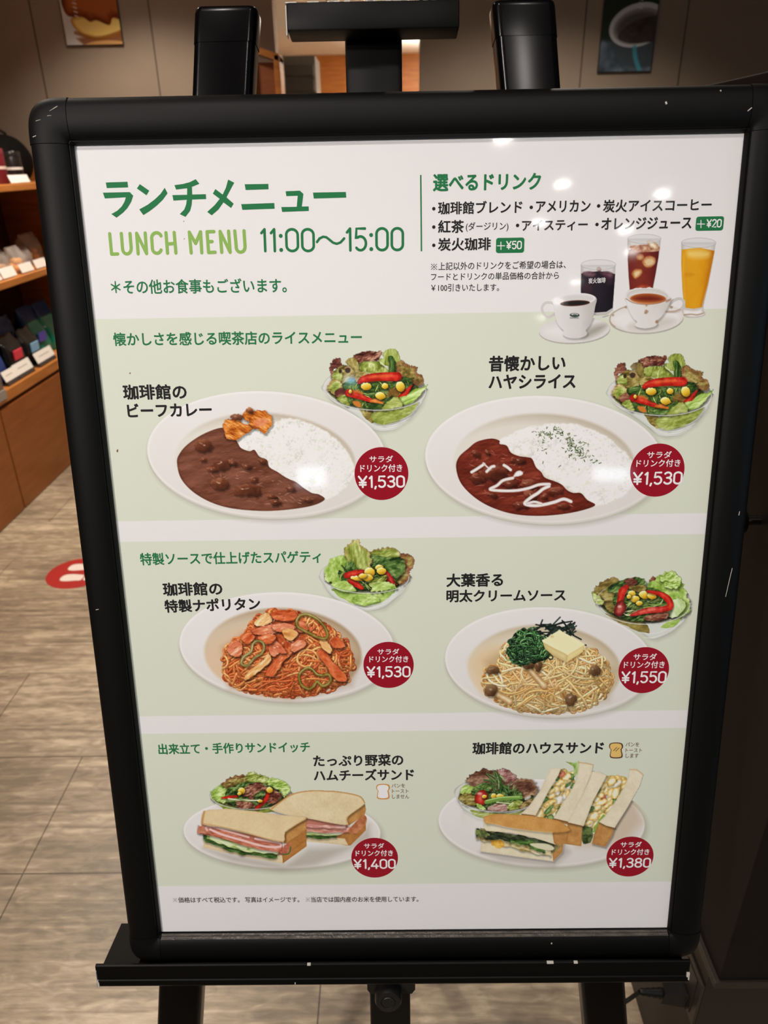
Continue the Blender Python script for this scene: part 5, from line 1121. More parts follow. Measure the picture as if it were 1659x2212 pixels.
MD = [(328, 750), (345, 700), (420, 655), (425, 600), (465, 535), (560, 520), (700, 560), (850, 560), (960, 565), (1030, 605), (1072, 670), (1098, 740), (1088, 800), (1052, 872), (960, 918), (850, 942), (700, 952), (560, 942), (470, 912), (400, 872), (335, 825)]
s.fill(spline(MD), lambda x, y, d: ramp(fbm(x, y, 7, 2, 3), [(0, (120, 66, 22)), (1, (206, 146, 80))]), 'cream_spaghetti')
strands(s, MD, 240, 8, [(234, 188, 120), (224, 170, 98), (240, 200, 136), (214, 154, 84), (246, 214, 158)], r=(2.0, 2.6), height=30, curl=.9, length=(80, 220))
s.lay('cream_spaghetti', .68, .36, .14, 10, .040, 2.6, tint=(.5, .95, 1.4))
s.fill(spline([(480, 740), (560, 690), (700, 700), (780, 780), (650, 820), (500, 800)]), lambda x, y, d: ramp(fbm(x, y, 4, 6, 3), [(0, (190, 110, 60)), (1, (240, 196, 140))]), None, soft=20, alpha=.25)
MC = ((58, 34, 16), (112, 76, 46), (176, 140, 100))
def mush(s, cx, cy, rx, ry, rot, stem=None, seed=1):
    if stem: s.line(np.array(stem) + np.array([4, 8]), 40, (90, 50, 16), None, .35, soft=4); s.line(stem, 40, lambda x, y, d: ramp(np.clip(d / 8 + .4 * (fbm(x, y, 6, seed, 3) - .3), 0, 1), [(0, (170, 120, 70)), (.6, (216, 178, 128)), (1, (240, 218, 180))]), 'mushroom', taper=(.7, .9, 1.1))
    lump(s, cx, cy, rx, ry, rot, seed, 'mushroom', MC, hi=(236, 214, 186), hl=.7)
mush(s, 378, 698, 40, 27, 5, None, 4); mush(s, 366, 820, 36, 40, 20, [(385, 830), (420, 850), (480, 885)], 5); mush(s, 590, 655, 50, 34, 0, [(590, 680), (640, 735), (690, 790)], 6); mush(s, 1000, 698, 38, 34, 20, None, 7); mush(s, 850, 873, 36, 38, 0, None, 8); mush(s, 655, 672, 22, 34, 10, None, 9)
# nori, shiso, butter
r = np.random.RandomState(3)
for k in range(70):
    x = r.uniform(600, 860); y = 480 - (x - 600) * .12 + r.normal(0, 26); L = r.uniform(30, 90); a = r.normal(-.25, .55)
    s.line([(x - L / 2 * math.cos(a), y - L / 2 * math.sin(a)), (x + L / 2 * math.cos(a), y + L / 2 * math.sin(a))], r.uniform(6, 11), [(22, 32, 26), (34, 46, 38), (50, 64, 54), (16, 22, 18)][r.randint(4)], 'nori_shreds')
for pts in ([(860, 400), (800, 410), (700, 440)], [(680, 392), (660, 440)], [(800, 395), (840, 450)], [(780, 430), (860, 480), (915, 510)], [(900, 535), (945, 545)], [(640, 420), (720, 430), (810, 402)], [(820, 420), (830, 470)]): s.line(pts, 9, (24, 32, 27), 'nori_shreds')
SM = [(470, 570), (490, 510), (555, 452), (640, 465), (700, 525), (738, 580), (705, 632), (630, 650), (545, 662), (490, 645), (474, 605)]
s.fill(rag(spline(SM, True, 4), 6, .5, 3, 2), (16, 30, 14), 'shiso')
s.zr(); strands(s, SM, 170, 5, [(44, 84, 40), (62, 108, 54), (34, 66, 34), (84, 126, 72), (26, 52, 28)], r=(1.3, 1.9), height=14, curl=5.0, length=(16, 46))
s.lay('shiso', .45, .62, .28, 10, .10, 2.0)
s.fill(np.array([(690, 545), (840, 625), (950, 560), (930, 600), (830, 660), (730, 610)]), (120, 70, 24), None, soft=9, alpha=.5)
BT = lambda c0, c1: (lambda x, y, d: ramp(np.clip(d / 12 + .25 * fbm(x, y, 16, 5, 3), 0, 1), [(0, c0), (1, c1)]))
s.fill([(680, 524), (836, 596), (826, 650), (742, 606), (696, 566)], BT((206, 176, 110), (232, 208, 150)), 'butter'); s.fill([(836, 596), (933, 540), (926, 586), (826, 650)], BT((224, 194, 124), (240, 220, 160)), 'butter')
s.fill(spline([(680, 524), (700, 505), (778, 455), (800, 462), (932, 536), (920, 550), (838, 600), (820, 596)], True, 2), BT((250, 236, 186), (246, 228, 178)), 'butter', soft=1)
s.fill(ell(738, 492, 12, 8), (206, 174, 110), None, soft=3, alpha=.6)
s.build(poster, 8e-5, 'printed_plate', only=['cream_spaghetti', 'mushroom', 'nori_shreds', 'shiso', 'butter'], labels={'printed_plate': 'photo of pale cream spaghetti with shiso and butter on a white plate'})
s.build(poster, 8e-5, 'printed_salad_bowl', only=['lettuce', 'red_lettuce', 'red_pepper', 'corn'])
# ------------------------------------------------------------------ printed food: the two sandwich plates
def crumb(c0, c1, seed, sc=16, sp=.25):
    def f(x, y, d):
        t = .62 + .5 * (fbm(x, y, sc, seed, 4) - .5) + sp * (fbm(x, y, 2.6, seed + 4, 2) - .5) - .22 * np.clip(1 - d / 4, 0, 1)
        return ramp(np.clip(t, 0, 1), [(0, c0), (1, c1)])
    return f
def crust(seed, k=0): return crumb(((150, 86, 34), (138, 76, 30))[k], ((222, 168, 100), (206, 144, 76))[k], seed, 12, .2)
BRE = ((206, 172, 122), (242, 222, 184)); CRM = ((214, 190, 150), (244, 230, 200))
def frill(s, path, wd, cols, seed, name, amp=6, th=10):
    """a wavy layer of filling showing along a cut"""
    p = spline(path, False, 10); n = len(p); u = p + np.stack([np.zeros(n), (vn(np.arange(n) * .45, np.zeros(n), seed) - .5) * amp * 2 - wd / 2], -1); l = p + np.stack([np.zeros(n), (vn(np.arange(n) * .4, np.zeros(n), seed + 3) - .5) * amp * 2 + wd / 2], -1)
    pts = np.vstack([u, l[::-1]])
    def c(x, y, d):
        h = fbm(x, y, th, seed, 4, 10, 2); g = np.gradient(h)[0]
        return ramp(np.clip(.5 - g * 4 + (h - .5) * .9 - .2 * np.clip(1 - d / 2, 0, 1), 0, 1), cols)
    return s.fill(pts, c, name, soft=1, shadow=.3, sh_off=(0, 2))
HAM = [(0, (160, 84, 66)), (.5, (214, 140, 120)), (1, (240, 194, 178))]; CUC = [(0, (120, 140, 60)), (.4, (196, 206, 136)), (1, (236, 236, 196))]; GRN = [(0, (24, 48, 18)), (.5, (66, 100, 40)), (1, (140, 166, 88))]
def salad_d(s):
    under = [_l([(400, 400), (470, 440), (600, 462), (740, 440), (820, 400), (780, 470), (600, 490), (450, 460)], GR, 3, frill=3, shadow=0, contrast=.7)]
    L = [_l([(380, 400), (375, 360), (430, 320), (480, 330), (520, 370), (480, 420), (420, 425)], LG, 4, frill=6, sc=6), _l([(440, 310), (500, 275), (570, 262), (590, 300), (540, 340), (470, 340)], OL, 5, frill=7, freq=.8, sc=5, edge=((110, 50, 36), 6, .7)),
         _l([(585, 280), (600, 238), (650, 250), (700, 265), (720, 300), (680, 320), (610, 310)], GR, 6, frill=8, freq=.8, sc=5), _l([(710, 290), (770, 280), (825, 310), (845, 350), (820, 390), (770, 380), (730, 340)], LG, 7, frill=7, freq=.8, sc=6, contrast=1.2),
         _l([(480, 340), (620, 300), (760, 340), (800, 400), (700, 450), (560, 455), (470, 410)], DG, 8, frill=4, sc=6, contrast=1.3),
         _l([(560, 370), (590, 325), (650, 310), (710, 330), (720, 370), (680, 400), (600, 400)], RL, 9, frill=7, freq=.8, name='red_lettuce', sc=5), _l([(700, 390), (750, 350), (790, 380), (770, 425), (720, 430)], RL, 10, frill=5, name='red_lettuce', sc=5), _l([(530, 420), (580, 410), (640, 440), (600, 462), (540, 455)], RL, 16, frill=3, name='red_lettuce', sc=5),
         _l([(630, 390), (680, 350), (700, 375), (660, 410)], DG, 12, frill=2, sc=4), _p([(438, 398), (480, 392), (530, 388)], 18, 1, taper=(.4, 1, .8), hi=0), _p([(720, 368), (700, 410), (648, 460)], 26, 2, taper=(.8, 1, .8), hi=0),
         _c(558, 355, 22, 20, 0, 1), _c(545, 372, 12, 10, 0, 5), _c(725, 350, 20, 18, 10, 2), _c(668, 415, 16, 10, 10, 3), _ln([(480, 402), (560, 410), (660, 412)], 9, (236, 228, 190), alpha=.9), _ln([(520, 400), (600, 420)], 6, (120, 150, 70))]
    return salad(s, [(372, 375), (385, 410), (430, 445), (520, 468), (620, 475), (730, 460), (815, 420), (850, 370), (780, 330), (460, 330)], (612, 378, 239, 86, 0), L, [], (), under, tone=(200, 208, 204))
s = start(372, 1650, 862, 1900)
plate(s, (609, 1797, 213, 78, 1), (612, 1792, 172, 56, 1), lip=4, wellc=((206, 192, 176), (224, 214, 204)), wf=(230, 221, 212))
salad_d(s.at(320, 1580, 2.765))
s.at(320, 1580, 2.765)
s.shade([(330, 700), (820, 800), (960, 700), (1200, 690), (1320, 560), (1330, 640), (1000, 800), (800, 830), (500, 780)], .30, 12, 'printed_plate', (110, 90, 66))
# behind: the uncut half
s.fill([(945, 640), (1190, 682), (1210, 680), (1300, 590), (1300, 540), (1180, 600), (945, 590)], crust(4, 1), 'sandwich_half', soft=1)
s.fill([(930, 620), (1175, 640), (1195, 680), (930, 655)], crumb(*BRE, 3), 'sandwich_half')
s.fill([(930, 520), (1190, 545), (1200, 600), (1120, 630), (930, 625)], (196, 120, 98), 'ham', soft=1)
frill(s, [(940, 625), (1050, 632), (1125, 625)], 20, GRN, 5, 'lettuce_leaf', 4); frill(s, [(945, 605), (1060, 612), (1150, 606)], 22, CUC, 6, 'cucumber', 3)
s.fill([(1060, 598), (1170, 604), (1150, 616), (1062, 612)], (238, 226, 200), 'cheese', soft=1)
frill(s, [(945, 582), (1080, 590), (1235, 588)], 30, HAM, 7, 'ham', 4); s.fill(rag([(1195, 590), (1235, 545), (1290, 500), (1302, 550), (1265, 595), (1225, 612)], 4, .4, 3, 8), lambda x, y, d: ramp(fbm(x, y, 8, 5, 3), [(0, (150, 76, 40)), (1, (220, 146, 104))]), 'ham')
frill(s, [(945, 562), (1080, 570), (1180, 572)], 18, [(0, (196, 120, 106)), (1, (244, 206, 194))], 8, 'ham', 3)
s.fill([(1180, 510), (1290, 425), (1302, 465), (1292, 500), (1205, 558), (1190, 560)], crust(5), 'sandwich_half', soft=1.2)
s.fill(spline([(738, 470), (735, 452), (790, 420), (840, 385), (905, 362), (1000, 352), (1060, 356), (1120, 358), (1210, 372), (1268, 390), (1290, 418), (1285, 440), (1190, 512), (1190, 558), (1080, 545), (960, 520), (850, 505)], True, 4), crumb(*BRE, 6, 22), 'sandwich_half', shadow=.3)
s.line([(738, 462), (790, 420), (840, 385), (905, 362), (1000, 352), (1060, 356), (1120, 358), (1210, 372), (1268, 390), (1295, 425)], 9, (196, 130, 62), None, .8, soft=2)
s.line([(1190, 512), (1186, 545), (1195, 560)], 10, (206, 160, 100), None, .5, soft=3)
# in front: the half turned to the viewer
s.fill([(330, 650), (800, 735), (945, 640), (945, 690), (805, 788), (560, 745), (330, 694)], crumb(*BRE, 8), 'sandwich_half'); s.fill([(800, 730), (945, 630), (946, 685), (805, 788)], crust(9, 1), 'sandwich_half')
s.fill([(830, 660), (945, 590), (945, 650), (850, 720), (810, 740)], crust(11, 1), 'ham', soft=1.2)
s.fill([(318, 555), (800, 655), (810, 740), (700, 732), (560, 712), (420, 670), (330, 630)], (190, 108, 86), 'ham', soft=1)
frill(s, [(330, 628), (430, 672), (560, 712), (700, 730), (770, 735)], 44, GRN, 9, 'lettuce_leaf', 9); frill(s, [(350, 622), (450, 660), (580, 698), (690, 712), (780, 718)], 34, CUC, 10, 'cucumber', 6)
for x, y in ((400, 640), (470, 668), (560, 692), (660, 708)): s.fill(ell(x, y, 34, 12, 18), (226, 226, 186), 'cucumber', soft=2, alpha=.8)
s.fill(spline([(690, 705), (760, 712), (775, 722), (700, 722)]), (240, 230, 206), 'cheese')
frill(s, [(300, 585), (420, 610), (560, 655), (700, 690), (800, 705)], 44, [(0, (150, 66, 46)), (.5, (206, 118, 90)), (1, (232, 168, 146))], 11, 'ham', 5)
s.fill(rag([(292, 600), (300, 572), (345, 562), (380, 572), (360, 605), (310, 608)], 3, .4, 3, 8), lambda x, y, d: ramp(fbm(x, y, 8, 7, 3), [(0, (170, 92, 64)), (1, (226, 154, 122))]), 'ham', shadow=.2)
s.line([(370, 585), (440, 615), (560, 650), (690, 685), (780, 690), (792, 672), (760, 660), (640, 640)], 13, (240, 198, 190), 'ham', .95, soft=1.2); s.line([(352, 590), (346, 572), (380, 568), (470, 595), (600, 632)], 12, (236, 190, 178), 'ham', .9, soft=1.2)
s.fill(rag([(800, 730), (805, 690), (850, 668), (852, 720), (820, 738)], 4, .4, 5, 8), lambda x, y, d: ramp(fbm(x, y, 8, 9, 3), [(0, (150, 70, 46)), (1, (226, 140, 108))]), 'ham'); s.line([(806, 735), (840, 728), (852, 690)], 8, (70, 104, 50), 'lettuce_leaf')
s.fill([(815, 600), (830, 592), (945, 514), (950, 530), (943, 590), (822, 672), (806, 660)], crust(12), 'sandwich_half', soft=1.2)
s.fill(spline([(322, 548), (335, 476), (430, 466), (480, 462), (620, 475), (800, 500), (944, 514), (885, 556), (818, 602), (808, 660), (700, 640), (560, 600), (440, 572), (380, 566)], True, 3), crumb((214, 176, 124), (240, 216, 172), 13, 26), 'sandwich_half', shadow=.35)
s.line([(335, 480), (327, 515), (322, 550)], 12, (190, 124, 60), None, .7, soft=3); s.line([(322, 550), (440, 572), (560, 600), (700, 640), (808, 662)], 8, (190, 140, 84), None, .6, soft=3); s.line([(818, 602), (880, 560), (944, 516)], 6, (210, 160, 96), None, .6, soft=2)
s.build(poster, 8e-5, 'printed_plate', only=['sandwich_half', 'ham', 'lettuce_leaf', 'cucumber', 'cheese'], labels={'printed_plate': 'photo of ham and cheese sandwich halves on a white plate'})
s.build(poster, 8e-5, 'printed_salad_bowl', only=['lettuce', 'red_lettuce', 'red_pepper', 'corn'])
# ---- house sandwich
def salad_e(s):
    under = [_l([(300, 520), (420, 540), (560, 545), (660, 520), (560, 580), (420, 580), (330, 560)], GR, 3, frill=3, shadow=0, contrast=.6)]
    BR = [(0, (50, 24, 16)), (.4, (98, 58, 42)), (.7, (140, 98, 74)), (1, (190, 152, 122))]
    L = [_l([(272, 310), (310, 280), (390, 248), (450, 262), (500, 245), (560, 270), (600, 320), (560, 400), (440, 400), (330, 390), (285, 350)], BR, 4, frill=9, freq=.8, name='red_lettuce', sc=9), _l([(480, 265), (520, 250), (590, 290), (600, 340), (540, 350)], [(0, (90, 44, 40)), (.5, (150, 96, 86)), (1, (206, 168, 156))], 5, frill=6, name='red_lettuce', sc=6),
         _l([(580, 340), (640, 305), (710, 330), (742, 380), (720, 420), (640, 440), (590, 400)], BR, 6, frill=8, freq=.7, name='red_lettuce', sc=9, edge=((140, 110, 70), 6, .4)),
         _l([(230, 380), (270, 355), (330, 375), (340, 420), (280, 425), (235, 410)], LG, 7, frill=6, sc=6), _l([(220, 430), (280, 410), (340, 430), (340, 480), (280, 490), (230, 460)], OL, 8, frill=6, sc=6), _l([(300, 390), (380, 340), (440, 360), (400, 420), (330, 420)], DG, 9, frill=4, sc=5),
         _l([(400, 420), (520, 380), (620, 400), (640, 460), (540, 520), (400, 510), (350, 470)], DG, 10, frill=4, sc=7, contrast=1.2),
         _s([(420, 300), (470, 285), (530, 330), (540, 410), (440, 400)], 26, 3, [(70, 110, 50), (110, 146, 76), (50, 84, 36), (150, 176, 110)], ln=(60, 130), wd=10, ang=55), _s([(560, 370), (610, 360), (600, 440), (540, 440)], 8, 5, [(90, 124, 60), (130, 160, 90)], ln=(40, 80), wd=9, ang=-70),
         lambda s: s.fill(rag(ell(368, 440, 42, 54, 10, 12), 3, .3, 3, 5), lambda x, y, d: ramp(np.clip(d / 14 + .3 * (fbm(x, y, 9, 5, 2) - .3), 0, 1), [(0, (120, 16, 12)), (.5, (196, 44, 34)), (1, (232, 112, 92))]), 'tomato', shadow=.4), lambda s: s.fill(ell(356, 412, 16, 9, 0), (244, 196, 184), None, soft=4, alpha=.8),
         _c(450, 428, 18, 18, 0, 1), _c(492, 430, 26, 16, 0, 2), _c(388, 432, 16, 12, 0, 3), _ln([(400, 468), (500, 445), (630, 438)], 26, (120, 158, 66), alpha=.95), _ln([(400, 460), (500, 438), (620, 434)], 8, (178, 200, 120)), _ln([(470, 470), (560, 480), (620, 490)], 8, (210, 214, 160)),
         _l([(410, 510), (470, 480), (540, 490), (540, 525), (450, 530)], [(0, (110, 60, 50)), (.5, (180, 130, 116)), (1, (222, 190, 176))], 12, frill=4, name='red_lettuce', sc=5), _l([(540, 500), (600, 455), (640, 470), (620, 510), (560, 525)], GR, 13, frill=3, sc=5), _l([(620, 490), (690, 450), (705, 470), (640, 515)], OL, 14, frill=3, sc=5, edge=((110, 60, 60), 5, .5)), _l([(335, 480), (370, 490), (400, 520), (350, 515)], LG, 15, frill=3, sc=5),
         lambda s: s.fill(ell(676, 442, 24, 10, -30), (222, 214, 204), None, soft=2, alpha=.8)]
    return salad(s, [(195, 380), (205, 450), (250, 520), (340, 570), (450, 592), (580, 580), (680, 530), (735, 460), (748, 390), (600, 320), (330, 320)], (470, 420, 276, 112, 2), L, [], [([(240, 500), (330, 545), (450, 560)], 8, .5), ([(260, 530), (350, 575), (450, 588)], 8, .6)], under)
s = start(926, 1630, 1416, 1902)
plate(s, (1170, 1777, 223, 94, 1.5), (1166, 1772, 172, 66, 1.5), lip=5, rim=(234, 226, 222), wellc=((206, 192, 176), (226, 214, 202)), wf=(232, 222, 212))
s.at(920, 1580, 3.072); s.shade([(1250, 420), (1400, 470), (1440, 600), (1340, 720), (1200, 760), (1000, 760), (1100, 500)], .40, 16, None, (186, 146, 96))
salad_e(s.at(920, 1580, 3.072)); s.at(920, 1580, 3.072)
EGG = [(0, (204, 150, 66)), (.4, (236, 188, 100)), (.7, (246, 214, 142)), (1, (252, 238, 204))]
def fillg(s, pts, seed):
    s.fill(rag(pts, 5, .3, seed, 6), lambda x, y, d: ramp(np.clip(fbm(x, y, 8, seed, 4) + .1 * np.clip(d / 4, 0, 1), 0, 1), [(.2, (130, 118, 60)), (.42, (206, 172, 96)), (.75, (246, 224, 172))]), 'egg_filling')
    p = s.P(spline(pts)); W = s.win(p, 0); D = s.sd(p, W); r = np.random.RandomState(seed); I, J = np.nonzero(D > 1)
    for k in range(80):
        q = r.randint(len(I)); x = (s.X[W][I[q], J[q]] - s.t[0]) * s.t[2]; y = (s.Y[W][I[q], J[q]] - s.t[1]) * s.t[2]; edge_ = D[I[q], J[q]] < 5
        cc = [(0, (30, 56, 22)), (.5, (74, 112, 50)), (1, (156, 178, 104))] if (edge_ and r.rand() < .75) or r.rand() < .05 else (EGG if r.rand() < .78 else ([(0, (200, 180, 150)), (1, (250, 244, 232))] if r.rand() < .75 else [(0, (170, 60, 40)), (1, (226, 140, 110))]))
        s.fill(rag(ell(x, y, (r.uniform(14, 30) if edge_ else r.uniform(20, 46)), r.uniform(12, 24), r.uniform(-80, -20), 7), 4, .5, k, 3), (lambda c, sd_: lambda xx, yy, d: ramp(np.clip(.25 + d / 6 + .6 * (fbm(xx, yy, 5, sd_, 3) - .4), 0, 1), c))(cc, k), 'lettuce_leaf' if cc[0][1] == (30, 56, 22) else 'egg_filling', soft=1.6, shadow=.16, sh_off=(1, 1))
B2 = ((214, 190, 152), (244, 230, 204))
# left standing piece
s.fill([(632, 545), (735, 556), (735, 575), (640, 560)], crust(3), 'sandwich_piece')
fillg(s, [(890, 262), (940, 255), (990, 325), (985, 380), (940, 460), (880, 560), (820, 580), (735, 565), (760, 500), (810, 400)], 5)
s.fill(rag([(930, 200), (985, 208), (1015, 205), (1010, 270), (985, 300), (975, 230)], 4, .4, 3, 8), lambda x, y, d: ramp(fbm(x, y, 8, 3, 3), [(.2, (120, 150, 60)), (.8, (206, 220, 150))]), 'lettuce_leaf')
s.fill([(828, 242), (895, 246), (880, 290), (812, 400), (760, 500), (728, 558), (632, 545), (680, 500), (760, 390), (800, 300)], crumb(*B2, 21, 20), 'sandwich_piece', shadow=.3)
s.fill([(848, 572), (950, 590), (945, 620), (850, 590)], crust(6), 'sandwich_piece')
s.fill([(1018, 206), (1060, 208), (1112, 220), (1098, 280), (1040, 420), (950, 600), (846, 576), (900, 490), (960, 400), (1000, 320)], crumb(*B2, 22, 20), 'sandwich_piece', shadow=.35)
s.line([(1018, 206), (1060, 210), (1112, 222)], 10, (206, 160, 104), None, .6, soft=2)
# right standing piece
s.fill([(944, 600), (1048, 622), (1040, 690), (1030, 762), (915, 745), (930, 690)], crust(7), 'sandwich_piece', soft=1.2)
fillg(s, [(1190, 300), (1260, 295), (1335, 310), (1330, 370), (1280, 470), (1200, 580), (1140, 660), (1060, 720), (1050, 640), (1070, 560), (1110, 450), (1150, 360)], 9)
s.fill(rag([(1040, 640), (1090, 630), (1110, 680), (1090, 735), (1045, 740)], 5, .4, 4, 8), lambda x, y, d: ramp(fbm(x, y, 7, 9, 3), [(.2, (40, 50, 24)), (.7, (110, 124, 66))]), 'lettuce_leaf'); s.line([(1180, 560), (1150, 610), (1115, 665)], 30, (140, 172, 72), 'lettuce_leaf', taper=(.6, 1, .5))
s.fill([(1105, 264), (1150, 268), (1198, 292), (1165, 360), (1110, 460), (1072, 560), (1046, 628), (942, 604), (975, 540), (1040, 420), (1080, 330)], crumb(*B2, 23, 20), 'sandwich_piece', shadow=.35)
s.fill([(1150, 600), (1180, 596), (1252, 636), (1235, 690), (1190, 766), (1102, 744), (1125, 660)], crust(8), 'sandwich_piece', soft=1.2, shadow=.3)
s.fill([(1352, 250), (1400, 252), (1442, 285), (1420, 360), (1340, 500), (1252, 640), (1195, 625), (1148, 600), (1190, 560), (1260, 460), (1320, 360), (1345, 300)], crumb(*B2, 24, 20), 'sandwich_piece', shadow=.35)
s.line([(1352, 252), (1400, 256), (1442, 288)], 12, (214, 172, 116), None, .6, soft=2)
# lying piece in front
s.shade([(360, 800), (840, 870), (930, 760), (960, 800), (850, 900), (500, 860)], .25, 10, None, (110, 90, 66))
s.fill([(372, 700), (840, 800), (915, 740), (905, 800), (845, 862), (600, 830), (362, 796)], crumb(*CRM, 31), 'sandwich_piece', shadow=.2); s.fill([(838, 795), (915, 735), (905, 800), (845, 862)], crust(14), 'sandwich_piece')
s.fill([(360, 640), (860, 740), (900, 760), (840, 810), (500, 740), (360, 700)], (150, 134, 84), 'egg_filling', soft=1)
frill(s, [(340, 690), (450, 715), (600, 755), (740, 790), (830, 800)], 50, [(0, (140, 110, 50)), (.4, (214, 190, 130)), (1, (246, 232, 196))], 15, 'egg_filling', 8); s.fill(rag([(432, 740), (440, 720), (500, 725), (525, 750), (500, 772), (450, 765)], 5, .5, 3, 8), lambda x, y, d: ramp(fbm(x, y, 6, 9, 3), [(.2, (200, 130, 30)), (.8, (244, 196, 90))]), 'egg_filling')
frill(s, [(335, 670), (430, 690), (560, 705), (700, 730), (850, 765)], 46, [(0, (20, 26, 16)), (.5, (56, 66, 40)), (1, (128, 138, 92))], 17, 'lettuce_leaf', 11); frill(s, [(560, 730), (640, 740), (720, 745)], 34, GRN, 18, 'lettuce_leaf', 9); frill(s, [(690, 760), (740, 780), (790, 800)], 30, GRN, 19, 'lettuce_leaf', 8)
s.fill(rag([(330, 665), (345, 650), (400, 658), (420, 690), (370, 705), (335, 690)], 5, .5, 6, 8), lambda x, y, d: ramp(fbm(x, y, 7, 3, 3), [(.2, (36, 42, 20)), (.8, (136, 146, 80))]), 'lettuce_leaf', shadow=.3)
s.fill(spline([(690, 745), (800, 745), (850, 770), (830, 790), (740, 775)], True, 4), (228, 214, 178), 'egg_filling', soft=2)
s.fill([(384, 576), (402, 612), (560, 648), (720, 660), (840, 668), (862, 752), (720, 706), (560, 672), (400, 660), (386, 640)], crumb(*CRM, 33), 'sandwich_piece', shadow=.3)
s.fill([(838, 664), (948, 640), (938, 742), (868, 756), (850, 740)], crust(15), 'sandwich_piece', soft=1.2)
s.fill(spline([(382, 578), (400, 560), (450, 550), (560, 550), (700, 560), (800, 576), (890, 596), (945, 638), (948, 660), (840, 672), (720, 662), (560, 640), (450, 615), (400, 612)], True, 4), crumb((186, 120, 54), (228, 172, 98), 34, 18), 'sandwich_piece', shadow=.2)
s.line([(400, 600), (450, 612), (560, 640), (720, 660), (838, 668)], 8, (236, 200, 140), None, .5, soft=3)
s.build(poster, 8e-5, 'printed_plate', only=['sandwich_piece', 'egg_filling', 'lettuce_leaf'], labels={'printed_plate': 'photo of toasted egg sandwich pieces on a white plate'})
s.build(poster, 8e-5, 'printed_salad_bowl', only=['lettuce', 'red_lettuce', 'red_pepper', 'corn', 'tomato'])
# ------------------------------------------------------------------ printed drinks: two cups on saucers, three glasses
s = start(1150, 496, 1572, 756)
s.at(1140, 490, 3.77); D_ = 'printed_drink'
def dsoft(x, y, rx, ry, a): s.at(1140, 490, 3.77); s.shade(ell(x, y, rx, ry), a, 14, None, (120, 112, 90)); s.at(1140, 490, 3.77)
def wcup(c0=(176, 164, 154), c1=(232, 222, 216)): return lambda x, y, d: ramp(np.clip(.30 + d / 26 + .2 * (fbm(x, y, 30, 4, 2) - .5), 0, 1), [(0, c0), (.5, (218, 206, 198)), (1, c1)])
GL = lambda x, y, d: ramp(np.clip(d / 9, 0, 1), [(0, (186, 176, 168)), (1, (216, 206, 200))])
def glass(name, outer, liquid, cols, seed, rim, ice=(), base=None, vert=True):
    cx = np.array(outer)[:, 0].mean() / 3.77 + 1140; hw = np.ptp(np.array(outer)[:, 0]) / 3.77 / 2
    dsoft(np.array(outer)[:, 0].mean() + 14, np.array(outer)[:, 1].max() - 6, np.ptp(np.array(outer)[:, 0]) * .5, 16, .35)
    s.fill(outer, GL, name, soft=1)
    if base: s.fill(spline(base), lambda x, y, d: ramp(np.clip(d / 6 + .4 * (fbm(x, y, 8, seed, 3, 0, 3) - .4), 0, 1), [(0, (190, 176, 166)), (1, (234, 222, 216))]), name, soft=1)
    def lc(x, y, d):
        u = np.clip((x - cx) / hw, -1, 1); t = .62 - .34 * np.abs(u) ** 2 + .12 * (fbm(x, y, 12, seed, 3) - .5) - .12 * u + (y - y.min()) / max(np.ptp(y), 1) * cols[3]
        return ramp(np.clip(t, 0, 1), [(0, cols[0]), (.5, cols[1]), (1, cols[2])])
    s.fill(liquid, lc, name, soft=1.2)
    for f in ice: f()
    rx0, ry0, rw, rh = rim
    s.fill(ell(rx0, ry0, rw, rh), (216, 208, 204), name, alpha=.55); s.line(np.vstack([ell(rx0, ry0, rw, rh)] * 1 + [ell(rx0, ry0, rw, rh)[:1]]), 4, (172, 164, 160), None, .8, smooth=False)
    o = np.array(outer); s.line(o[[0, -1]] if False else [o[0], o[1]], 4, (176, 166, 158), None, .6, smooth=False)
def cube(pts, seed, cols=((128, 44, 20), (206, 140, 80), (240, 212, 160)), a=.9): s.fill(spline(pts, True, 4), lambda x, y, d: ramp(np.clip(.3 + d / 10 + .7 * (fbm(x, y, 8, seed, 3) - .5), 0, 1), [(0, cols[0]), (.5, cols[1]), (1, cols[2])]), None, soft=3, alpha=a)
TEA = ((52, 10, 16), (112, 34, 28), (158, 72, 40), .0)
glass('printed_iced_tea', [(814, 95), (812, 240), (820, 400), (830, 520), (1020, 500), (1040, 400), (1070, 230), (1085, 95)], [(822, 190), (815, 260), (822, 400), (832, 520), (1018, 500), (1038, 400), (1064, 250), (1072, 165), (940, 150)], TEA, 3, (950, 98, 135, 38),
      [lambda: s.fill(spline([(828, 160), (880, 150), (950, 145), (1060, 150), (1068, 195), (960, 205), (880, 205)]), lambda x, y, d: ramp(fbm(x, y, 8, 3, 3), [(.2, (150, 84, 56)), (.6, (206, 160, 128)), (.9, (236, 214, 190))]), None, soft=2), lambda: cube([(970, 118), (1010, 112), (1055, 140), (1062, 185), (1000, 175)], 9, ((90, 50, 24), (196, 150, 110), (244, 224, 196))),
       lambda: cube([(885, 235), (930, 220), (950, 245), (930, 272), (895, 268)], 4, a=.7), lambda: cube([(930, 290), (975, 235), (1040, 255), (1030, 310), (975, 335)], 5, a=.85), lambda: cube([(845, 385), (870, 345), (925, 345), (930, 385), (880, 425)], 6), lambda: cube([(880, 490), (930, 465), (1000, 478), (990, 500), (900, 512)], 8, ((110, 30, 20), (168, 60, 36), (206, 110, 70)), .7)])
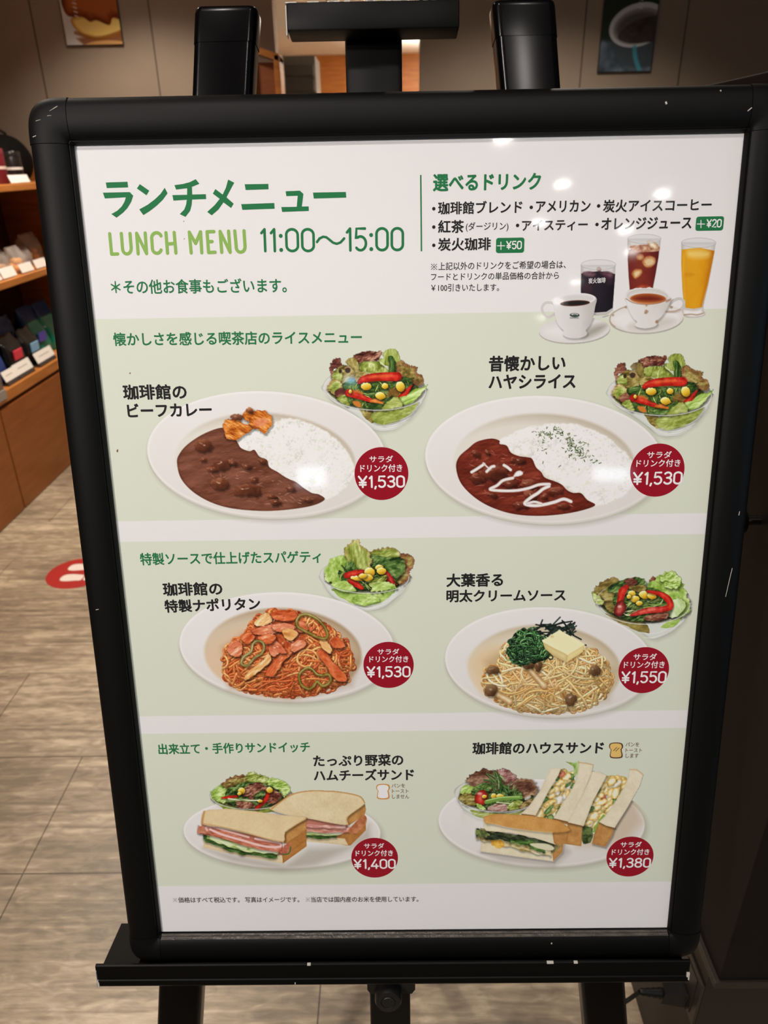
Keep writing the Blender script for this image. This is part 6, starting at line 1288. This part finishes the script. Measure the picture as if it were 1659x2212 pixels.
glass('printed_orange_juice', [(1252, 125), (1250, 300), (1258, 500), (1272, 660), (1425, 660), (1470, 480), (1510, 270), (1532, 125)], [(1254, 185), (1250, 300), (1260, 500), (1272, 625), (1290, 660), (1350, 668), (1415, 655), (1432, 590), (1466, 470), (1500, 300), (1522, 195), (1400, 170)],
      ((176, 92, 6), (222, 150, 22), (238, 184, 64), -.12), 7, (1392, 130, 140, 40), [lambda: s.fill(spline([(1300, 200), (1350, 190), (1420, 190), (1480, 205), (1470, 245), (1400, 255), (1310, 245)]), (240, 204, 124), None, soft=12, alpha=.75), lambda: s.fill(ell(1310, 390, 50, 18), (206, 130, 16), None, soft=6, alpha=.5), lambda: s.line([(1270, 230), (1268, 400), (1280, 600)], 14, (240, 190, 80), None, .4, soft=5), lambda: s.line([(1488, 300), (1450, 480), (1415, 640)], 16, (186, 96, 8), None, .45, soft=6)],
      [(1268, 665), (1258, 690), (1262, 718), (1300, 738), (1360, 742), (1430, 728), (1448, 706), (1430, 680), (1425, 655), (1350, 672)])
s.line([(1275, 716), (1330, 712), (1380, 716), (1430, 702)], 9, (130, 84, 40), None, .6, soft=2)
glass('printed_iced_coffee', [(434, 310), (432, 480), (430, 640), (450, 700), (560, 720), (640, 715), (692, 680), (705, 480), (716, 310)], [(436, 380), (434, 480), (430, 660), (470, 690), (560, 698), (640, 692), (692, 660), (704, 500), (712, 385), (580, 360)], ((14, 12, 18), (34, 28, 36), (66, 46, 56), -.12), 11, (576, 308, 141, 42),
      [lambda: cube([(450, 370), (510, 362), (560, 380), (530, 410), (460, 400)], 3, ((50, 24, 34), (94, 56, 66), (150, 110, 116)), .8), lambda: cube([(590, 370), (650, 362), (700, 385), (680, 425), (610, 400)], 4, ((46, 20, 30), (90, 50, 60), (140, 100, 106)), .8), lambda: cube([(560, 345), (578, 325), (600, 345), (585, 365)], 5, ((70, 40, 30), (150, 100, 84), (206, 160, 140)), .9), lambda: s.fill(ell(480, 500, 46, 40, 30), (70, 34, 44), None, soft=10, alpha=.6), lambda: s.fill(ell(670, 430, 30, 40), (80, 44, 60), None, soft=10, alpha=.5)])
s.line([(600, 735), (650, 722), (690, 690)], 10, (226, 216, 210), 'printed_iced_coffee', .9); s.line([(610, 735), (660, 722)], 5, (110, 100, 94), None, .7)
# tea cup on its saucer
dsoft(1000, 790, 300, 90, .42); dsoft(1180, 800, 120, 60, .3)
SA = ell(966, 740, 302, 122, -3)
s.fill(SA + np.array([0, 10]), lambda x, y, d: ramp(np.clip(d / 6, 0, 1), [(0, (176, 164, 150)), (1, (214, 202, 192))]), 'printed_tea_cup'); s.fill(SA, lambda x, y, d: ramp(np.clip(.5 + d / 40 + .25 * (fbm(x, y, 26, 5, 2) - .5), 0, 1), [(0, (214, 200, 190)), (1, (232, 221, 214))]), 'printed_tea_cup')
s.line(ell(966, 740, 298, 118, -3, 40, 150, 235), 9, (140, 92, 66), None, .5, smooth=False, soft=2); s.fill(ell(1010, 790, 190, 44, -8), (190, 176, 160), None, soft=16, alpha=.55)
s.line([(1150, 640), (1190, 600), (1240, 585), (1272, 610), (1262, 660), (1210, 690), (1130, 690)], 22, wcup(), 'printed_tea_cup'); s.line([(1130, 692), (1190, 690), (1240, 672)], 12, (178, 130, 104), None, .6, soft=2)
s.fill(spline([(795, 560), (804, 610), (817, 660), (838, 710), (866, 750), (892, 775), (872, 800), (900, 818), (960, 826), (1030, 812), (1054, 790), (1040, 770), (1074, 745), (1107, 705), (1137, 655), (1162, 600), (1150, 570), (980, 520)], True, 4), lambda x, y, d: ramp(np.clip(.62 - (x - (1140 + 900 / 3.77)) / 120 * .5 + .15 * (fbm(x, y, 14, 4, 3, 80, 2) - .5), 0, 1), [(0, (176, 160, 146)), (.5, (222, 210, 202)), (1, (236, 227, 222))]), 'printed_tea_cup', shadow=.2)
s.fill(rag(ell(975, 568, 180, 72, 2, 16), 5, .5, 2, 5), lambda x, y, d: ramp(np.clip(d / 10, 0, 1), [(0, (222, 210, 202)), (1, (232, 224, 218))]), 'printed_tea_cup'); s.fill(ell(975, 566, 168, 62, 2), lambda x, y, d: ramp(np.clip(d / 16, 0, 1), [(0, (204, 192, 182)), (1, (228, 218, 212))]), None)
s.fill(ell(980, 586, 148, 44, 1), lambda x, y, d: ramp(np.clip(d / 10 - (y - y.mean()) / 60, 0, 1), [(0, (206, 130, 70)), (.4, (158, 74, 36)), (1, (112, 34, 22))]), 'tea', soft=1.2)
s.line([(800, 585), (860, 618), (960, 632), (1060, 622), (1150, 592)], 8, (150, 104, 80), None, .7, soft=1.5); s.line([(1130, 610), (1180, 585)], 12, (150, 104, 80), None, .6, soft=2)
for x, y, w_ in ((968, 640, 16), (968, 690, 26), (960, 702, 16), (800, 655, 18), (696, 720, 14), (1052, 775, 24), (1170, 655, 20)): s.fill(rag(ell(x, y, w_ * .6, w_ * .55, 0, 8), 4, .8, x, 4), (156, 112, 78), None, soft=1.5, alpha=.75)
# coffee cup on its saucer
dsoft(470, 880, 300, 70, .42); SB = ell(380, 840, 288, 104, -3)
s.fill(SB + np.array([0, 9]), lambda x, y, d: ramp(np.clip(d / 6, 0, 1), [(0, (170, 160, 148)), (1, (206, 196, 188))]), 'printed_coffee_cup'); s.fill(SB, lambda x, y, d: ramp(np.clip(.5 + d / 40 + .2 * (fbm(x, y, 26, 7, 2) - .5), 0, 1), [(0, (210, 198, 190)), (1, (230, 220, 214))]), 'printed_coffee_cup')
s.fill(spline([(440, 900), (480, 840), (560, 800), (640, 800), (600, 850), (500, 900)]), (150, 138, 122), None, soft=14, alpha=.75)
s.line([(232, 700), (170, 735), (128, 705), (118, 655), (150, 618), (215, 622)], 20, wcup(), 'printed_coffee_cup')
s.fill(spline([(212, 590), (214, 650), (222, 720), (240, 780), (268, 822), (294, 846), (288, 878), (330, 902), (400, 907), (462, 892), (485, 868), (472, 842), (502, 800), (532, 730), (549, 650), (552, 570), (400, 545)], True, 4), lambda x, y, d: ramp(np.clip(.60 - (x - (1140 + 330 / 3.77)) / 90 * .5 + .1 * (fbm(x, y, 30, 4, 2) - .5), 0, 1), [(0, (150, 138, 128)), (.45, (214, 202, 195)), (1, (234, 226, 221))]), 'printed_coffee_cup', shadow=.2)
s.fill(ell(382, 592, 170, 52, -4), lambda x, y, d: ramp(np.clip(d / 6, 0, 1), [(0, (234, 226, 221)), (1, (214, 204, 198))]), 'printed_coffee_cup'); s.fill(ell(385, 622, 122, 24, -3), lambda x, y, d: ramp(np.clip(d / 5, 0, 1), [(0, (120, 70, 40)), (.4, (44, 30, 24)), (1, (30, 26, 26))]), 'coffee', soft=1.2)
s.fill(ell(382, 719, 40, 17, 2), (50, 66, 58), 'cup_emblem'); s.fill(ell(382, 714, 28, 8, 2), (206, 200, 194), 'cup_emblem', soft=1); s.fill(ell(384, 718, 18, 6, 2), (72, 84, 78), 'cup_emblem', soft=1); s.fill([(343, 738), (415, 738), (415, 746), (343, 746)], (96, 104, 98), 'cup_emblem', alpha=.8)
for nm, ex in (('printed_iced_tea', []), ('printed_orange_juice', []), ('printed_iced_coffee', []), ('printed_tea_cup', ['tea']), ('printed_coffee_cup', ['coffee', 'cup_emblem'])): s.build(poster, 8e-5, nm, only=ex)
Ink(1.6e-4).text('炭火珈琲', 1271, 613, 1308, 611, 12, .01).out('glass_lettering', I_WHITE)
# ------------------------------------------------------------------ the display shelf on the left with its goods
SX, SB_ = -1.74, -2.22                                     # front and back of the unit
L1, L2, L3 = 1.375, 0.985, 0.545
sh = empty('display_shelf', (-1.98, 2.8, 0), 'orange wood display shelf unit with cabinet doors along the left wall', 'shelf')
MB().box((SB_, .9, L1 - .028), (SX, 3.93, L1), .002).build('shelf_board', M_WOOD_Y, sh)
MB().box((SB_, .9, L2 - .030), (SX, 3.93, L2), .002).build('shelf_board', M_WOOD_Y, sh)
MB().box((SB_, .9, L3 - .048), (SX, 3.93, L3), .002).build('cabinet_top', M_WOOD_Y, sh)
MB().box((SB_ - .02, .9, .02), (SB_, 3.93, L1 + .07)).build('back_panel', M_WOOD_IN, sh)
MB().box((SB_, 3.93, 0), (SX, 3.97, L1 + .075), .002).build('end_panel', M_WOOD, sh)
MB().box((SB_, .88, 0), (SX, .9, L1), .002).build('end_panel', M_WOOD, sh)
MB().box((SB_, .9, 0.0), (SX - .03, 3.93, .05)).build('plinth', M_DARKBR, sh)
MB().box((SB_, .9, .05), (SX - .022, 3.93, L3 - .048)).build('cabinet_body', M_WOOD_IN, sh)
M_DOOR = mat('shaded_door_wood', C8(150, 88, 38), .45, .35, noise=(4, C8(132, 74, 30), .7, (5, 1, 9)))  # darker copy of the orange wood, the doors' weaker light in its colour
for y0, y1 in ((.91, 2.52), (2.53, 3.92)):
    MB().box((SX - .021, y0, .004), (SX - .001, y1, L3 - .068), .002).build('door', M_DOOR, sh)
L1, L2, L3 = L1 + .0008, L2 + .0008, L3 + .0008           # goods rest on the boards
def _m(n, c, r=.4, **k): return mat(n, C8(*c), r, **k)
M_CARD = _m('white_card', (238, 232, 224), .6); M_HOLD = _m('dark_card_holder', (60, 50, 46), .5); M_MARK = _m('grey_print', (150, 140, 134), .6)
def card(y, w_, z, h, label, holder=False, marks=True, x=-1.768):
    t = empty('price_card', (x, y, z), label, 'price card', 'white price cards on the shelf')
    b = .004 + (.014 if holder else 0); tilt = .35
    if holder: MB().box((x - .030, y - w_ * .48, z), (x + .012, y + w_ * .48, z + .006), .001).build('holder', M_HOLD, t); MB().add([(x + .011, y - w_ * .48, z + .006), (x + .011, y + w_ * .48, z + .006), (x + .004, y + w_ * .48, z + .018), (x + .004, y - w_ * .48, z + .018), (x - .004, y - w_ * .48, z + .006), (x - .004, y + w_ * .48, z + .006)], [(0, 1, 2, 3), (3, 2, 5, 4), (0, 3, 4), (1, 5, 2)]).build('holder_lip', M_HOLD, t)
    M = Matrix.Translation((x + .004, y, z + b)) @ Matrix.Rotation(-tilt, 4, 'Y')
    c = MB().box((-.0012, -w_ / 2, 0), (0, w_ / 2, h), .0004, M, 1).build('card', M_CARD, t)
    if marks: MB().box((-.0004, -w_ * .3, h * .5), (.0004, w_ * .28, h * .56), 0, M).build('card_print', M_MARK, c)
card(3.255, .20, L1, .036, 'white price card on the top shelf before the black can', marks=False)
card(2.79, .15, L2, .042, 'white price card on the middle shelf, nearest to the viewer', marks=False); card(2.945, .135, L2, .046, 'white price card on the middle shelf below the near bag of sweets', marks=False)
card(3.13, .13, L2, .042, 'white price card on the middle shelf, second from the far end', marks=False); card(3.29, .13, L2, .042, 'white price card on the middle shelf below the far bag of sweets', marks=False)
card(2.735, .11, L3, .048, 'small white price card in a holder on the cabinet top, nearest of three', True); card(2.875, .17, L3, .052, 'wide white price card in a holder before the black pouches', True); card(3.115, .20, L3, .052, 'wide white price card in a holder before the green pouches', True)
# tins on the top shelf
def tin(x, y, z, r, h, c, label, c2, lid=(60, 40, 40)):
    t = empty('tea_tin', (x, y, z), label, 'tin', 'tins on the top shelf')
    MB().lathe([(r * .97, 0), (r, .003), (r, h * .82), (r * .98, h * .83)], (x, y, z), 32).build('body', _m('tin_paint', c, .25), t, 40)
    MB().lathe([(r * 1.01, h * .83), (r * 1.01, h * .97), (r * .95, h), (.001, h)], (x, y, z), 32).build('lid', _m('tin_lid', lid, .2), t, 40)
    MB().lathe([(r * 1.006, h * .42), (r * 1.006, h * .50)], (x, y, z), 32, None, False).build('label_band', _m('pale_band', c2, .4), t, 40)
tin(-1.85, 3.21, L1, .047, .150, (98, 28, 34), 'dark red tin with a pale band on the top shelf', (214, 190, 180), (110, 40, 46))
tin(-1.87, 3.00, L1, .047, .150, (98, 28, 34), 'dark red tin on the top shelf, nearer to the viewer than the banded one', (214, 190, 180), (110, 40, 46))
tin(-1.88, 3.45, L1, .045, .140, (34, 28, 26), 'black tin with a white band on the top shelf', (226, 220, 214), (40, 34, 32))
t = empty('black_bag', (-2.01, 3.66, L1), 'large rounded black bag behind the tins on the top shelf', 'bag')
bm = bmesh.new(); bmesh.ops.create_uvsphere(bm, u_segments=28, v_segments=16, radius=1)
for v in bm.verts:
    k = 1 + .05 * math.sin(5 * v.co.x + 3 * v.co.y); v.co.z = max(v.co.z, -.75); v.co = Vector((v.co.x * .12 * k, v.co.y * .21 * k, (v.co.z + .75) / 1.75 * .225))
MB().bm(bm, Matrix.Translation((-2.01, 3.66, L1))).build('body', _m('black_cloth', (15, 13, 12), .85, spec=.1, bump=(60, .3)), t, 60)
MB().tube([(-2.01, 3.58, L1 + .20), (-2.01, 3.60, L1 + .232), (-2.01, 3.66, L1 + .245), (-2.01, 3.72, L1 + .232), (-2.01, 3.74, L1 + .20)], .007, 10).build('handle', M_PLASTIC, t, 60)
# clear bags of sweets on the middle shelf
def clear_mat():
    M = bpy.data.materials.new('clear_film'); M.use_nodes = True; nt = M.node_tree; b = nt.nodes['Principled BSDF']
    tr = nt.nodes.new('ShaderNodeBsdfTransparent'); mx = nt.nodes.new('ShaderNodeMixShader'); mx.inputs[0].default_value = 0.30
    b.inputs['Base Color'].default_value = C8(214, 204, 196); b.inputs['Roughness'].default_value = .12
    nt.links.new(tr.outputs[0], mx.inputs[1]); nt.links.new(b.outputs[0], mx.inputs[2]); nt.links.new(mx.outputs[0], nt.nodes['Material Output'].inputs[0]); return M
M_FILM = clear_mat()
def pouch(mb, x, y, z, w_, d, h, seed, pinch=.25, lean=0):
    """a filled bag: rounded sections narrowing to a pinched, crumpled top"""
    r = random.Random(seed); n = 28; rows = [(0, .90, .86), (.06, 1, 1), (.35, 1.02, 1.05), (.62, .99, .92), (.80, .95, .60), (.90, .93, pinch), (1.0, .96, pinch * .4)]; vs = []
    for v, a, b in rows:
        for i in range(n):
            t = 2 * math.pi * i / n; c, s_ = math.cos(t), math.sin(t); e = .45
            px = math.copysign(abs(c) ** e, c) * d / 2 * b; py = math.copysign(abs(s_) ** e, s_) * w_ / 2 * a
            k = (r.random() - .5) * .010 * (v > .05); vs.append((x + px + k - lean * v, y + py + (r.random() - .5) * .006, z + v * h + (r.random() - .5) * .012 * (v > .7)))
    fs = [(j * n + i, j * n + (i + 1) % n, (j + 1) * n + (i + 1) % n, (j + 1) * n + i) for j in range(len(rows) - 1) for i in range(n)]
    return mb.add(vs, fs + [tuple(range(n))[::-1], tuple(range((len(rows) - 1) * n, len(rows) * n))])
M_SWEET = _m('orange_sweets', (232, 158, 48), .5, bump=(90, .5)); M_CHOC = _m('brown_sweets', (92, 56, 40), .5, bump=(90, .5)); M_TAN = _m('biscuit', (206, 160, 112), .6, bump=(90, .4))
for x, y, w_, h, seed, mm, lb in ((-1.86, 3.02, .13, .085, 1, M_TAN, 'clear bag of biscuits on the middle shelf, nearest to the viewer'), (-1.83, 3.14, .12, .085, 2, M_SWEET, 'clear bag of orange sweets on the middle shelf'), (-1.87, 3.30, .12, .075, 3, M_CHOC, 'clear bag of brown sweets between the two orange ones'),
                                  (-1.93, 3.53, .17, .105, 4, M_SWEET, 'clear bag of orange sweets farthest along the middle shelf'), (-2.03, 3.05, .17, .13, 5, M_CHOC, 'clear bag of brown sweets behind the biscuits')):
    t = empty('sweets_bag', (x, y, L2), lb, 'bag of sweets', 'clear bags of sweets')
    cm = MB(); r = random.Random(seed)
    for k in range(16):
        bm = bmesh.new(); bmesh.ops.create_icosphere(bm, subdivisions=2, radius=r.uniform(.013, .019)); cm.bm(bm, Matrix.Translation((x + r.uniform(-.026, .026), y + r.uniform(-w_ * .36, w_ * .36), L2 + .018 + r.uniform(0, h * .38))))
    o = cm.build('sweets', mm, t, 60); o['kind'] = 'stuff'
    pouch(MB(), x, y, L2, w_, .085, h * 1.35, seed, .3).build('wrapper', M_FILM, t, 60)
# coffee pouches on the cabinet top
M_BLKP = _m('black_pouch_foil', (20, 18, 19), .16, bump=(40, .5), spec=.8); M_GRNP = _m('green_pouch_foil', (8, 122, 98), .24, bump=(40, .4)); M_BLUP = _m('navy_pouch_foil', (24, 58, 100), .4, bump=(40, .3))
def bag(x, y, w_, h, mm, seed, label, lab=None, grp='foil coffee pouches'):
    t = empty('coffee_pouch', (x, y, L3), label, 'pouch', grp)
    pouch(MB(), x, y, L3, w_, .075, h, seed, .22, .015).build('pouch', mm, t, 60)
    if lab: MB().box((x + .034, y - w_ * .28 + lab[1], L3 + h * lab[2]), (x + .0415, y + w_ * .20 + lab[1], L3 + h * lab[2] + .045), .002).build('label', _m('pouch_label', lab[0], .45), t)
bag(-1.83, 2.905, .17, .185, M_BLKP, 11, 'black foil pouch with a red label on the cabinet top', ((214, 58, 74), .0, .40)); bag(-1.83, 3.085, .165, .180, M_BLKP, 12, 'black foil pouch with a pale blue label on the cabinet top', ((128, 176, 208), .0, .38))
bag(-1.86, 3.27, .17, .175, M_GRNP, 13, 'green foil pouch with a violet label on the cabinet top', ((84, 70, 170), -.02, .48)); bag(-1.87, 3.46, .17, .170, M_GRNP, 14, 'plain green foil pouch farthest along the cabinet top')
bag(-1.83, 2.70, .17, .17, _m('blue_pouch_foil', (36, 58, 120), .35), 15, 'blue foil pouch nearest to the viewer on the cabinet top')
for k, (y, h, lb) in enumerate(((3.25, .205, 'navy pouch behind the red labelled black one'), (3.53, .205, 'navy pouch behind the violet labelled green one'), (3.72, .2, 'navy pouch behind the plain green one'), (3.02, .20, 'navy pouch behind the blue foil one'))): bag(-2.02, y, .18, h, M_BLUP, 20 + k, lb, None, 'navy pouches at the back')
t = empty('grey_box', (-1.775, 2.53, L3), 'grey display box standing at the near end of the cabinet top', 'box')
MB().box((-1.83, 2.45, L3), (-1.7385, 2.60, L3 + .13), .004).build('body', _m('grey_board', (112, 98, 84), .6), t)
MB().box((-1.7385, 2.46, L3 - .03), (-1.7325, 2.60, L3 + .012), .001).build('front_flap', _m('pale_grey_board', (150, 140, 130), .6), t)
# ------------------------------------------------------------------ dark cabinet on the right, outlet, plug and cord
dc = empty('dark_cabinet', (.8, 1.2, 0), 'tall dark brown laminate cabinet close behind the sign on the right', 'cabinet')
MB().box((.434, .092, .402), (1.3, 2.4, 1.536), .002).build('body', M_DARKBR, dc)
MB().box((.436, .118, 0), (1.3, 2.4, .392)).build('base', _m('dark_base_laminate', (38, 28, 21), .55, noise=(9, C8(30, 22, 16), .6, (1, 1, .1))), dc)
MB().box((.427, .088, .390), (1.3, 2.4, .403), .001).build('trim_strip', _m('dark_trim', (42, 34, 27), .45), dc)
MB().lathe([(.006, 0), (.006, .016), (.016, .020), (.019, .028), (.015, .035), (.001, .037)], (.434, .262, 1.043), 24, (-1, 0, 0)).build('knob', mat('polished_steel', C8(190, 186, 180), .12, .5, 1.0), dc, 40)
t = empty('wall_outlet', (.436, .150, .285), 'dark outlet plate on the base of the dark cabinet', 'outlet')
MB().box((.4315, .118, .245), (.4358, .185, .345), .001).build('plate', _m('brown_plate', (46, 36, 28), .4), t)
MB().box((.4300, .132, .256), (.4318, .170, .334), .0006).build('socket', _m('dark_socket', (40, 32, 26), .4), t)
t = empty('power_cord', (.42, .150, .27), 'black power cord with its plug pushed into the outlet', 'power cord')
pb = MB(); M = Matrix.Translation((.412, .150, .272)) @ Matrix.Rotation(.12, 4, 'Y')
pb.prism([(-.020, -.008), (.016, -.0115), (.016, .0115), (-.020, .008)], (-.0135, .0135), M).build('plug', M_PLASTIC, t)
MB().box((.0165, -.013, -.016), (.0185, .013, .016), .0006, M).build('plug_face', M_PLASTIC, t)
MB().lathe([(.0075 - .0004 * k + (.0012 if k % 2 else 0), .0045 * k) for k in range(9)], M @ Vector((-.019, 0, 0)), 20, M.to_3x3() @ Vector((-1, 0, 0))).build('strain_relief', M_PLASTIC, t, 30)
MB().tube(spline([tuple(M @ Vector((-.055, 0, 0))), (.335, .150, .250), (.305, .150, .238), (.285, .148, .20), (.278, .145, .10), (.275, .14, .03), (.26, .10, .006), (.15, .02, .0045)], False, 8), .0033, 10).build('cord', M_PLASTIC, t, 60)
# ------------------------------------------------------------------ round floor sticker with footprints
t = empty('floor_sticker', (-1.262, 1.925, 0), 'round red floor sticker with white footprints, left of the sign', 'sticker')
MB().lathe([(.118, .0001), (.118, .0007), (.001, .0007)], (-1.262, 1.925, 0), 64).build('disc', _m('red_vinyl', (166, 34, 28), .45), t)
def sole(y): return [[(-.085, y + .002), (-.075, y + .028), (-.045, y + .036), (-.005, y + .031), (.016, y + .024), (.016, y - .018), (-.01, y - .022), (-.05, y - .027), (-.078, y - .02)], [(.028, y + .022), (.055, y + .025), (.078, y + .012), (.08, y - .005), (.06, y - .018), (.028, y - .018)]]
for y in (.048, -.048):
    mb = MB()
    for pl in sole(y): mb.prism([tuple(q) for q in spline(pl, True, 4)], (.0007, .0011), Matrix.Translation((-1.243, 1.925, 0)) @ Matrix.Scale(.84, 4))
    mb.build('footprint', _m('white_vinyl', (226, 214, 204), .5), t)
# ------------------------------------------------------------------ two posters on the back wall
def wall_poster(name, x0, x1, z0, z1, pic, label):
    t = empty(name, ((x0 + x1) / 2, WY1 - .006, z0), label, 'poster')
    MB().box((x0 - .004, WY1 - .014, z0 - .004), (x1 + .004, WY1 - .001, z1 + .004), .001).build('board', M_PLASTIC, t)
    kx = (x1 - x0) / (pic.w - 1); kz = (z1 - z0) / (pic.h - 1)
    pic.place = lambda X, Y, zo: np.stack([x0 + X * kx, np.full(X.shape, WY1 - .0142), z1 - Y * kz], -1)
    pic.lab[:] = np.where(pic.lab == 0, pic.L('print'), pic.lab); pic.build(t, 0, 'print')
pc = Pic(0, 0, 150, 210, back=(206, 194, 184)); F = .62
pc.t = (-285 * F, 210 - 195 * F, 1 / F)
pc.shade([(330, 170), (540, 150), (560, 210), (380, 215)], .8, 4, None, (120, 60, 24)); pc.fill(ell(460, 205, 110, 26, 0), (206, 150, 90), soft=2)
pc.fill(spline([(322, 100), (420, 85), (540, 100), (536, 150), (470, 172), (400, 172), (345, 150)]), lambda x, y, d: ramp(np.clip(d / 12 + .2 * fbm(x, y, 9, 3, 3), 0, 1), [(0, (150, 88, 30)), (.4, (206, 152, 66)), (1, (236, 196, 110))]), 'pancake', soft=2)
pc.line([(330, 150), (420, 172), (530, 150)], 14, (130, 70, 26), None, .7, soft=3)
pc.fill(spline([(292, 45), (305, 5), (360, -40), (450, -60), (545, -40), (545, 95), (500, 100), (480, 125), (430, 108), (400, 112), (370, 95), (310, 90)]), lambda x, y, d: ramp(np.clip(.25 + d / 26 + .4 * (fbm(x, y, 16, 5, 3) - .5), 0, 1), [(0, (74, 26, 8)), (.5, (120, 52, 18)), (1, (168, 88, 40))]), 'syrup', soft=2)
pc.fill(ell(400, 5, 30, 12), (226, 170, 110), None, soft=4, alpha=.8); pc.fill(ell(430, -60, 60, 36), (244, 220, 150), 'butter', soft=3)
for k in range(9): pc.line([(340, -30 + k * 15), (352, -26 + k * 15)], 5, (226, 206, 190), None, .8)
wall_poster('pancake_poster', -1.700, -1.405, 2.022, 2.442, pc, 'poster of syrup covered pancakes hanging on the wall at upper left')
pc = Pic(0, 0, 140, 210, back=(38, 46, 30)); pc.t = (-935 * F, 210 - 310 * F, 1 / F)
pc.fill([(900, 195), (1200, 195), (1200, 340), (900, 340)], lambda x, y, d: ramp(fbm(x, y, 26, 3, 3), [(.2, (52, 60, 66)), (.8, (112, 120, 130))]), 'tablecloth', soft=10)
pc.fill(spline([(985, 190), (1010, 260), (1060, 290), (1170, 285), (1180, 180)]), (70, 74, 78), 'cup', soft=6); pc.fill(ell(1085, 142, 122, 78, -10), (206, 198, 194), 'cup', soft=2); pc.fill(ell(1086, 146, 106, 64, -10), lambda x, y, d: ramp(np.clip(d / 14, 0, 1), [(0, (170, 160, 154)), (1, (96, 86, 80))]), 'cup', soft=2)
pc.fill(spline([(1005, 185), (1030, 150), (1090, 122), (1190, 112), (1190, 190), (1120, 205), (1050, 205)]), lambda x, y, d: ramp(np.clip(fbm(x, y, 14, 7, 3) * .8 + .1, 0, 1), [(0, (40, 26, 20)), (1, (98, 78, 66))]), 'coffee', soft=3)
pc.line([(1080, 222), (1090, 262), (1110, 300)], 18, (74, 160, 176), None, .8, soft=4); pc.fill([(965, 0), (1000, 0), (1000, 20), (965, 20)], (226, 214, 206), 'logo', soft=2); pc.fill(ell(986, 36, 13, 12), (206, 110, 60), 'logo', soft=3)
for k in range(11): pc.line([(1080, -70 + k * 15), (1092, -66 + k * 15)], 6, (214, 206, 200), None, .85)
wall_poster('coffee_poster', 1.125, 1.402, 1.852, 2.272, pc, 'dark green poster of a coffee cup hanging on the wall at upper right')
